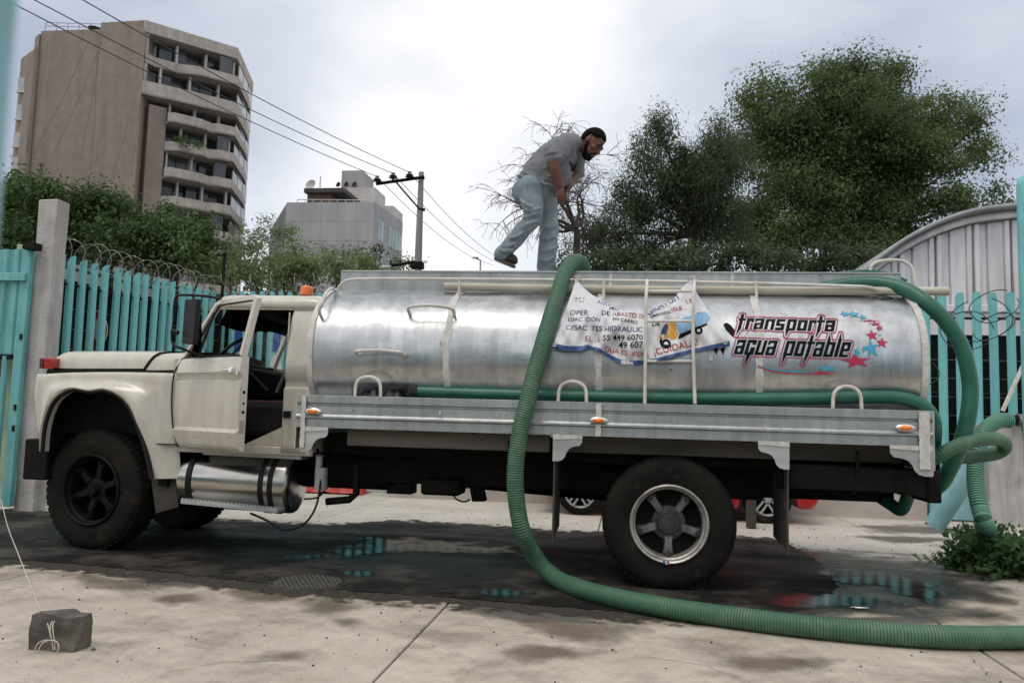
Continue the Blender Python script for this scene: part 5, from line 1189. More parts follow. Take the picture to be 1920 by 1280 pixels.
# ---- open driver door (built closed, swung about its hinge)
DOOR = Matrix.Translation((XH, YS, 0)) @ Matrix.Rotation(R(-31), 4, 'Z') @ Matrix.Translation((-XH, -YS, 0))
DL = XJ-XH-.01
def dtr(m): m.v = [tuple(DOOR @ Vector(p)) for p in m.v]; return m
zp = [(.955, .035), (.975, .012), (1.0, .006), (1.10, -.020), (1.13, .008), (1.3, -.004), (1.49, .0), (1.515, -.002), (1.535, .026), (1.565, .022), (1.595, -.012), (1.66, -.006), (1.70, .004), (1.72, .016)]
def dskin(u, v):
    z, dy = zp[int(round(v*(len(zp)-1)))]; x = XH+.012+(DL-.012)*u
    return Vector((x, YS+dy+.012*(1-math.sin(math.pi*min(1, max(0, u))))*.5, z))
m = MB(); m.grid(dskin, 16, len(zp)-1)
m.grid(lambda u, v: dskin(u, v)+Vector((0, .075-(dskin(u, v).y-YS), 0)), 16, len(zp)-1, flip=True)
for u in (0, 1): m.grid(lambda a, v: dskin(u, v).lerp(dskin(u, v)+Vector((0, .075-(dskin(u, v).y-YS), 0)), a), 2, len(zp)-1, flip=(u == 0))
for v in (0, 1): m.grid(lambda u, a: dskin(u, v).lerp(dskin(u, v)+Vector((0, .075-(dskin(u, v).y-YS), 0)), a), 16, 2, flip=(v == 1))
door = dtr(m).build('door', CREAM, T, 40, weld=.0005)
fo = [(XH+.06, 1.715), (XH+.36, 2.215), (XH+.42, 2.235), (XH+DL-.07, 2.245), (XH+DL-.015, 2.215), (XH+DL, 1.715)]
fi = [(XH+.115, 1.735), (XH+.395, 2.18), (XH+.43, 2.19), (XH+DL-.08, 2.20), (XH+DL-.065, 2.19), (XH+DL-.055, 1.735)]
m = MB(); n = len(fo)
for i in range(n-1):
    a, b, c_, d_ = fo[i], fo[i+1], fi[i+1], fi[i]
    vs = [(p[0], ysz(p[1])+.006, p[1]) for p in (a, b, c_, d_)]+[(p[0], ysz(p[1])+.06, p[1]) for p in (a, b, c_, d_)]
    m.add(vs, [(0, 1, 2, 3), (7, 6, 5, 4), (0, 4, 5, 1), (3, 2, 6, 7)]+([(0, 3, 7, 4)] if i == 0 else [])+([(1, 5, 6, 2)] if i == n-2 else []))
dtr(m).build('window_frame', CREAM, door, bevel=.006, seg=1)
m = MB(); m.add([(p[0], ysz(p[1])+.03, p[1]) for p in fi], [tuple(range(n))]); 
# rolled-down window: only its seal shows
m = MB(); m.tube([(XH+.11, YS+.03, 1.728), (XH+DL-.05, YS+.03, 1.728)], .012, 6); dtr(m).build('window_seal', BLACK, door)
m = MB(); m.tube([(p[0], ysz(p[1])+.035, p[1]) for p in [(fi[0][0]+.015, fi[0][1])]+fi[1:5]+[(fi[5][0]-.01, fi[5][1])]], .008, 5); dtr(m).build('window_seal', BLACK, door)
m = MB(); m.tube([(XH+.30, YS+.03, 1.73), (XH+.36, ysz(2.1)+.03, 2.12)], .011, 6); dtr(m).build('vent_post', BLACK, door)
# opened vent pane
vc = Vector((XH+.24, YS+.03, 1.73)); vr = Matrix.Translation(vc) @ Matrix.Rotation(R(-52), 4, 'Z') @ Matrix.Translation(-vc)
m = MB(); m.extrude([(XH+.09, YS+.03, 1.735), (XH+.31, YS+.03, 1.735), (XH+.345, YS+.11, 2.09)], (0, .006, 0)); m.v = [tuple(vr @ Vector(p)) for p in m.v]; dtr(m).build('vent_pane', TINT, door)
sm_ = catmull([P(x, y, 6.742) for x, y in ((349, 660), (338, 680), (327, 698), (322.5, 735), (322.5, 780), (327, 815), (334, 838))], 5)
MB().tube(sm_, .0075, 6).build('door_seam', BLACK, T, 60)
MB().tube(catmull([P(x, y, 6.90) for x, y in ((352, 656), (345, 668), (338, 680), (330, 694))], 4), .007, 6).build('cowl_seam', BLACK, T, 60)
# jamb details
for (z, r_) in ((1.43, .014), (1.27, .013), (1.34, .01)): dtr(MB().sphere((XH+DL+.002, YS+.045, z), (.006, r_, r_), 10, 8)).build('latch', BLACK, door, 60)
dtr(MB().box(XH+DL-.001, XH+DL+.004, YS+.02, YS+.06, 1.10, 1.20)).build('sticker', M('jamb sticker', (.35, .30, .22), .6), door)
dtr(MB().box(XH+.02, XH+DL-.03, YS+.076, YS+.10, 1.0, 1.70)).build('door_card', INTER, door, bevel=.01)
# handle
m = MB(); m.box(XH+DL-.23, XH+DL-.10, YS-.035, YS-.022, 1.602, 1.624); m.box(XH+DL-.12, XH+DL-.07, YS-.035, YS, 1.585, 1.635); dtr(m).build('handle', CHROME, door, bevel=.006)
dtr(MB().sphere((XH+DL-.05, YS-.004, 1.575), (.018, .006, .022), 10, 8)).build('lock', CHROME, door, 60)
# mirror on tubular arm
mY = 6.42
def q(x, y, Y=mY): return P(x, y, Y)
arm = catmull([q(414, 560, 6.62), q(385, 555), q(345, 553), q(331, 556), q(327, 570), q(325, 605), q(322, 632), q(326, 646), q(340, 653), q(382, 669, 6.6)], 6)
mi_ = MB().tube(arm, .011, 8).build('mirror_arm', BLACK, door, 60)
m = MB(); m.extrude([q(346, 561), q(368, 560, 6.30), q(362, 646, 6.30), q(340, 644)], (.03, .03, 0)); m.build('mirror_head', BLACK, mi_, bevel=.008)
m = MB(); m.tube([q(322, 620), q(334, 624)], .02, 8); m.build('mirror_clamp', BLACK, mi_, 60)
# beacons
def beacon(px, py, Y, s=1.0):
    c = P(px, py, Y); c.z = ZR+.10
    b = MB().lathe([(.065*s, 0), (.068*s, .02), (.06*s, .03)], c, (0, 0, 1), 20, caps=True).build('beacon_base', BLACK, T, 40)
    MB().lathe([(.056*s, .02), (.058*s, .03), (.056*s, .10), (.050*s, .115), (.02*s, .125), (0, .126)], c, (0, 0, 1), 20).build('beacon_dome', AMBER2, b, 50)
beacon(574, 560, 7.25); beacon(449, 560, 8.05)
# ---- fuel tank with steps
fa, fb = P(352, 897, 6.98), P(552, 915, 6.98); fz = .645; fr = .255
ax = Vector((fb.x-fa.x, 0, -.02)).normalized(); fl_ = fb.x-fa.x; c0 = Vector((fa.x, 7.02, fz+.02))
ft = MB().lathe([(0, -.035), (.12, -.03), (fr*.85, -.012), (fr*.97, .005), (fr, .025), (fr, fl_-.025), (fr*.97, fl_-.005), (fr*.85, fl_+.012), (.12, fl_+.03), (0, fl_+.035)], c0, ax, 48).build('fuel_tank', POLISH, T, 50)
for t in (.12, .78, .865):
    MB().lathe([(fr+.001, -.022), (fr+.010, -.022), (fr+.010, .022), (fr+.001, .022)], c0+ax*(fl_*t), ax, 48).build('strap', BLACK, ft, 40)
def step(px0, py0, px1, py1, Y, name):
    a, b = P(px0, py0, Y), P(px1, py1, Y); d = (b-a); L_ = d.length; d.normalize(); mat = Matrix((d, Vector((0, 1, 0)), d.cross(Vector((0, 1, 0))))).transposed()
    o = MB().obox((a+b)/2+Vector((0, .08, 0)), (L_, .16, .035), mat).build(name, GALVW, ft, bevel=.004, seg=1)
    m = MB(); n = int(L_/.035)
    for k in range(n): m.obox(a+d*((k+.5)*.035)+Vector((0, .012, .024)), (.020, .02, .014), mat)
    tag(m.build('grip_teeth', GALVW, ft), kind='stuff')
step(380, 848, 564, 858, 6.78, 'step'); step(338, 940, 520, 958, 6.70, 'step')
# ---- top of tank: coaming walls, rail, ladder
cx0, cx1 = P(640, 520, 7.2).x, P(1688, 520, 7.2).x; ct = P(1160, 509, 7.2).z
com = MB().box(cx0, cx1, 7.20, 7.206, 2.40, ct).build('walkway_wall', GALV, T); MB().box(cx0, cx1, 8.2, 8.206, 2.40, ct).build('walkway_wall', GALV, T)
MB().box(cx0-.004, cx0+.0, 7.195, 8.21, 2.40, ct+.002).build('walkway_wall', GALVW, T); MB().box(cx1, cx1+.004, 7.195, 8.21, 2.40, ct).build('walkway_wall', GALV, T)
MB().box(cx0, cx1, 7.188, 7.20, ct-.012, ct+.001).build('top_lip', GALVW, com); MB().box(cx0, cx1, 7.207, 8.199, 2.455, 2.475).build('walkway_floor', GALVW, T)
for px in (1142, 1370):
    x = P(px, 515, 7.2).x; MB().box(x, x+.03, 7.194, 7.199, 2.42, ct-.013).build('paint_stripe', SEAL, com)
RY = 6.96
rl_ = catmull([P(x, y, RY) for x, y in [(630, 556), (633, 543), (643, 530), (660, 524), (720, 522.5), (900, 523.5), (1130, 525.5), (1418, 531), (1580, 536), (1625, 538), (1645, 543)]], 6)
rail = MB().tube(rl_, .0135, 10).build('top_rail', WPIPE, T, 60)
for px in (862, 1132, 1418):
    a = P(px, 527, RY); MB().tube([a, (a.x, tankY(2.33)-.0, 2.32)], .0125, 8).build('rail_post', WPIPE, rail, 60)
a, b = P(1632, 500, 7.5), P(1715, 540, 7.5)
MB().tube(catmull([P(1630, 512, 7.5), P(1636, 497, 7.5), P(1655, 489, 7.5), P(1690, 489, 7.5), P(1708, 500, 7.5), P(1714, 520, 7.5), P(1715, 548, 7.5)], 6), .016, 10).build('rear_hoop', WPIPE, T, 60)
lad = None
for px in (1213, 1302):
    pts = [P(px+.5, 526, 6.93), P(px, 531, 6.82), P(px-.5, 540, 6.68), P(px-1.5, 560, 6.57), P(px-2.5, 640, 6.545), P(px-4 if px < 1250 else px+1, 757, 6.52)]
    o = MB().tube(catmull(pts, 5), .0145, 10).build('ladder', WPIPE, T, 60) if lad is None else MB().tube(catmull(pts, 5), .0145, 10).build('ladder_stile', WPIPE, lad, 60)
    if lad is None: lad = o
for y in (546, 602, 677):
    Yl = 6.66 if y < 550 else 6.55; MB().tube([P(1212, y, Yl), P(1302, y, Yl)], .0125, 8).build('rung', WPIPE, lad, 60)
# ================================================================== PRINTS (rasterised outlines laid on real surfaces as thin cells)
CELL = .0038
class Print:
    def __init__(s, x0, x1, z0, z1): s.x0, s.z0 = x0, z0; s.nx, s.nz = int((x1-x0)/CELL), int((z1-z0)/CELL); s.gx, s.gz = np.meshgrid(x0+(np.arange(s.nx)+.5)*CELL, z0+(np.arange(s.nz)+.5)*CELL)
    def poly(s, pts):
        ins = np.zeros(s.gx.shape, bool); n = len(pts)
        for i in range(n):
            (xa, za), (xb, zb) = pts[i], pts[(i+1) % n]
            if abs(zb-za) < 1e-12: continue
            c = ((za > s.gz) != (zb > s.gz)) & (s.gx < (xb-xa)*(s.gz-za)/(zb-za)+xa); ins ^= c
        return ins
    def stroke(s, pts, w):
        o = np.zeros(s.gx.shape, bool)
        for (xa, za), (xb, zb) in zip(pts[:-1], pts[1:]):
            dx, dz = xb-xa, zb-za; L2 = dx*dx+dz*dz+1e-12; t = np.clip(((s.gx-xa)*dx+(s.gz-za)*dz)/L2, 0, 1); o |= ((s.gx-xa-t*dx)**2+(s.gz-za-t*dz)**2) < (w/2)**2
        return o
    def dilate(s, m, r):
        o = m.copy(); k = int(r/CELL+.5)
        for i in range(-k, k+1):
            for j in range(-k, k+1):
                if i*i+j*j <= k*k+.5: o |= np.roll(np.roll(m, i, 0), j, 1)
        return o
    def mesh(s, mask, surf, name, mat, parent, maxrun=6, eps=0.0):
        left = mask.copy(); nz_, nx_ = mask.shape
        for r0, c0 in zip(*np.nonzero(mask)):           # every connected piece of print is an object of its own
            if not left[r0, c0]: continue
            st = [(r0, c0)]; left[r0, c0] = False; cells = []
            while st:
                r, c = st.pop(); cells.append((r, c))
                for a, b in ((r+1, c), (r-1, c), (r, c+1), (r, c-1), (r+1, c+1), (r-1, c-1), (r+1, c-1), (r-1, c+1)):
                    if 0 <= a < nz_ and 0 <= b < nx_ and left[a, b]: left[a, b] = False; st.append((a, b))
            if len(cells) < 5: continue
            sub = np.zeros(mask.shape, bool); ii = np.array(cells); sub[ii[:, 0], ii[:, 1]] = True; s.piece(sub, surf, name, mat, parent, maxrun, eps)
    def piece(s, mask, surf, name, mat, parent, maxrun, eps):
        mb = MB(); vs = mb.v; fs = mb.f; ix = {}
        def vid(c, r):
            if (c, r) not in ix: x, z = s.x0+c*CELL, s.z0+r*CELL; ix[(c, r)] = len(vs); vs.append((x, surf(x, z)-eps, z))
            return ix[(c, r)]
        for r in np.flatnonzero(mask.any(1)):
            d = np.flatnonzero(np.diff(np.concatenate([[0], mask[r].astype(np.int8), [0]])))
            for a, b in zip(d[::2], d[1::2]):
                for c in range(a, b): fs.append((vid(c, r), vid(c+1, r), vid(c+1, r+1), vid(c, r+1))); mb.mi.append(0)
        mb.build(name, mat, parent, 60)
def text_tris(txt, size):
    cu = bpy.data.curves.new('t', 'FONT'); cu.body = txt; cu.size = size; cu.offset = size*.012; ob = bpy.data.objects.new('t', cu); COL.objects.link(ob)
    dg = bpy.context.evaluated_depsgraph_get(); me = ob.evaluated_get(dg).to_mesh(); me.calc_loop_triangles()
    v = [(p.co.x, p.co.y) for p in me.vertices]; tr = [[v[i] for i in t.vertices] for t in me.loop_triangles]
    w = max(p[0] for p in v) if v else 0; ob.evaluated_get(dg).to_mesh_clear(); bpy.data.objects.remove(ob); bpy.data.curves.remove(cu); return tr, w
# ---- lettering on the tank
GL = dict(
 a=[(0,.82,.92,1),(.60,0,.92,1),(0,0,.92,.17),(0,.42,.7,.58),(0,0,.30,.55),(0,.70,.22,1)], r=[(0,0,.32,1),(0,.80,.72,1),(.52,.66,.72,1)], n=[(0,0,.32,1),(0,.82,.92,1),(.60,0,.92,1)],
 s=[(0,.82,.86,1),(0,.44,.32,1),(0,.42,.86,.58),(.54,0,.86,.56),(0,0,.86,.18)], p=[(0,0,.32,1),(0,.82,.92,1),(.60,0,.92,1),(0,0,.92,.18)], o=[(0,0,.32,1),(0,.82,.92,1),(.60,0,.92,1),(0,0,.92,.18)],
 t=[(.10,0,.42,1.4),(-.06,.84,.70,1)], g=[(0,.82,.92,1),(0,0,.32,1),(0,0,.92,.18),(.50,.0,.92,.5),(.55,.68,.92,1)], u=[(0,0,.32,1),(.60,0,.92,1),(0,0,.92,.18)], b=[(0,0,.32,1.15),(0,.82,.92,1),(.60,0,.92,1),(0,0,.92,.18)], l=[(0,0,.34,1.15)],
 e=[(0,0,.32,1),(0,.82,.9,1),(.60,.40,.9,1),(0,.40,.9,.56),(0,0,.9,.18)])
SPK = dict(p=[(0,.15),(.40,.15),(.16,-.62)], g=[(.28,.1),(.74,.1),(.40,-.72)], b=[(0,1.1),(.32,1.1),(.06,1.62)], l=[(0,1.1),(.34,1.1),(.08,1.62)], t=[(.10,.1),(.42,.1),(.12,-.66)])
c00 = on_tank(1340, 720); c11 = on_tank(1705, 570)
pr = Print(c00.x-.05, c11.x+.05, 1.50, 2.22)
def letters(word, p0, p1, xh):
    adv = dict(t=.80, r=.82, l=.48); tot = sum(adv.get(c, 1.06) if c != ' ' else .75 for c in word); u = (p1-p0)/tot; mask = np.zeros(pr.gx.shape, bool); x = 0
    return u, tot
def word(word, a, b, xh):
    adv = dict(t=.80, r=.82, l=.48); tot = sum(adv.get(c, 1.06) if c != ' ' else .75 for c in word); u = (b.x-a.x)/tot; mask = np.zeros(pr.gx.shape, bool); x = 0
    for i, c in enumerate(word):
        if c != ' ':
            base = a.z+(b.z-a.z)*x/tot
            f = lambda p: (a.x+(x+p[0])*u+p[1]*xh*.30, base+p[1]*xh)
            for (x0, z0, x1, z1) in GL[c]: mask |= pr.poly([f((x0, z0)), f((x1, z0)), f((x1, z1)), f((x0, z1))])
            if c in SPK: mask |= pr.poly([f(q_) for q_ in SPK[c]])
        x += adv.get(c, 1.06) if c != ' ' else .75
    return mask
mk = word('transporta', on_tank(1381, 616), on_tank(1566, 621), on_tank(1480, 598).z-on_tank(1480, 618).z) | word('agua potable', on_tank(1375, 664), on_tank(1592, 670), on_tank(1480, 639).z-on_tank(1480, 667).z)
ts = lambda x, z: tankY(z)-.0065
d2 = pr.dilate(mk, .0098); d3 = pr.dilate(mk, .0172)
pr.mesh(mk, ts, 'lettering', INKB, tank, 30)
pr.mesh(d3 & ~d2, ts, 'lettering_outline', PINKP, tank, 30); None
zx = lambda x, y: on_tank(1320+x*.22917, 540+y*.22917)
def star(cx, cy, rx, ry, rot):
    c = zx(cx, cy); k = .22917/229.; pts = []
    for i in range(10):
        a = rot+i*math.pi/5+math.pi/2; r_ = 1 if i % 2 == 0 else .42; pts.append((c.x+math.cos(a)*rx*r_*k, c.z+math.sin(a)*ry*r_*k))
    return pr.poly(pts)
cy_ = np.zeros(pr.gx.shape, bool); pk = cy_.copy()
for s_ in ((1150, 210, 40, 28, .3), (1222, 212, 52, 34, .1), (1300, 236, 32, 26, .2), (1370, 495, 58, 78, .15), (1310, 498, 24, 34, .4), (1252, 530, 30, 50, -.3), (1010, 655, 95, 26, .1), (1437, 384, 12, 8, 0)): cy_ |= star(*s_)
for s_ in ((1375, 385, 46, 46, .1), (1455, 447, 46, 46, -.1), (1435, 325, 30, 26, .3), (1400, 292, 50, 16, .2), (1355, 266, 95, 9, 0), (1245, 598, 120, 58, .15), (965, 697, 110, 18, .05)): pk |= star(*s_)
cy_ |= pr.stroke([(q_.x, q_.z) for q_ in (zx(440, 632), zx(540, 662), zx(660, 680), zx(860, 686))], .008); pk |= pr.stroke([(q_.x, q_.z) for q_ in (zx(440, 640), zx(560, 682), zx(680, 698), zx(880, 703))], .009)
free = ~d3; pr.mesh(cy_ & ~pk & free, ts, 'star', CYANP, tank, 12); pr.mesh(pk & free, ts, 'star', PINKP, tank, 12)
# black and white painted limb and spikes showing past the banner
bl_ = pr.poly([(q_.x, q_.z) for q_ in (zx(158, 295), zx(185, 282), zx(215, 300), zx(285, 385), zx(262, 405), zx(235, 395), zx(180, 340))])
for k in (75, 130): bl_ |= pr.poly([(q_.x, q_.z) for q_ in (zx(k, 495), zx(k+45, 480), zx(k+28, 548))])
wh_ = pr.poly([(q_.x, q_.z) for q_ in (zx(282, 395), zx(310, 360), zx(330, 352), zx(368, 358), zx(345, 372), zx(330, 395), zx(300, 412))]) | pr.poly([(q_.x, q_.z) for q_ in (zx(0, 520), zx(75, 510), zx(70, 590), zx(0, 606))])
pr.mesh(bl_ & free, ts, 'painted_figure', INKB, tank, 12); pr.mesh(wh_ & free & ~bl_, ts, 'painted_figure', WHITP, tank, 12)

# ================================================================== BANNER tied to the rail
def banY(x, z):
    zz = min(z, 2.26); y = tankY(zz)
    if z > 2.26: y = tankY(2.26)+(z-2.26)*.62
    X0 = P(1040, 640, 6.6).x; t = x-X0
    fold = .020*math.sin(9*t+14*z)+.014*math.sin(21*t-17*z+1)+.009*math.sin(47*t+30*z)+.012*math.sin(5*t-6*z)+.006*math.sin(70*t-22*z)
    g = abs(t-.34); fold -= .035*math.exp(-((t-.30-.55*(z-1.85))/.035)**2)*max(0, min(1, (2.25-z)*4))   # a long diagonal pleat
    fold += .02*math.exp(-((t-.40-.75*(z-1.9))/.03)**2)
    return y-.045-fold*min(1, max(.25, (2.45-z)*3))
def banP(px, py):
    Y = 6.62
    for _ in range(10): p = P(px, py, Y); Y = banY(p.x, p.z)
    p = P(px, py, Y); return Vector((p.x, banY(p.x, p.z), p.z))
zo = lambda x, y: (1000+x*.25, 500+y*.25)
top = catmull([Vector((*zo(*p), 0)) for p in [(322, 92), (370, 150), (450, 215), (530, 250), (600, 300), (740, 342), (870, 325), (960, 290), (1050, 240), (1110, 165), (1185, 108), (1215, 175), (1320, 345), (1472, 555)]], 6)
bot = catmull([Vector((*zo(*p), 0)) for p in [(142, 612), (230, 625), (330, 632), (420, 615), (500, 640), (560, 680), (640, 722), (740, 735), (830, 735), (950, 705), (1080, 670), (1200, 640), (1320, 618), (1474, 596)]], 6)
def along(c, t):
    i = t*(len(c)-1); k = min(len(c)-2, int(i)); return c[k].lerp(c[k+1], i-k)
def bsurf(u, v): p = along(top, u).lerp(along(bot, u), v); return banP(p.x, p.y)
ban = thing('banner', banP(*zo(740, 735)), 'crumpled white water programme banner tied to the tank rail behind the ladder', 'banner')
m = MB(); m.grid(bsurf, 110, 56); bsh = m.build('banner_sheet', BANW, ban, 60, solid=.002)
pb = Print(banP(1030, 650).x-.05, banP(1370, 640).x+.05, banP(1200, 690).z-.05, banP(1082, 522).z+.02)
outl = [along(top, i/60) for i in range(61)]+[along(bot, i/60) for i in range(60, -1, -1)]
inside = pb.poly([(q_.x, q_.z) for q_ in [banP(p.x, p.y) for p in outl]])
bsf = lambda x, z: banY(x, z)-.0035
def bpoly(pts): return pb.poly([(q_.x, q_.z) for q_ in [banP(*zo(*p)) for p in pts]])
hem = bpoly([(140, 572), (230, 590), (330, 597), (400, 585), (490, 607), (560, 650), (640, 690), (740, 705), (830, 703), (950, 680), (1080, 645), (1200, 615), (1320, 590), (1474, 558), (1480, 640), (1200, 680), (850, 780), (640, 760), (500, 660), (140, 640)]) | bpoly([(330, 92), (345, 105), (460, 215), (530, 255), (525, 243), (450, 205), (360, 120)])
used = hem.copy(); prints = {}
def put(mask, mat):
    global used
    mask = mask & inside & ~used; used |= mask; prints.setdefault(mat.name, [mat, np.zeros(mask.shape, bool)]); prints[mat.name][1] |= mask
def btext(txt, a, b, mat, xs=1.0):
    # text from pixel a to pixel b along the baseline
    p0, p1 = banP(*zo(*a)), banP(*zo(*b)); d = Vector((p1.x-p0.x, p1.z-p0.z)); tr, w = text_tris(txt, 1.0); k = d.length/w; e_ = d.normalized(); n_ = Vector((-e_.y, e_.x)); mask = np.zeros(pb.gx.shape, bool)
    for t in tr: mask |= pb.poly([(p0.x+e_.x*q_[0]*k+n_.x*q_[1]*k*xs, p0.z+e_.y*q_[0]*k+n_.y*q_[1]*k*xs) for q_ in t])
    put(mask, mat)
put(hem, BLUEH); used = hem.copy(); prints['blue print'] = [BLUEH, hem & inside]
btext('f t o', (665, 725), (740, 727), WHITP) if False else None
# truck picture on the banner
put(bpoly([(960, 520), (975, 580), (1030, 590), (1035, 600), (960, 605), (945, 560)]), INKB)
for (cx, cy, r_) in ((995, 578, 36), (1240, 478, 30)):
    ang = [i*math.pi/10 for i in range(20)]
    put(bpoly([(cx+math.cos(t)*r_*.45, cy+math.sin(t)*r_*.45) for t in ang]), WHITP); put(bpoly([(cx+math.cos(t)*r_, cy+math.sin(t)*r_) for t in ang]), INKB)
put(bpoly([(965, 470), (985, 435), (1005, 425), (1015, 455), (1000, 505), (955, 515)]), NAVY); put(bpoly([(1005, 425), (1060, 415), (1085, 505), (1075, 540), (1030, 548), (1020, 530), (950, 545), (945, 515), (1000, 508), (1018, 455)]), YELP)
put(bpoly([(1065, 415), (1130, 380), (1290, 335), (1330, 385), (1300, 420), (1180, 470), (1095, 505)]), LBLUE); put(bpoly([(1095, 507), (1180, 472), (1300, 422), (1305, 435), (1200, 490), (1110, 535), (1085, 545)]), INKB)
put(bpoly([(1225, 345), (1285, 337), (1300, 350), (1235, 375)]), BLUEH)
for t_ in (('OPER', (272, 362), (412, 360), NAVY), ('LUAC  CIÓN', (258, 410), (500, 412), NAVY), ('CESAC  TES', (242, 470), (515, 482), NAVY), ('HIDRÁULIC', (530, 487), (822, 488), NAVY), ('55 449 6070', (520, 553), (822, 548), INKB), ('49 607', (640, 612), (825, 605), INKB),
           ('EL A', (385, 556), (500, 565), REDP), ('GUA ES', (530, 632), (700, 665), REDP), ('VIDA', (738, 672), (850, 668), REDP), ('¡CUÍDALA!', (905, 668), (1240, 585), REDP), ('PROG', (568, 325), (670, 322), INKB), ('RAMA', (672, 326), (760, 352), REDP), ('DE', (508, 360), (572, 365), INKB), ('ABASTO DE', (592, 368), (850, 392), REDP), ('EMERGENC', (880, 385), (1040, 345), INKB),
           ('EN CARRO', (592, 402), (780, 432), INKB), ('DE', (890, 445), (950, 440), INKB), ('AGUA', (475, 275), (600, 300), BLUEH), ('GRATUIT', (860, 370), (1110, 235), BLUEH), ('IBLE', (1040, 340), (1120, 320), REDP), ('LE', (1150, 280), (1195, 268), REDP), ('ALCALDIA', (310, 240), (395, 245), INKB), ('CUAUH', (315, 262), (375, 268), INKB)):
    btext(*t_)
for mat_, msk in prints.values(): pb.mesh(msk & inside, bsf, 'print', mat_, bsh, 3)
um = np.zeros(pb.gx.shape, bool)
m = MB()
for k in range(3):
    c = banP(*zo(677+27*k, 716)); m.box(c.x-.022, c.x+.022, c.y-.012, c.y-.010, c.z-.018, c.z+.018) if False else m.prism([(c.x-.020, c.z-.018), (c.x+.020, c.z-.018), (c.x+.020, c.z+.018), (c.x-.020, c.z+.018)], 'xz', c.y-.008, c.y-.006)
m.build('print', WHITP, bsh)
for p in ((162, 588), (1438, 570), (325, 98), (1180, 115)): c = banP(*zo(*p)); MB().lathe([(.006, 0), (.016, 0), (.016, -.005), (.006, -.005)], c-Vector((0, .008, 0)), (0, 1, 0), 14).build('eyelet', CHROME, bsh, 40)
for (x, y) in ((1081, 524), (1296, 527)):
    m = MB(); c = P(x, y, 6.93); m.tube([c+Vector((.022*math.cos(t), .022*math.sin(t), .01*math.sin(2*t)+.004*t-.02)) for t in [i*.5 for i in range(30)]], .0035, 5)
    for k in range(4): m.tube(catmull([c, c+Vector((random.uniform(-.03, .06), -.03, random.uniform(.0, .05))), c+Vector((random.uniform(-.04, .10), -.02, random.uniform(-.12, .07)))], 4), .003, 4)
    m.build('tie_string', STRING, ban, 60)

# ================================================================== HOSES AND LONG PIPE
def ribbed(path, r, pitch, depth, mat, label, name='ribbed_hose', n=18):
    path = resample(catmull(path, 24), pitch/5); rs = [r+depth*(1, 1, .8, -1, -1)[i % 5] for i in range(len(path))]
    m = MB().tube(path, rs, n); k = 0
    for i in range(len(path)-1):
        for j in range(n): m.mi[k] = 1 if i % 5 in (2, 3) else 0; k += 1
    return tag(m.build(name, [mat, GROOVE], None, 50), label, 'hose')
hz_ = .070
pts = [P(1093, 525, 7.62), P(1094, 503, 7.55), P(1085, 490, 7.40), P(1070, 494, 7.22), P(1058, 515, 7.02), P(1045, 555, 6.78), P(1028, 610, 6.56), P(1008, 680, 6.44), P(992, 740, 6.37), P(978, 795, 6.34), P(969, 850, 6.33), P(966, 900, 6.33), P(970, 950, 6.35), P(981, 1000, 6.37), G(1004, 1045, .20), G(1040, 1082, hz_), G(1090, 1104, hz_), G(1160, 1122, hz_), G(1250, 1139, hz_), G(1380, 1157, hz_), G(1520, 1174, hz_), G(1680, 1188, hz_), G(1800, 1194, hz_), G(1930, 1194, hz_), G(2080, 1190, hz_)]
ribbed(pts, .066, .0185, .0020, HOSE, 'thick ribbed green hose hanging from the tank top and trailing across the ground')
def smooth_hose(path, r, mat, label, k=14):
    return tag(MB().tube(catmull(path, k), r, 18).build('smooth_hose', mat, None, 60), label, 'hose')
zh = ZT+.035
smooth_hose([P(785, 734, 6.66), P(900, 738, 6.66), P(1100, 743, 6.66), P(1300, 747, 6.64), P(1500, 747, 6.62), P(1640, 744, 6.6), P(1700, 748, 6.58), P(1738, 766, 6.56), P(1752, 795, 6.6), P(1752, 830, 6.8)], .050, HOSE2, 'dark green hose lying along the deck behind the side board')
smooth_hose([P(1490, 556, 7.14), P(1560, 538, 7.13), P(1630, 530, 7.09), P(1690, 540, 6.98), P(1735, 566, 6.85), P(1775, 605, 6.8), P(1805, 655, 6.8), P(1819, 720, 6.8), P(1815, 780, 6.8), P(1800, 835, 6.85), P(1780, 880, 6.9), P(1762, 908, 7.0), P(1735, 925, 7.2)], .060, HOSE2, 'dark green hose arching from the tank top down behind the tail')
smooth_hose([P(1520, 524, 7.5), P(1590, 512, 7.5), P(1650, 511, 7.5), P(1700, 528, 7.45)], .022, HOSE2, 'short green hose lying on the rear of the tank roof')
ribbed([P(1745, 862, 6.75), P(1770, 848, 6.7), P(1810, 830, 6.75), P(1850, 822, 6.9), P(1878, 826, 7.05), P(1884, 838, 7.15), P(1870, 849, 7.2), P(1830, 855, 7.15), P(1790, 857, 7.05), P(1745, 855, 7.1)], .052, .02, .0015, HOSE, 'looped green hose coming out of the truck tail')
ribbed([P(1892, 788, 8.45), P(1872, 789, 8.4), P(1850, 803, 8.3), P(1836, 830, 8.2), P(1829, 870, 8.1), P(1830, 915, 8.0), P(1838, 955, 7.9), P(1849, 984, 7.9), G(1866, 1008, .13), G(1890, 1024, .09), G(1925, 1036, .08), G(2000, 1050, .08)], .070, .024, .003, HOSE3, 'pale ribbed hose running from the pedestal outlet down to the weeds')
smooth_hose([P(1640, 925, 7.3), P(1670, 945, 7.2), P(1690, 955, 7.1), P(1702, 930, 7.0), P(1712, 900, 7.0), P(1722, 870, 7.1)], .05, HOSE2, 'green hose bent into a hook under the truck tail')
a, b = P(833, 537, 7.07), P(1778, 546, 7.00)
pp_ = []
for i in range(21): t = i/20; p = a.lerp(b, t); pp_.append(p-Vector((0, 0, .012*math.sin(math.pi*t))))
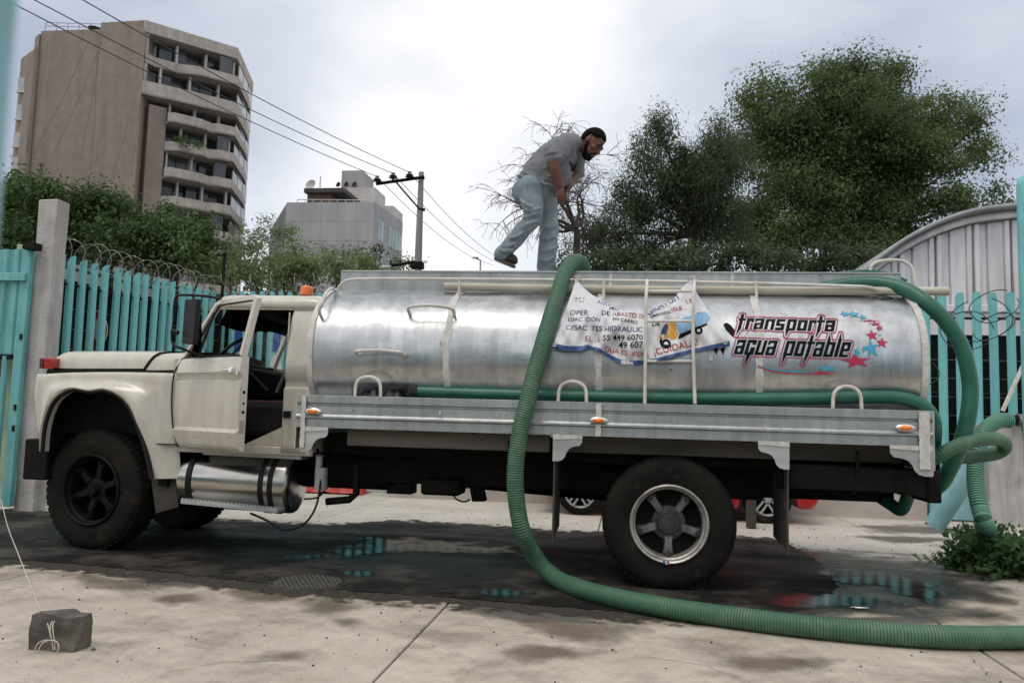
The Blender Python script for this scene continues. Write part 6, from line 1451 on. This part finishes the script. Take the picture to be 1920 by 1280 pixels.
m = MB().tube(pp_, .036, 16, caps=False); m.tube(pp_, .031, 16, caps=False); 
tag(m.build('long_pipe', POLE, None, 60, weld=0), 'long cream plastic pipe resting along the top of the tank', 'pipe')
# black bag on deck
m = MB(); c = P(720, 738, 6.62)
m.grid(lambda u, v: Vector((c.x-.32+.62*u, 6.56+.18*v, c.z-.04+.05*math.sin(math.pi*u)*math.sin(math.pi*v)*(1+.6*math.sin(19*u+4*v)+.4*math.sin(37*u)))), 40, 10)
tag(m.build('plastic_bag', BAG, None, 60), 'crumpled black plastic bag on the deck behind the front hoop', 'bag')
tag(MB().sphere(P(1655, 562, 6.98), (.09, .05, .035), 12, 8).build('black_rag', BAG, None, 60), 'black rag tucked under the hose at the tank rear', 'rag')

# ================================================================== MAN ON THE TANK
man = thing('person', (P(1023, 530, 7.5).x, 7.55, 2.475), 'man in grey sweatshirt and faded jeans stooping on top of the tank', 'person')
def cap_(m, pts, rs, flat=1.0, n=14):
    pts = [Vector(p) for p in pts]; m.tube(pts, rs, n, flat=flat)
    m.sphere(pts[0], rs[0]*.99, 12, 8); m.sphere(pts[-1], rs[-1]*.99, 12, 8)
def organic(m, name, mat, parent, vox, smooth=6, disp=0, dscale=.15, fac=.6):
    o = m.build(name, mat, parent); q = o.modifiers.new('r', 'REMESH'); q.mode = 'VOXEL'; q.voxel_size = vox; q.use_smooth_shade = True
    q = o.modifiers.new('s', 'SMOOTH'); q.iterations = smooth; q.factor = fac
    if disp:
        t = bpy.data.textures.new(name+'_folds', 'WOOD'); t.wood_type = 'BANDNOISE'; t.noise_basis_2 = 'SIN'; t.noise_scale = dscale*1.6; t.turbulence = 7
        q = o.modifiers.new('d', 'DISPLACE'); q.texture = t; q.strength = disp; q.mid_level = .5; q.texture_coords = 'GLOBAL'
    return o
z3 = lambda x, y, Y=7.6: P(880+x*.2344, 220+y*.2344, Y)
YN, YFR = 7.50, 7.74        # near and far side of the body
hipN, kneeN, ankN = z3(490, 560, YN), z3(515, 800, YN-.02), z3(275, 1085, YN+.02)
hipF, kneeF = z3(585, 560, YFR), z3(645, 850, YFR); ankF = z3(608, 1250, YFR-.02); ankF.z = 2.56
# jeans
m = MB()
pel = z3(530, 540, 7.62)
m.sphere(z3(510, 545, 7.61), (.165, .17, .15)); m.sphere(z3(520, 500, 7.61), (.165, .165, .09))
m.sphere(z3(460, 590, 7.56), (.13, .13, .14)); m.sphere(z3(440, 600, 7.66), (.12, .12, .13))
cap_(m, [hipN, hipN.lerp(kneeN, .5), kneeN], [.125, .105, .082]); cap_(m, [kneeN, kneeN.lerp(ankN, .35), ankN], [.082, .082, .068]); cap_(m, [ankN, ankN+(ankN-kneeN).normalized()*.02], [.076, .078])
cap_(m, [hipF, hipF.lerp(kneeF, .5), kneeF], [.125, .108, .085]); cap_(m, [kneeF, kneeF.lerp(ankF, .4), ankF], [.088, .090, .090])
for (a_, b_, c_, yy) in (((425, 742), (500, 748), (582, 722), YN-.10), ((428, 800), (500, 785), (566, 765), YN-.095), ((300, 965), (360, 960), (428, 925), YN-.085), ((252, 1030), (310, 1030), (372, 1000), YN-.08), ((235, 1062), (290, 1070), (352, 1058), YN-.075), ((440, 880), (470, 850), (540, 830), YN-.09),
                      ((400, 640), (440, 690), (500, 720), YN-.125), ((560, 960), (620, 975), (690, 950), YFR-.095), ((550, 1050), (610, 1070), (690, 1040), YFR-.095), ((545, 1130), (610, 1150), (680, 1120), YFR-.095), ((590, 870), (650, 880), (710, 850), YFR-.09)):
    cap_(m, catmull([z3(*a_, yy), z3(*b_, yy-.012), z3(*c_, yy)], 4), [.010, .013, .015, .016, .017, .016, .015, .013, .010], n=8)
organic(m, 'jeans', JEAN, man, .010, 4, .012, .10)
m = MB(); m.tube([z3(400, 470, 7.60), z3(420, 485, 7.48), z3(480, 492, 7.44), z3(540, 505, 7.46), z3(590, 520, 7.52)], .016, 8, flat=1.4); m.build('belt', BOOT, man, 60)
# sweatshirt
m = MB()
sp = [z3(520, 500, 7.61), z3(600, 430, 7.61), z3(690, 330, 7.61), z3(770, 255, 7.61), z3(815, 205, 7.62)]
cap_(m, sp, [.165, .182, .185, .160, .10], 1.05, 18)
m.sphere(z3(620, 470, 7.60), (.17, .17, .14)); m.sphere(z3(720, 480, 7.62), (.13, .15, .13))
shN, elN, wrN = z3(785, 205, 7.43), z3(665, 345, 7.38), z3(728, 550, 7.41)
cap_(m, [shN, shN.lerp(elN, .5), elN+Vector((0, 0, .02))], [.095, .085, .075])
shF, elF, wrF = z3(860, 250, 7.80), z3(860, 440, 7.88), z3(795, 555, 7.62)
cap_(m, [shF, elF], [.09, .075])
m.sphere(z3(845, 215, 7.62), (.095, .12, .07), rot=Euler((0, R(35), 0)).to_matrix())
for (a_, b_, c_, yy) in (((420, 432), (500, 470), (600, 500), 7.455), ((560, 420), (620, 400), (660, 360), 7.44), ((640, 470), (700, 450), (750, 400), 7.44), ((520, 480), (600, 530), (680, 545), 7.46), ((700, 520), (760, 500), (830, 440), 7.47), ((640, 260), (690, 285), (760, 290), 7.345), ((620, 290), (680, 320), (740, 315), 7.335), ((700, 180), (740, 220), (760, 270), 7.36), ((500, 360), (560, 380), (620, 340), 7.45)):
    cap_(m, catmull([z3(*a_, yy), z3(*b_, yy-.010), z3(*c_, yy)], 4), [.010, .013, .015, .016, .017, .016, .015, .013, .010], n=8)
organic(m, 'sweatshirt', GREYS, man, .010, 4, .014, .12)
# cuff and printed emblem
MB().tube([elN+Vector((-.0, 0, .055))+Vector((.062*math.cos(t), .064*math.sin(t), .010*math.cos(t))) for t in [i*math.pi/10 for i in range(20)]], .017, 8, closed=True).build('cuff', GREYS, man, 60)
m = MB()
for k in range(3):
    e_ = [z3(800+14*k, 350+10*k, 7.45), z3(815+12*k, 400, 7.44), z3(835+8*k, 425-12*k, 7.45), z3(850+4*k, 380-8*k, 7.45)]
    m.tube(catmull([p for p in e_], 4), .005, 5)
m.build('chest_print', INKB, man, 60)
# body: head, neck, arms and hands in one mesh
m = MB()
up_ = Vector((.70, -.05, .71)).normalized(); fw_ = Vector((.69, -.30, -.70)); fw_ = (fw_-up_*fw_.dot(up_)).normalized(); sd_ = up_.cross(fw_)     # sd: head's left
HR = Matrix((fw_, sd_, up_)).transposed()*1.13; hc = z3(975, 215, 7.60)
h = lambda f, s, u: hc+HR @ Vector((f, s, u))
m.sphere(hc+HR @ Vector((-.005, 0, .02)), (.098, .076, .108), 20, 14, HR); m.sphere(h(.03, 0, -.05), (.066, .060, .070), 16, 10, HR)
m.sphere(h(.045, 0, -.095), (.042, .045, .030), 12, 8, HR)
cap_(m, [h(.088, 0, .022), h(.112, 0, -.018)], [.012, .017]); m.sphere(h(.100, .014, -.020), .011); m.sphere(h(.100, -.014, -.020), .011)
m.sphere(h(.080, .032, .034), (.018, .026, .010), 10, 6, HR); m.sphere(h(.080, -.032, .034), (.018, .026, .010), 10, 6, HR)
m.sphere(h(.060, .045, -.012), (.03, .02, .025), 10, 6, HR); m.sphere(h(.060, -.045, -.012), (.03, .02, .025), 10, 6, HR)
m.sphere(h(.088, 0, -.058), (.016, .026, .008), 10, 6, HR); m.sphere(h(.084, 0, -.070), (.015, .022, .008), 10, 6, HR)
for s_ in (-1, 1): m.sphere(h(-.012, s_*.078, .005), (.022, .010, .033), 10, 8, HR)
cap_(m, [h(-.03, 0, -.05), z3(840, 215, 7.62)], [.058, .075])
# forearms and hands
def hand(m, wr, d, side, curl, palm_n):
    d = d.normalized(); palm_n = (palm_n-d*palm_n.dot(d)).normalized(); lat = d.cross(palm_n)
    pc_ = wr+d*.055; Mh = Matrix((lat, palm_n, d)).transposed(); m.sphere(pc_, (.043, .018, .056), 12, 8, Mh); m.sphere(wr+d*.085, (.042, .016, .022), 12, 8, Mh)
    for k, (o_, L_) in enumerate(((-.030, .070), (-.010, .080), (.010, .075), (.030, .058))):
        b_ = wr+d*.092+lat*o_; d1_ = (d+palm_n*curl*.5).normalized(); d2_ = (d+palm_n*curl*1.6).normalized(); d3_ = (d*.4+palm_n*curl*2.2).normalized()
        p1 = b_+d1_*L_*.42; p2 = p1+d2_*L_*.33; p3 = p2+d3_*L_*.28
        cap_(m, [b_, p1, p2, p3], [.0098, .0095, .009, .008], n=8)
    t0 = wr+d*.03-lat*.036*side; t1 = t0+(d*.6-lat*side*.8+palm_n*.3).normalized()*.045; t2 = t1+(d+palm_n*.7).normalized()*.034
    cap_(m, [t0, t1, t2], [.013, .011, .009], n=8)
cap_(m, [elN+Vector((0, 0, .02)), elN.lerp(wrN, .35), wrN], [.060, .058, .038]); hand(m, wrN, Vector((.02, 0, -1)), 1, .55, Vector((.4, .9, 0)))
cap_(m, [elF, elF.lerp(wrF, .4), wrF], [.05, .047, .032]); hand(m, wrF, Vector((-.35, -.3, -.8)), -1, .5, Vector((-.6, -.2, .1)))
organic(m, 'body', SKIN, man, .0062, 3, 0, fac=.5)
# hair, beard, eyes
m = MB(); m.sphere(hc+HR @ Vector((-.013, 0, .034)), (.102, .081, .106), 24, 16, HR)
m.v = [tuple(v) for v in m.v]
hm = m.mesh('hair', HAIR, 60); bmh = bmesh.new(); bmh.from_mesh(hm)
kill = []
for v in bmh.verts:
    l = (HR.transposed() @ (v.co-hc))/1.13**2
    if (l.x > .055 and l.z < .088-(abs(l.y)*.2)) or (l.z < .045 and l.x > -.022) or l.z < -.03: kill.append(v)
bmesh.ops.delete(bmh, geom=kill, context='VERTS'); bmh.to_mesh(hm); bmh.free()
ho = bpy.data.objects.new('hair', hm); COL.objects.link(ho); attach(ho, man); q = ho.modifiers.new('s', 'SOLIDIFY'); q.thickness = .010; q.offset = 1
m = MB()
m.sphere(h(.052, 0, -.098), (.050, .053, .036), 16, 10, HR)
for s_ in (-1, 1):
    cap_(m, [h(.005, s_*.070, -.005), h(.012, s_*.066, -.045), h(.035, s_*.050, -.082)], [.012, .018, .022]); cap_(m, [h(.098, s_*.006, -.043), h(.083, s_*.034, -.066)], [.007, .008])
organic(m, 'beard', HAIR, man, .006, 2, 0)
for s_ in (-1, 1):
    m = MB(); cap_(m, [h(.096, s_*.016, .040), h(.088, s_*.046, .040)], [.006, .005]); m.build('eyebrow', HAIR, man, 60)
m = MB()
for s_ in (-1, 1): MB().sphere(h(.089, s_*.031, .020), (.008, .016, .006), 8, 6, HR).build('eye', BLACK, man, 60)
# boots
def boot(heel, toe, ank, name='boot'):
    heel, toe, ank = Vector(heel), Vector(toe), Vector(ank); d = (toe-heel).normalized(); L_ = (toe-heel).length; up2 = ((ank-heel)-d*(ank-heel).dot(d)).normalized(); s2 = d.cross(up2); Mx = Matrix((d, s2, up2)).transposed()
    m = MB(); m.sphere(heel+d*.06+up2*.045, (.065, .045, .05), 14, 10, Mx); m.sphere(heel+d*.13+up2*.05, (.09, .045, .05), 14, 10, Mx); m.sphere(toe-d*.07+up2*.035, (.075, .05, .038), 14, 10, Mx); cap_(m, [heel+d*.06+up2*.05, ank], [.05, .055])
    o = organic(m, name, BOOT, man, .009, 4)
    pts = [(heel+d*(L_*t)+s2*w_) for t, w_ in ((0, .02), (.03, .035), (.3, .038), (.55, .045), (.8, .052), (.95, .035), (1, .012))]; pts2 = [(heel+d*(L_*t)-s2*w_) for t, w_ in ((1, .012), (.95, .035), (.8, .052), (.55, .045), (.3, .038), (.03, .035), (0, .02))]
    MB().extrude([p-up2*.0 for p in pts+pts2], -up2*.022).build('sole', SOLE, o, bevel=.004, seg=1)
boot(z3(205, 1120, YN+.02), z3(372, 1188, YN-.0), ankN)
fz_ = 2.475+.022; boot((ankF.x-.07, YFR, fz_), (ankF.x+.20, YFR-.05, fz_), ankF)
# ================================================================== RED CAR BEHIND THE TRUCK
cw0, cw1 = G(1085, 969), G(1441, 982); cy0 = 11.2
car = thing('parked_car', ((cw0.x+cw1.x)/2, cy0+.8, 0), 'red hatchback parked behind the truck, only wheels and sills showing', 'car')
xa, xb = cw0.x, cw1.x
def carprof(y_in):
    return [(xa-.62, .42), (xa-.62, .70), (xa-.40, .84), (xa+.35, .92), (xa+.95, 1.36), (xa+1.6, 1.43), (xa+2.5, 1.40), (xb+.42, 1.05), (xb+.62, .95), (xb+.64, .30), (xb+.56, .20),
            (xb+.37, .20), (xb+.33, .48), (xb+.20, .62), (xb, .68), (xb-.20, .62), (xb-.33, .48), (xb-.36, .17), (xa+.36, .17), (xa+.33, .48), (xa+.20, .62), (xa, .68), (xa-.20, .62), (xa-.33, .48), (xa-.36, .28)]
MB().prism(carprof(0), 'xz', cy0, cy0+1.65).build('car_body', REDC, car, bevel=.05)
MB().prism([(xa+.55, .98), (xa+1.02, 1.31), (xa+1.55, 1.37), (xa+1.55, .98)], 'xz', cy0-.006, cy0+.004).build('side_window', WGLASS, car); MB().prism([(xa+1.62, .98), (xa+1.62, 1.37), (xa+2.4, 1.34), (xb+.2, 1.02)], 'xz', cy0-.006, cy0+.004).build('side_window', WGLASS, car)
for wx in (xa, xb):
    for (yy, sgn) in ((cy0+.02, 1), (cy0+1.63, -1)):
        c = Vector((wx, yy, .31)); ax_ = Vector((0, sgn, 0))
        o = MB().lathe([(.19, .03), (.215, .0), (.222, .02), (.2, .06), (.19, .16), (0, .16)], c, ax_, 32).build('wheel', ALLOY, car, 40)
        MB().lathe([(.215, .03), (.22, -.005), (.26, -.012), (.295, .0), (.31, .03), (.31, .17), (.29, .2), (.22, .2)], c, ax_, 40).build('tyre', TYRE, o, 40)
        MB().lathe([(0, .14), (.19, .14)], c, ax_, 24).build('brake_disc', DARK, o)
        for k in range(5):
            a = 2*math.pi*k/5+.3; d = Vector((math.cos(a), 0, math.sin(a))); t = Vector((-math.sin(a), 0, math.cos(a)))
            for s_ in (-1, 1): MB().extrude([c+d*.03+t*.028*s_-t*.012, c+d*.03+t*.028*s_+t*.012, c+d*.205+t*.035*s_+t*.014, c+d*.205+t*.035*s_-t*.014], ax_*.03).build('spoke', ALLOY, o)
        MB().lathe([(0, .0), (.05, .0), (.055, .03)], c, ax_, 16).build('hub_cap', ALLOY, o, 40)
a = P(1402, 920, 10.6); b = P(1418, 975, 10.6)
tag(MB().box(a.x, b.x, 10.6, 10.75, 0, a.z).build('grey_board', FLAP, None, bevel=.005), 'narrow grey brown board standing by the rear car wheel', 'board')
# red tarpaulin on the ground
c = G(618, 925); m = MB()
m.grid(lambda u, v: Vector((c.x-.55+1.1*u, c.y-.1+.6*v, max(.004, .20*math.sin(math.pi*u)**.5*math.sin(math.pi*min(1, v*1.1+.05))*(1+.25*math.sin(17*u+6*v)+.2*math.sin(31*u-9*v))))), 60, 20)
tag(m.build('red_tarpaulin', REDTARP, None, 60), 'heap of red tarpaulin on the concrete seen under the truck', 'tarpaulin')
# ================================================================== ROCK WITH STRING
rc = G(112, 1222); s_ = (G(175, 1225)-G(50, 1225)).length
rk = thing('stone_block', (rc.x, rc.y, 0), 'dark rough stone tied with pale string in the foreground', 'stone')
bm = bmesh.new(); bmesh.ops.create_cube(bm, size=1); bmesh.ops.subdivide_edges(bm, edges=bm.edges, cuts=7, use_grid_fill=True)
from mathutils import noise
zr_ = P(112, 1150, rc.y+.02).z
for v in bm.verts:
    p = v.co.copy(); sx = 1-.14*max(0, p.z+.1)*(1 if p.x > 0 else .3)-.16*max(0, -p.z-.1)*(1 if p.x > 0 else 0)
    q_ = Vector((p.x*s_*.84*sx-.02, p.y*.14, (p.z+.5)*zr_*.98)); q_.z -= .02*max(0, -p.x)*(p.z > 0)+.010*(p.x > .2)*(p.z > .2)
    nn = noise.noise_vector(q_*7)*.014+noise.noise_vector(q_*18)*.011+noise.noise_vector(q_*45)*.005; v.co = q_+Vector((nn.x, nn.y, nn.z if p.z > -.49 else 0))
me = bpy.data.meshes.new('stone'); bm.to_mesh(me); bm.free(); me.materials.append(ROCKM); me.polygons.foreach_set('use_smooth', [True]*len(me.polygons)); me.set_sharp_from_angle(angle=R(24))
o = bpy.data.objects.new('stone', me); COL.objects.link(o); o.parent = rk; o.location = (-.035, .075, 0)
Yr = rc.y-.022
m = MB()
for dx in (0, 7):
    m.tube(catmull([P(113+dx*.9, 1150, Yr+.20), P(108+dx*.5, 1156, Yr+.10), P(95+dx*.6, 1170, Yr), P(97+dx*.7, 1200, Yr-.012), P(100+dx*.4, 1218, Yr-.01)], 6), .0028, 6)
m.tube(catmull([P(100, 1200, Yr-.02), P(84, 1200, Yr-.02), P(70, 1207, Yr-.02), P(64, 1225, Yr-.02), P(66, 1233, Yr-.02), P(76, 1210, Yr-.02), P(90, 1200, Yr-.02), P(106, 1202, Yr-.02), P(110, 1214, Yr-.02), P(106, 1228, Yr-.02), P(118, 1235, Yr-.02), G(150, 1234, .006)], 6), .0032, 6)
m.tube(catmull([P(60, 1103, 5.0), P(72, 1135, 4.7), P(88, 1165, Yr+.05), P(95, 1195, Yr-.015)], 6), .0025, 6)
m.build('string', STRING, rk, 60)
tag(MB().tube(catmull([P(2, 935, 7.9), P(14, 985, 7.0), P(35, 1040, 6.0), P(60, 1103, 5.0)], 6), .004, 6).build('taut_string', STRING, None, 60), 'taut pale string running down from the left gate to the stone', 'string')
for k, (x, y, w_) in enumerate(((175, 1218, .012), (298, 1215, .006), (5, 1197, .007), (368, 1198, .006))):
    p = G(x, y); mb = MB(); pebble(p.x, p.y, 0, w_); tag(mb.build('pebble', ROCKM), ['pebble beside the right of the tied stone', 'tiny pebble on the slab right of the stone', 'tiny pebble at the left picture edge', 'tiny pebble farthest right on the front slab'][k], 'pebble')
tag(MB().sphere(G(1612, 1138, .02), (.07, .02, .008), 10, 6).build('foil_wrapper', FOIL, None, 60), 'crumpled silver wrapper floating in the right puddle', 'wrapper')
tag(MB().tube(catmull([G(1735, 980, .01), G(1770, 990, .01), G(1810, 998, .01), G(1838, 1006, .01)], 5), .012, 6).build('thin_rod', BARKG, None, 60), 'thin rusty rod lying on wet concrete behind the tail', 'rod')
# ================================================================== WEEDS
def weed(name, label, cx, cy, w_, h_, n, ls, mat, grass=False):
    c = G(cx, cy); root = thing(name, (c.x, c.y, 0), label, 'plant'); m = MB(); cs = []
    if grass:
        q4 = []
        for k in range(n):
            p = c+Vector((random.gauss(0, w_*.5), random.gauss(0, w_*.3), 0)); d = Vector((random.gauss(0, .4), random.gauss(0, .4), 1)).normalized()*h_*random.uniform(.4, 1.1); s2 = Vector((random.uniform(-1, 1), random.uniform(-1, 1), 0)).normalized()*.005
            q4.append([p-s2, p+s2, p+d*.6+s2*.6+Vector((d.x, d.y, 0))*.3, p+d+Vector((d.x, d.y, -.3*h_))*.6])
        tag(quadmesh('blade', np.array([[list(v) for v in r_] for r_ in q4]), mat, root), kind='stuff'); return
    for k in range(n):
        p = c+Vector((random.gauss(0, w_*.32), random.gauss(0, w_*.25), 0)); e_ = p+Vector((random.gauss(0, w_*.25), random.gauss(0, w_*.2), h_*random.uniform(.35, 1.05)))
        pts = limb(m, p, e_, .006, .003, .15, 5)
        for q_ in pts[1:]:
            for j in range(5): cs.append(q_+Vector((random.gauss(0, .05), random.gauss(0, .05), random.gauss(0, .03))))
    m.build('stem', BARK, root)
    n_ = len(cs); C_ = np.array([list(p) for p in cs]); quadmesh('leaf', leaves(C_, ls, .62, .35), mat, root)
weed('weed_clump', 'leafy green weed clump at the right edge beside the pale hose', 1885, 1078, .52, .32, 120, .075, LEAF5)
weed('weed_clump', 'smaller weed growing left of the leafy clump', 1815, 1068, .22, .20, 40, .05, LEAF5)
weed('grass_tuft', 'thin grass tuft at the left foot of the weeds', 1795, 1058, .25, .14, 160, .05, LEAF5, True)
weed('weed_clump', 'weed growing close behind the pale hose foot', 1850, 1035, .3, .26, 50, .06, LEAF5)
# ================================================================== BEHIND THE CAMERA, OUT OF VIEW (serves the reflections in the tank)
wl = thing('street_wall', (0, -6, 0), 'teal and grey boundary wall across the street, reflected in the tank', 'wall')
MB().box(-30, 30, -6.4, -6.0, 0, .9).build('wall_base', WALLC, wl)
for k in range(20): MB().box(-30+k*3+.02, -27+k*3-.02, -6.3, -6.1, .9, 3.1).build('wall_panel', TEALR, wl)
tag(MB().add([(-30, -5.5, .010), (30, -5.5, .010), (30, .8, .010), (-30, .8, .010)], [(0, 1, 2, 3)]).build('road', ASPH), kind='structure')  # unseen road added to darken the lower reflection in the tank
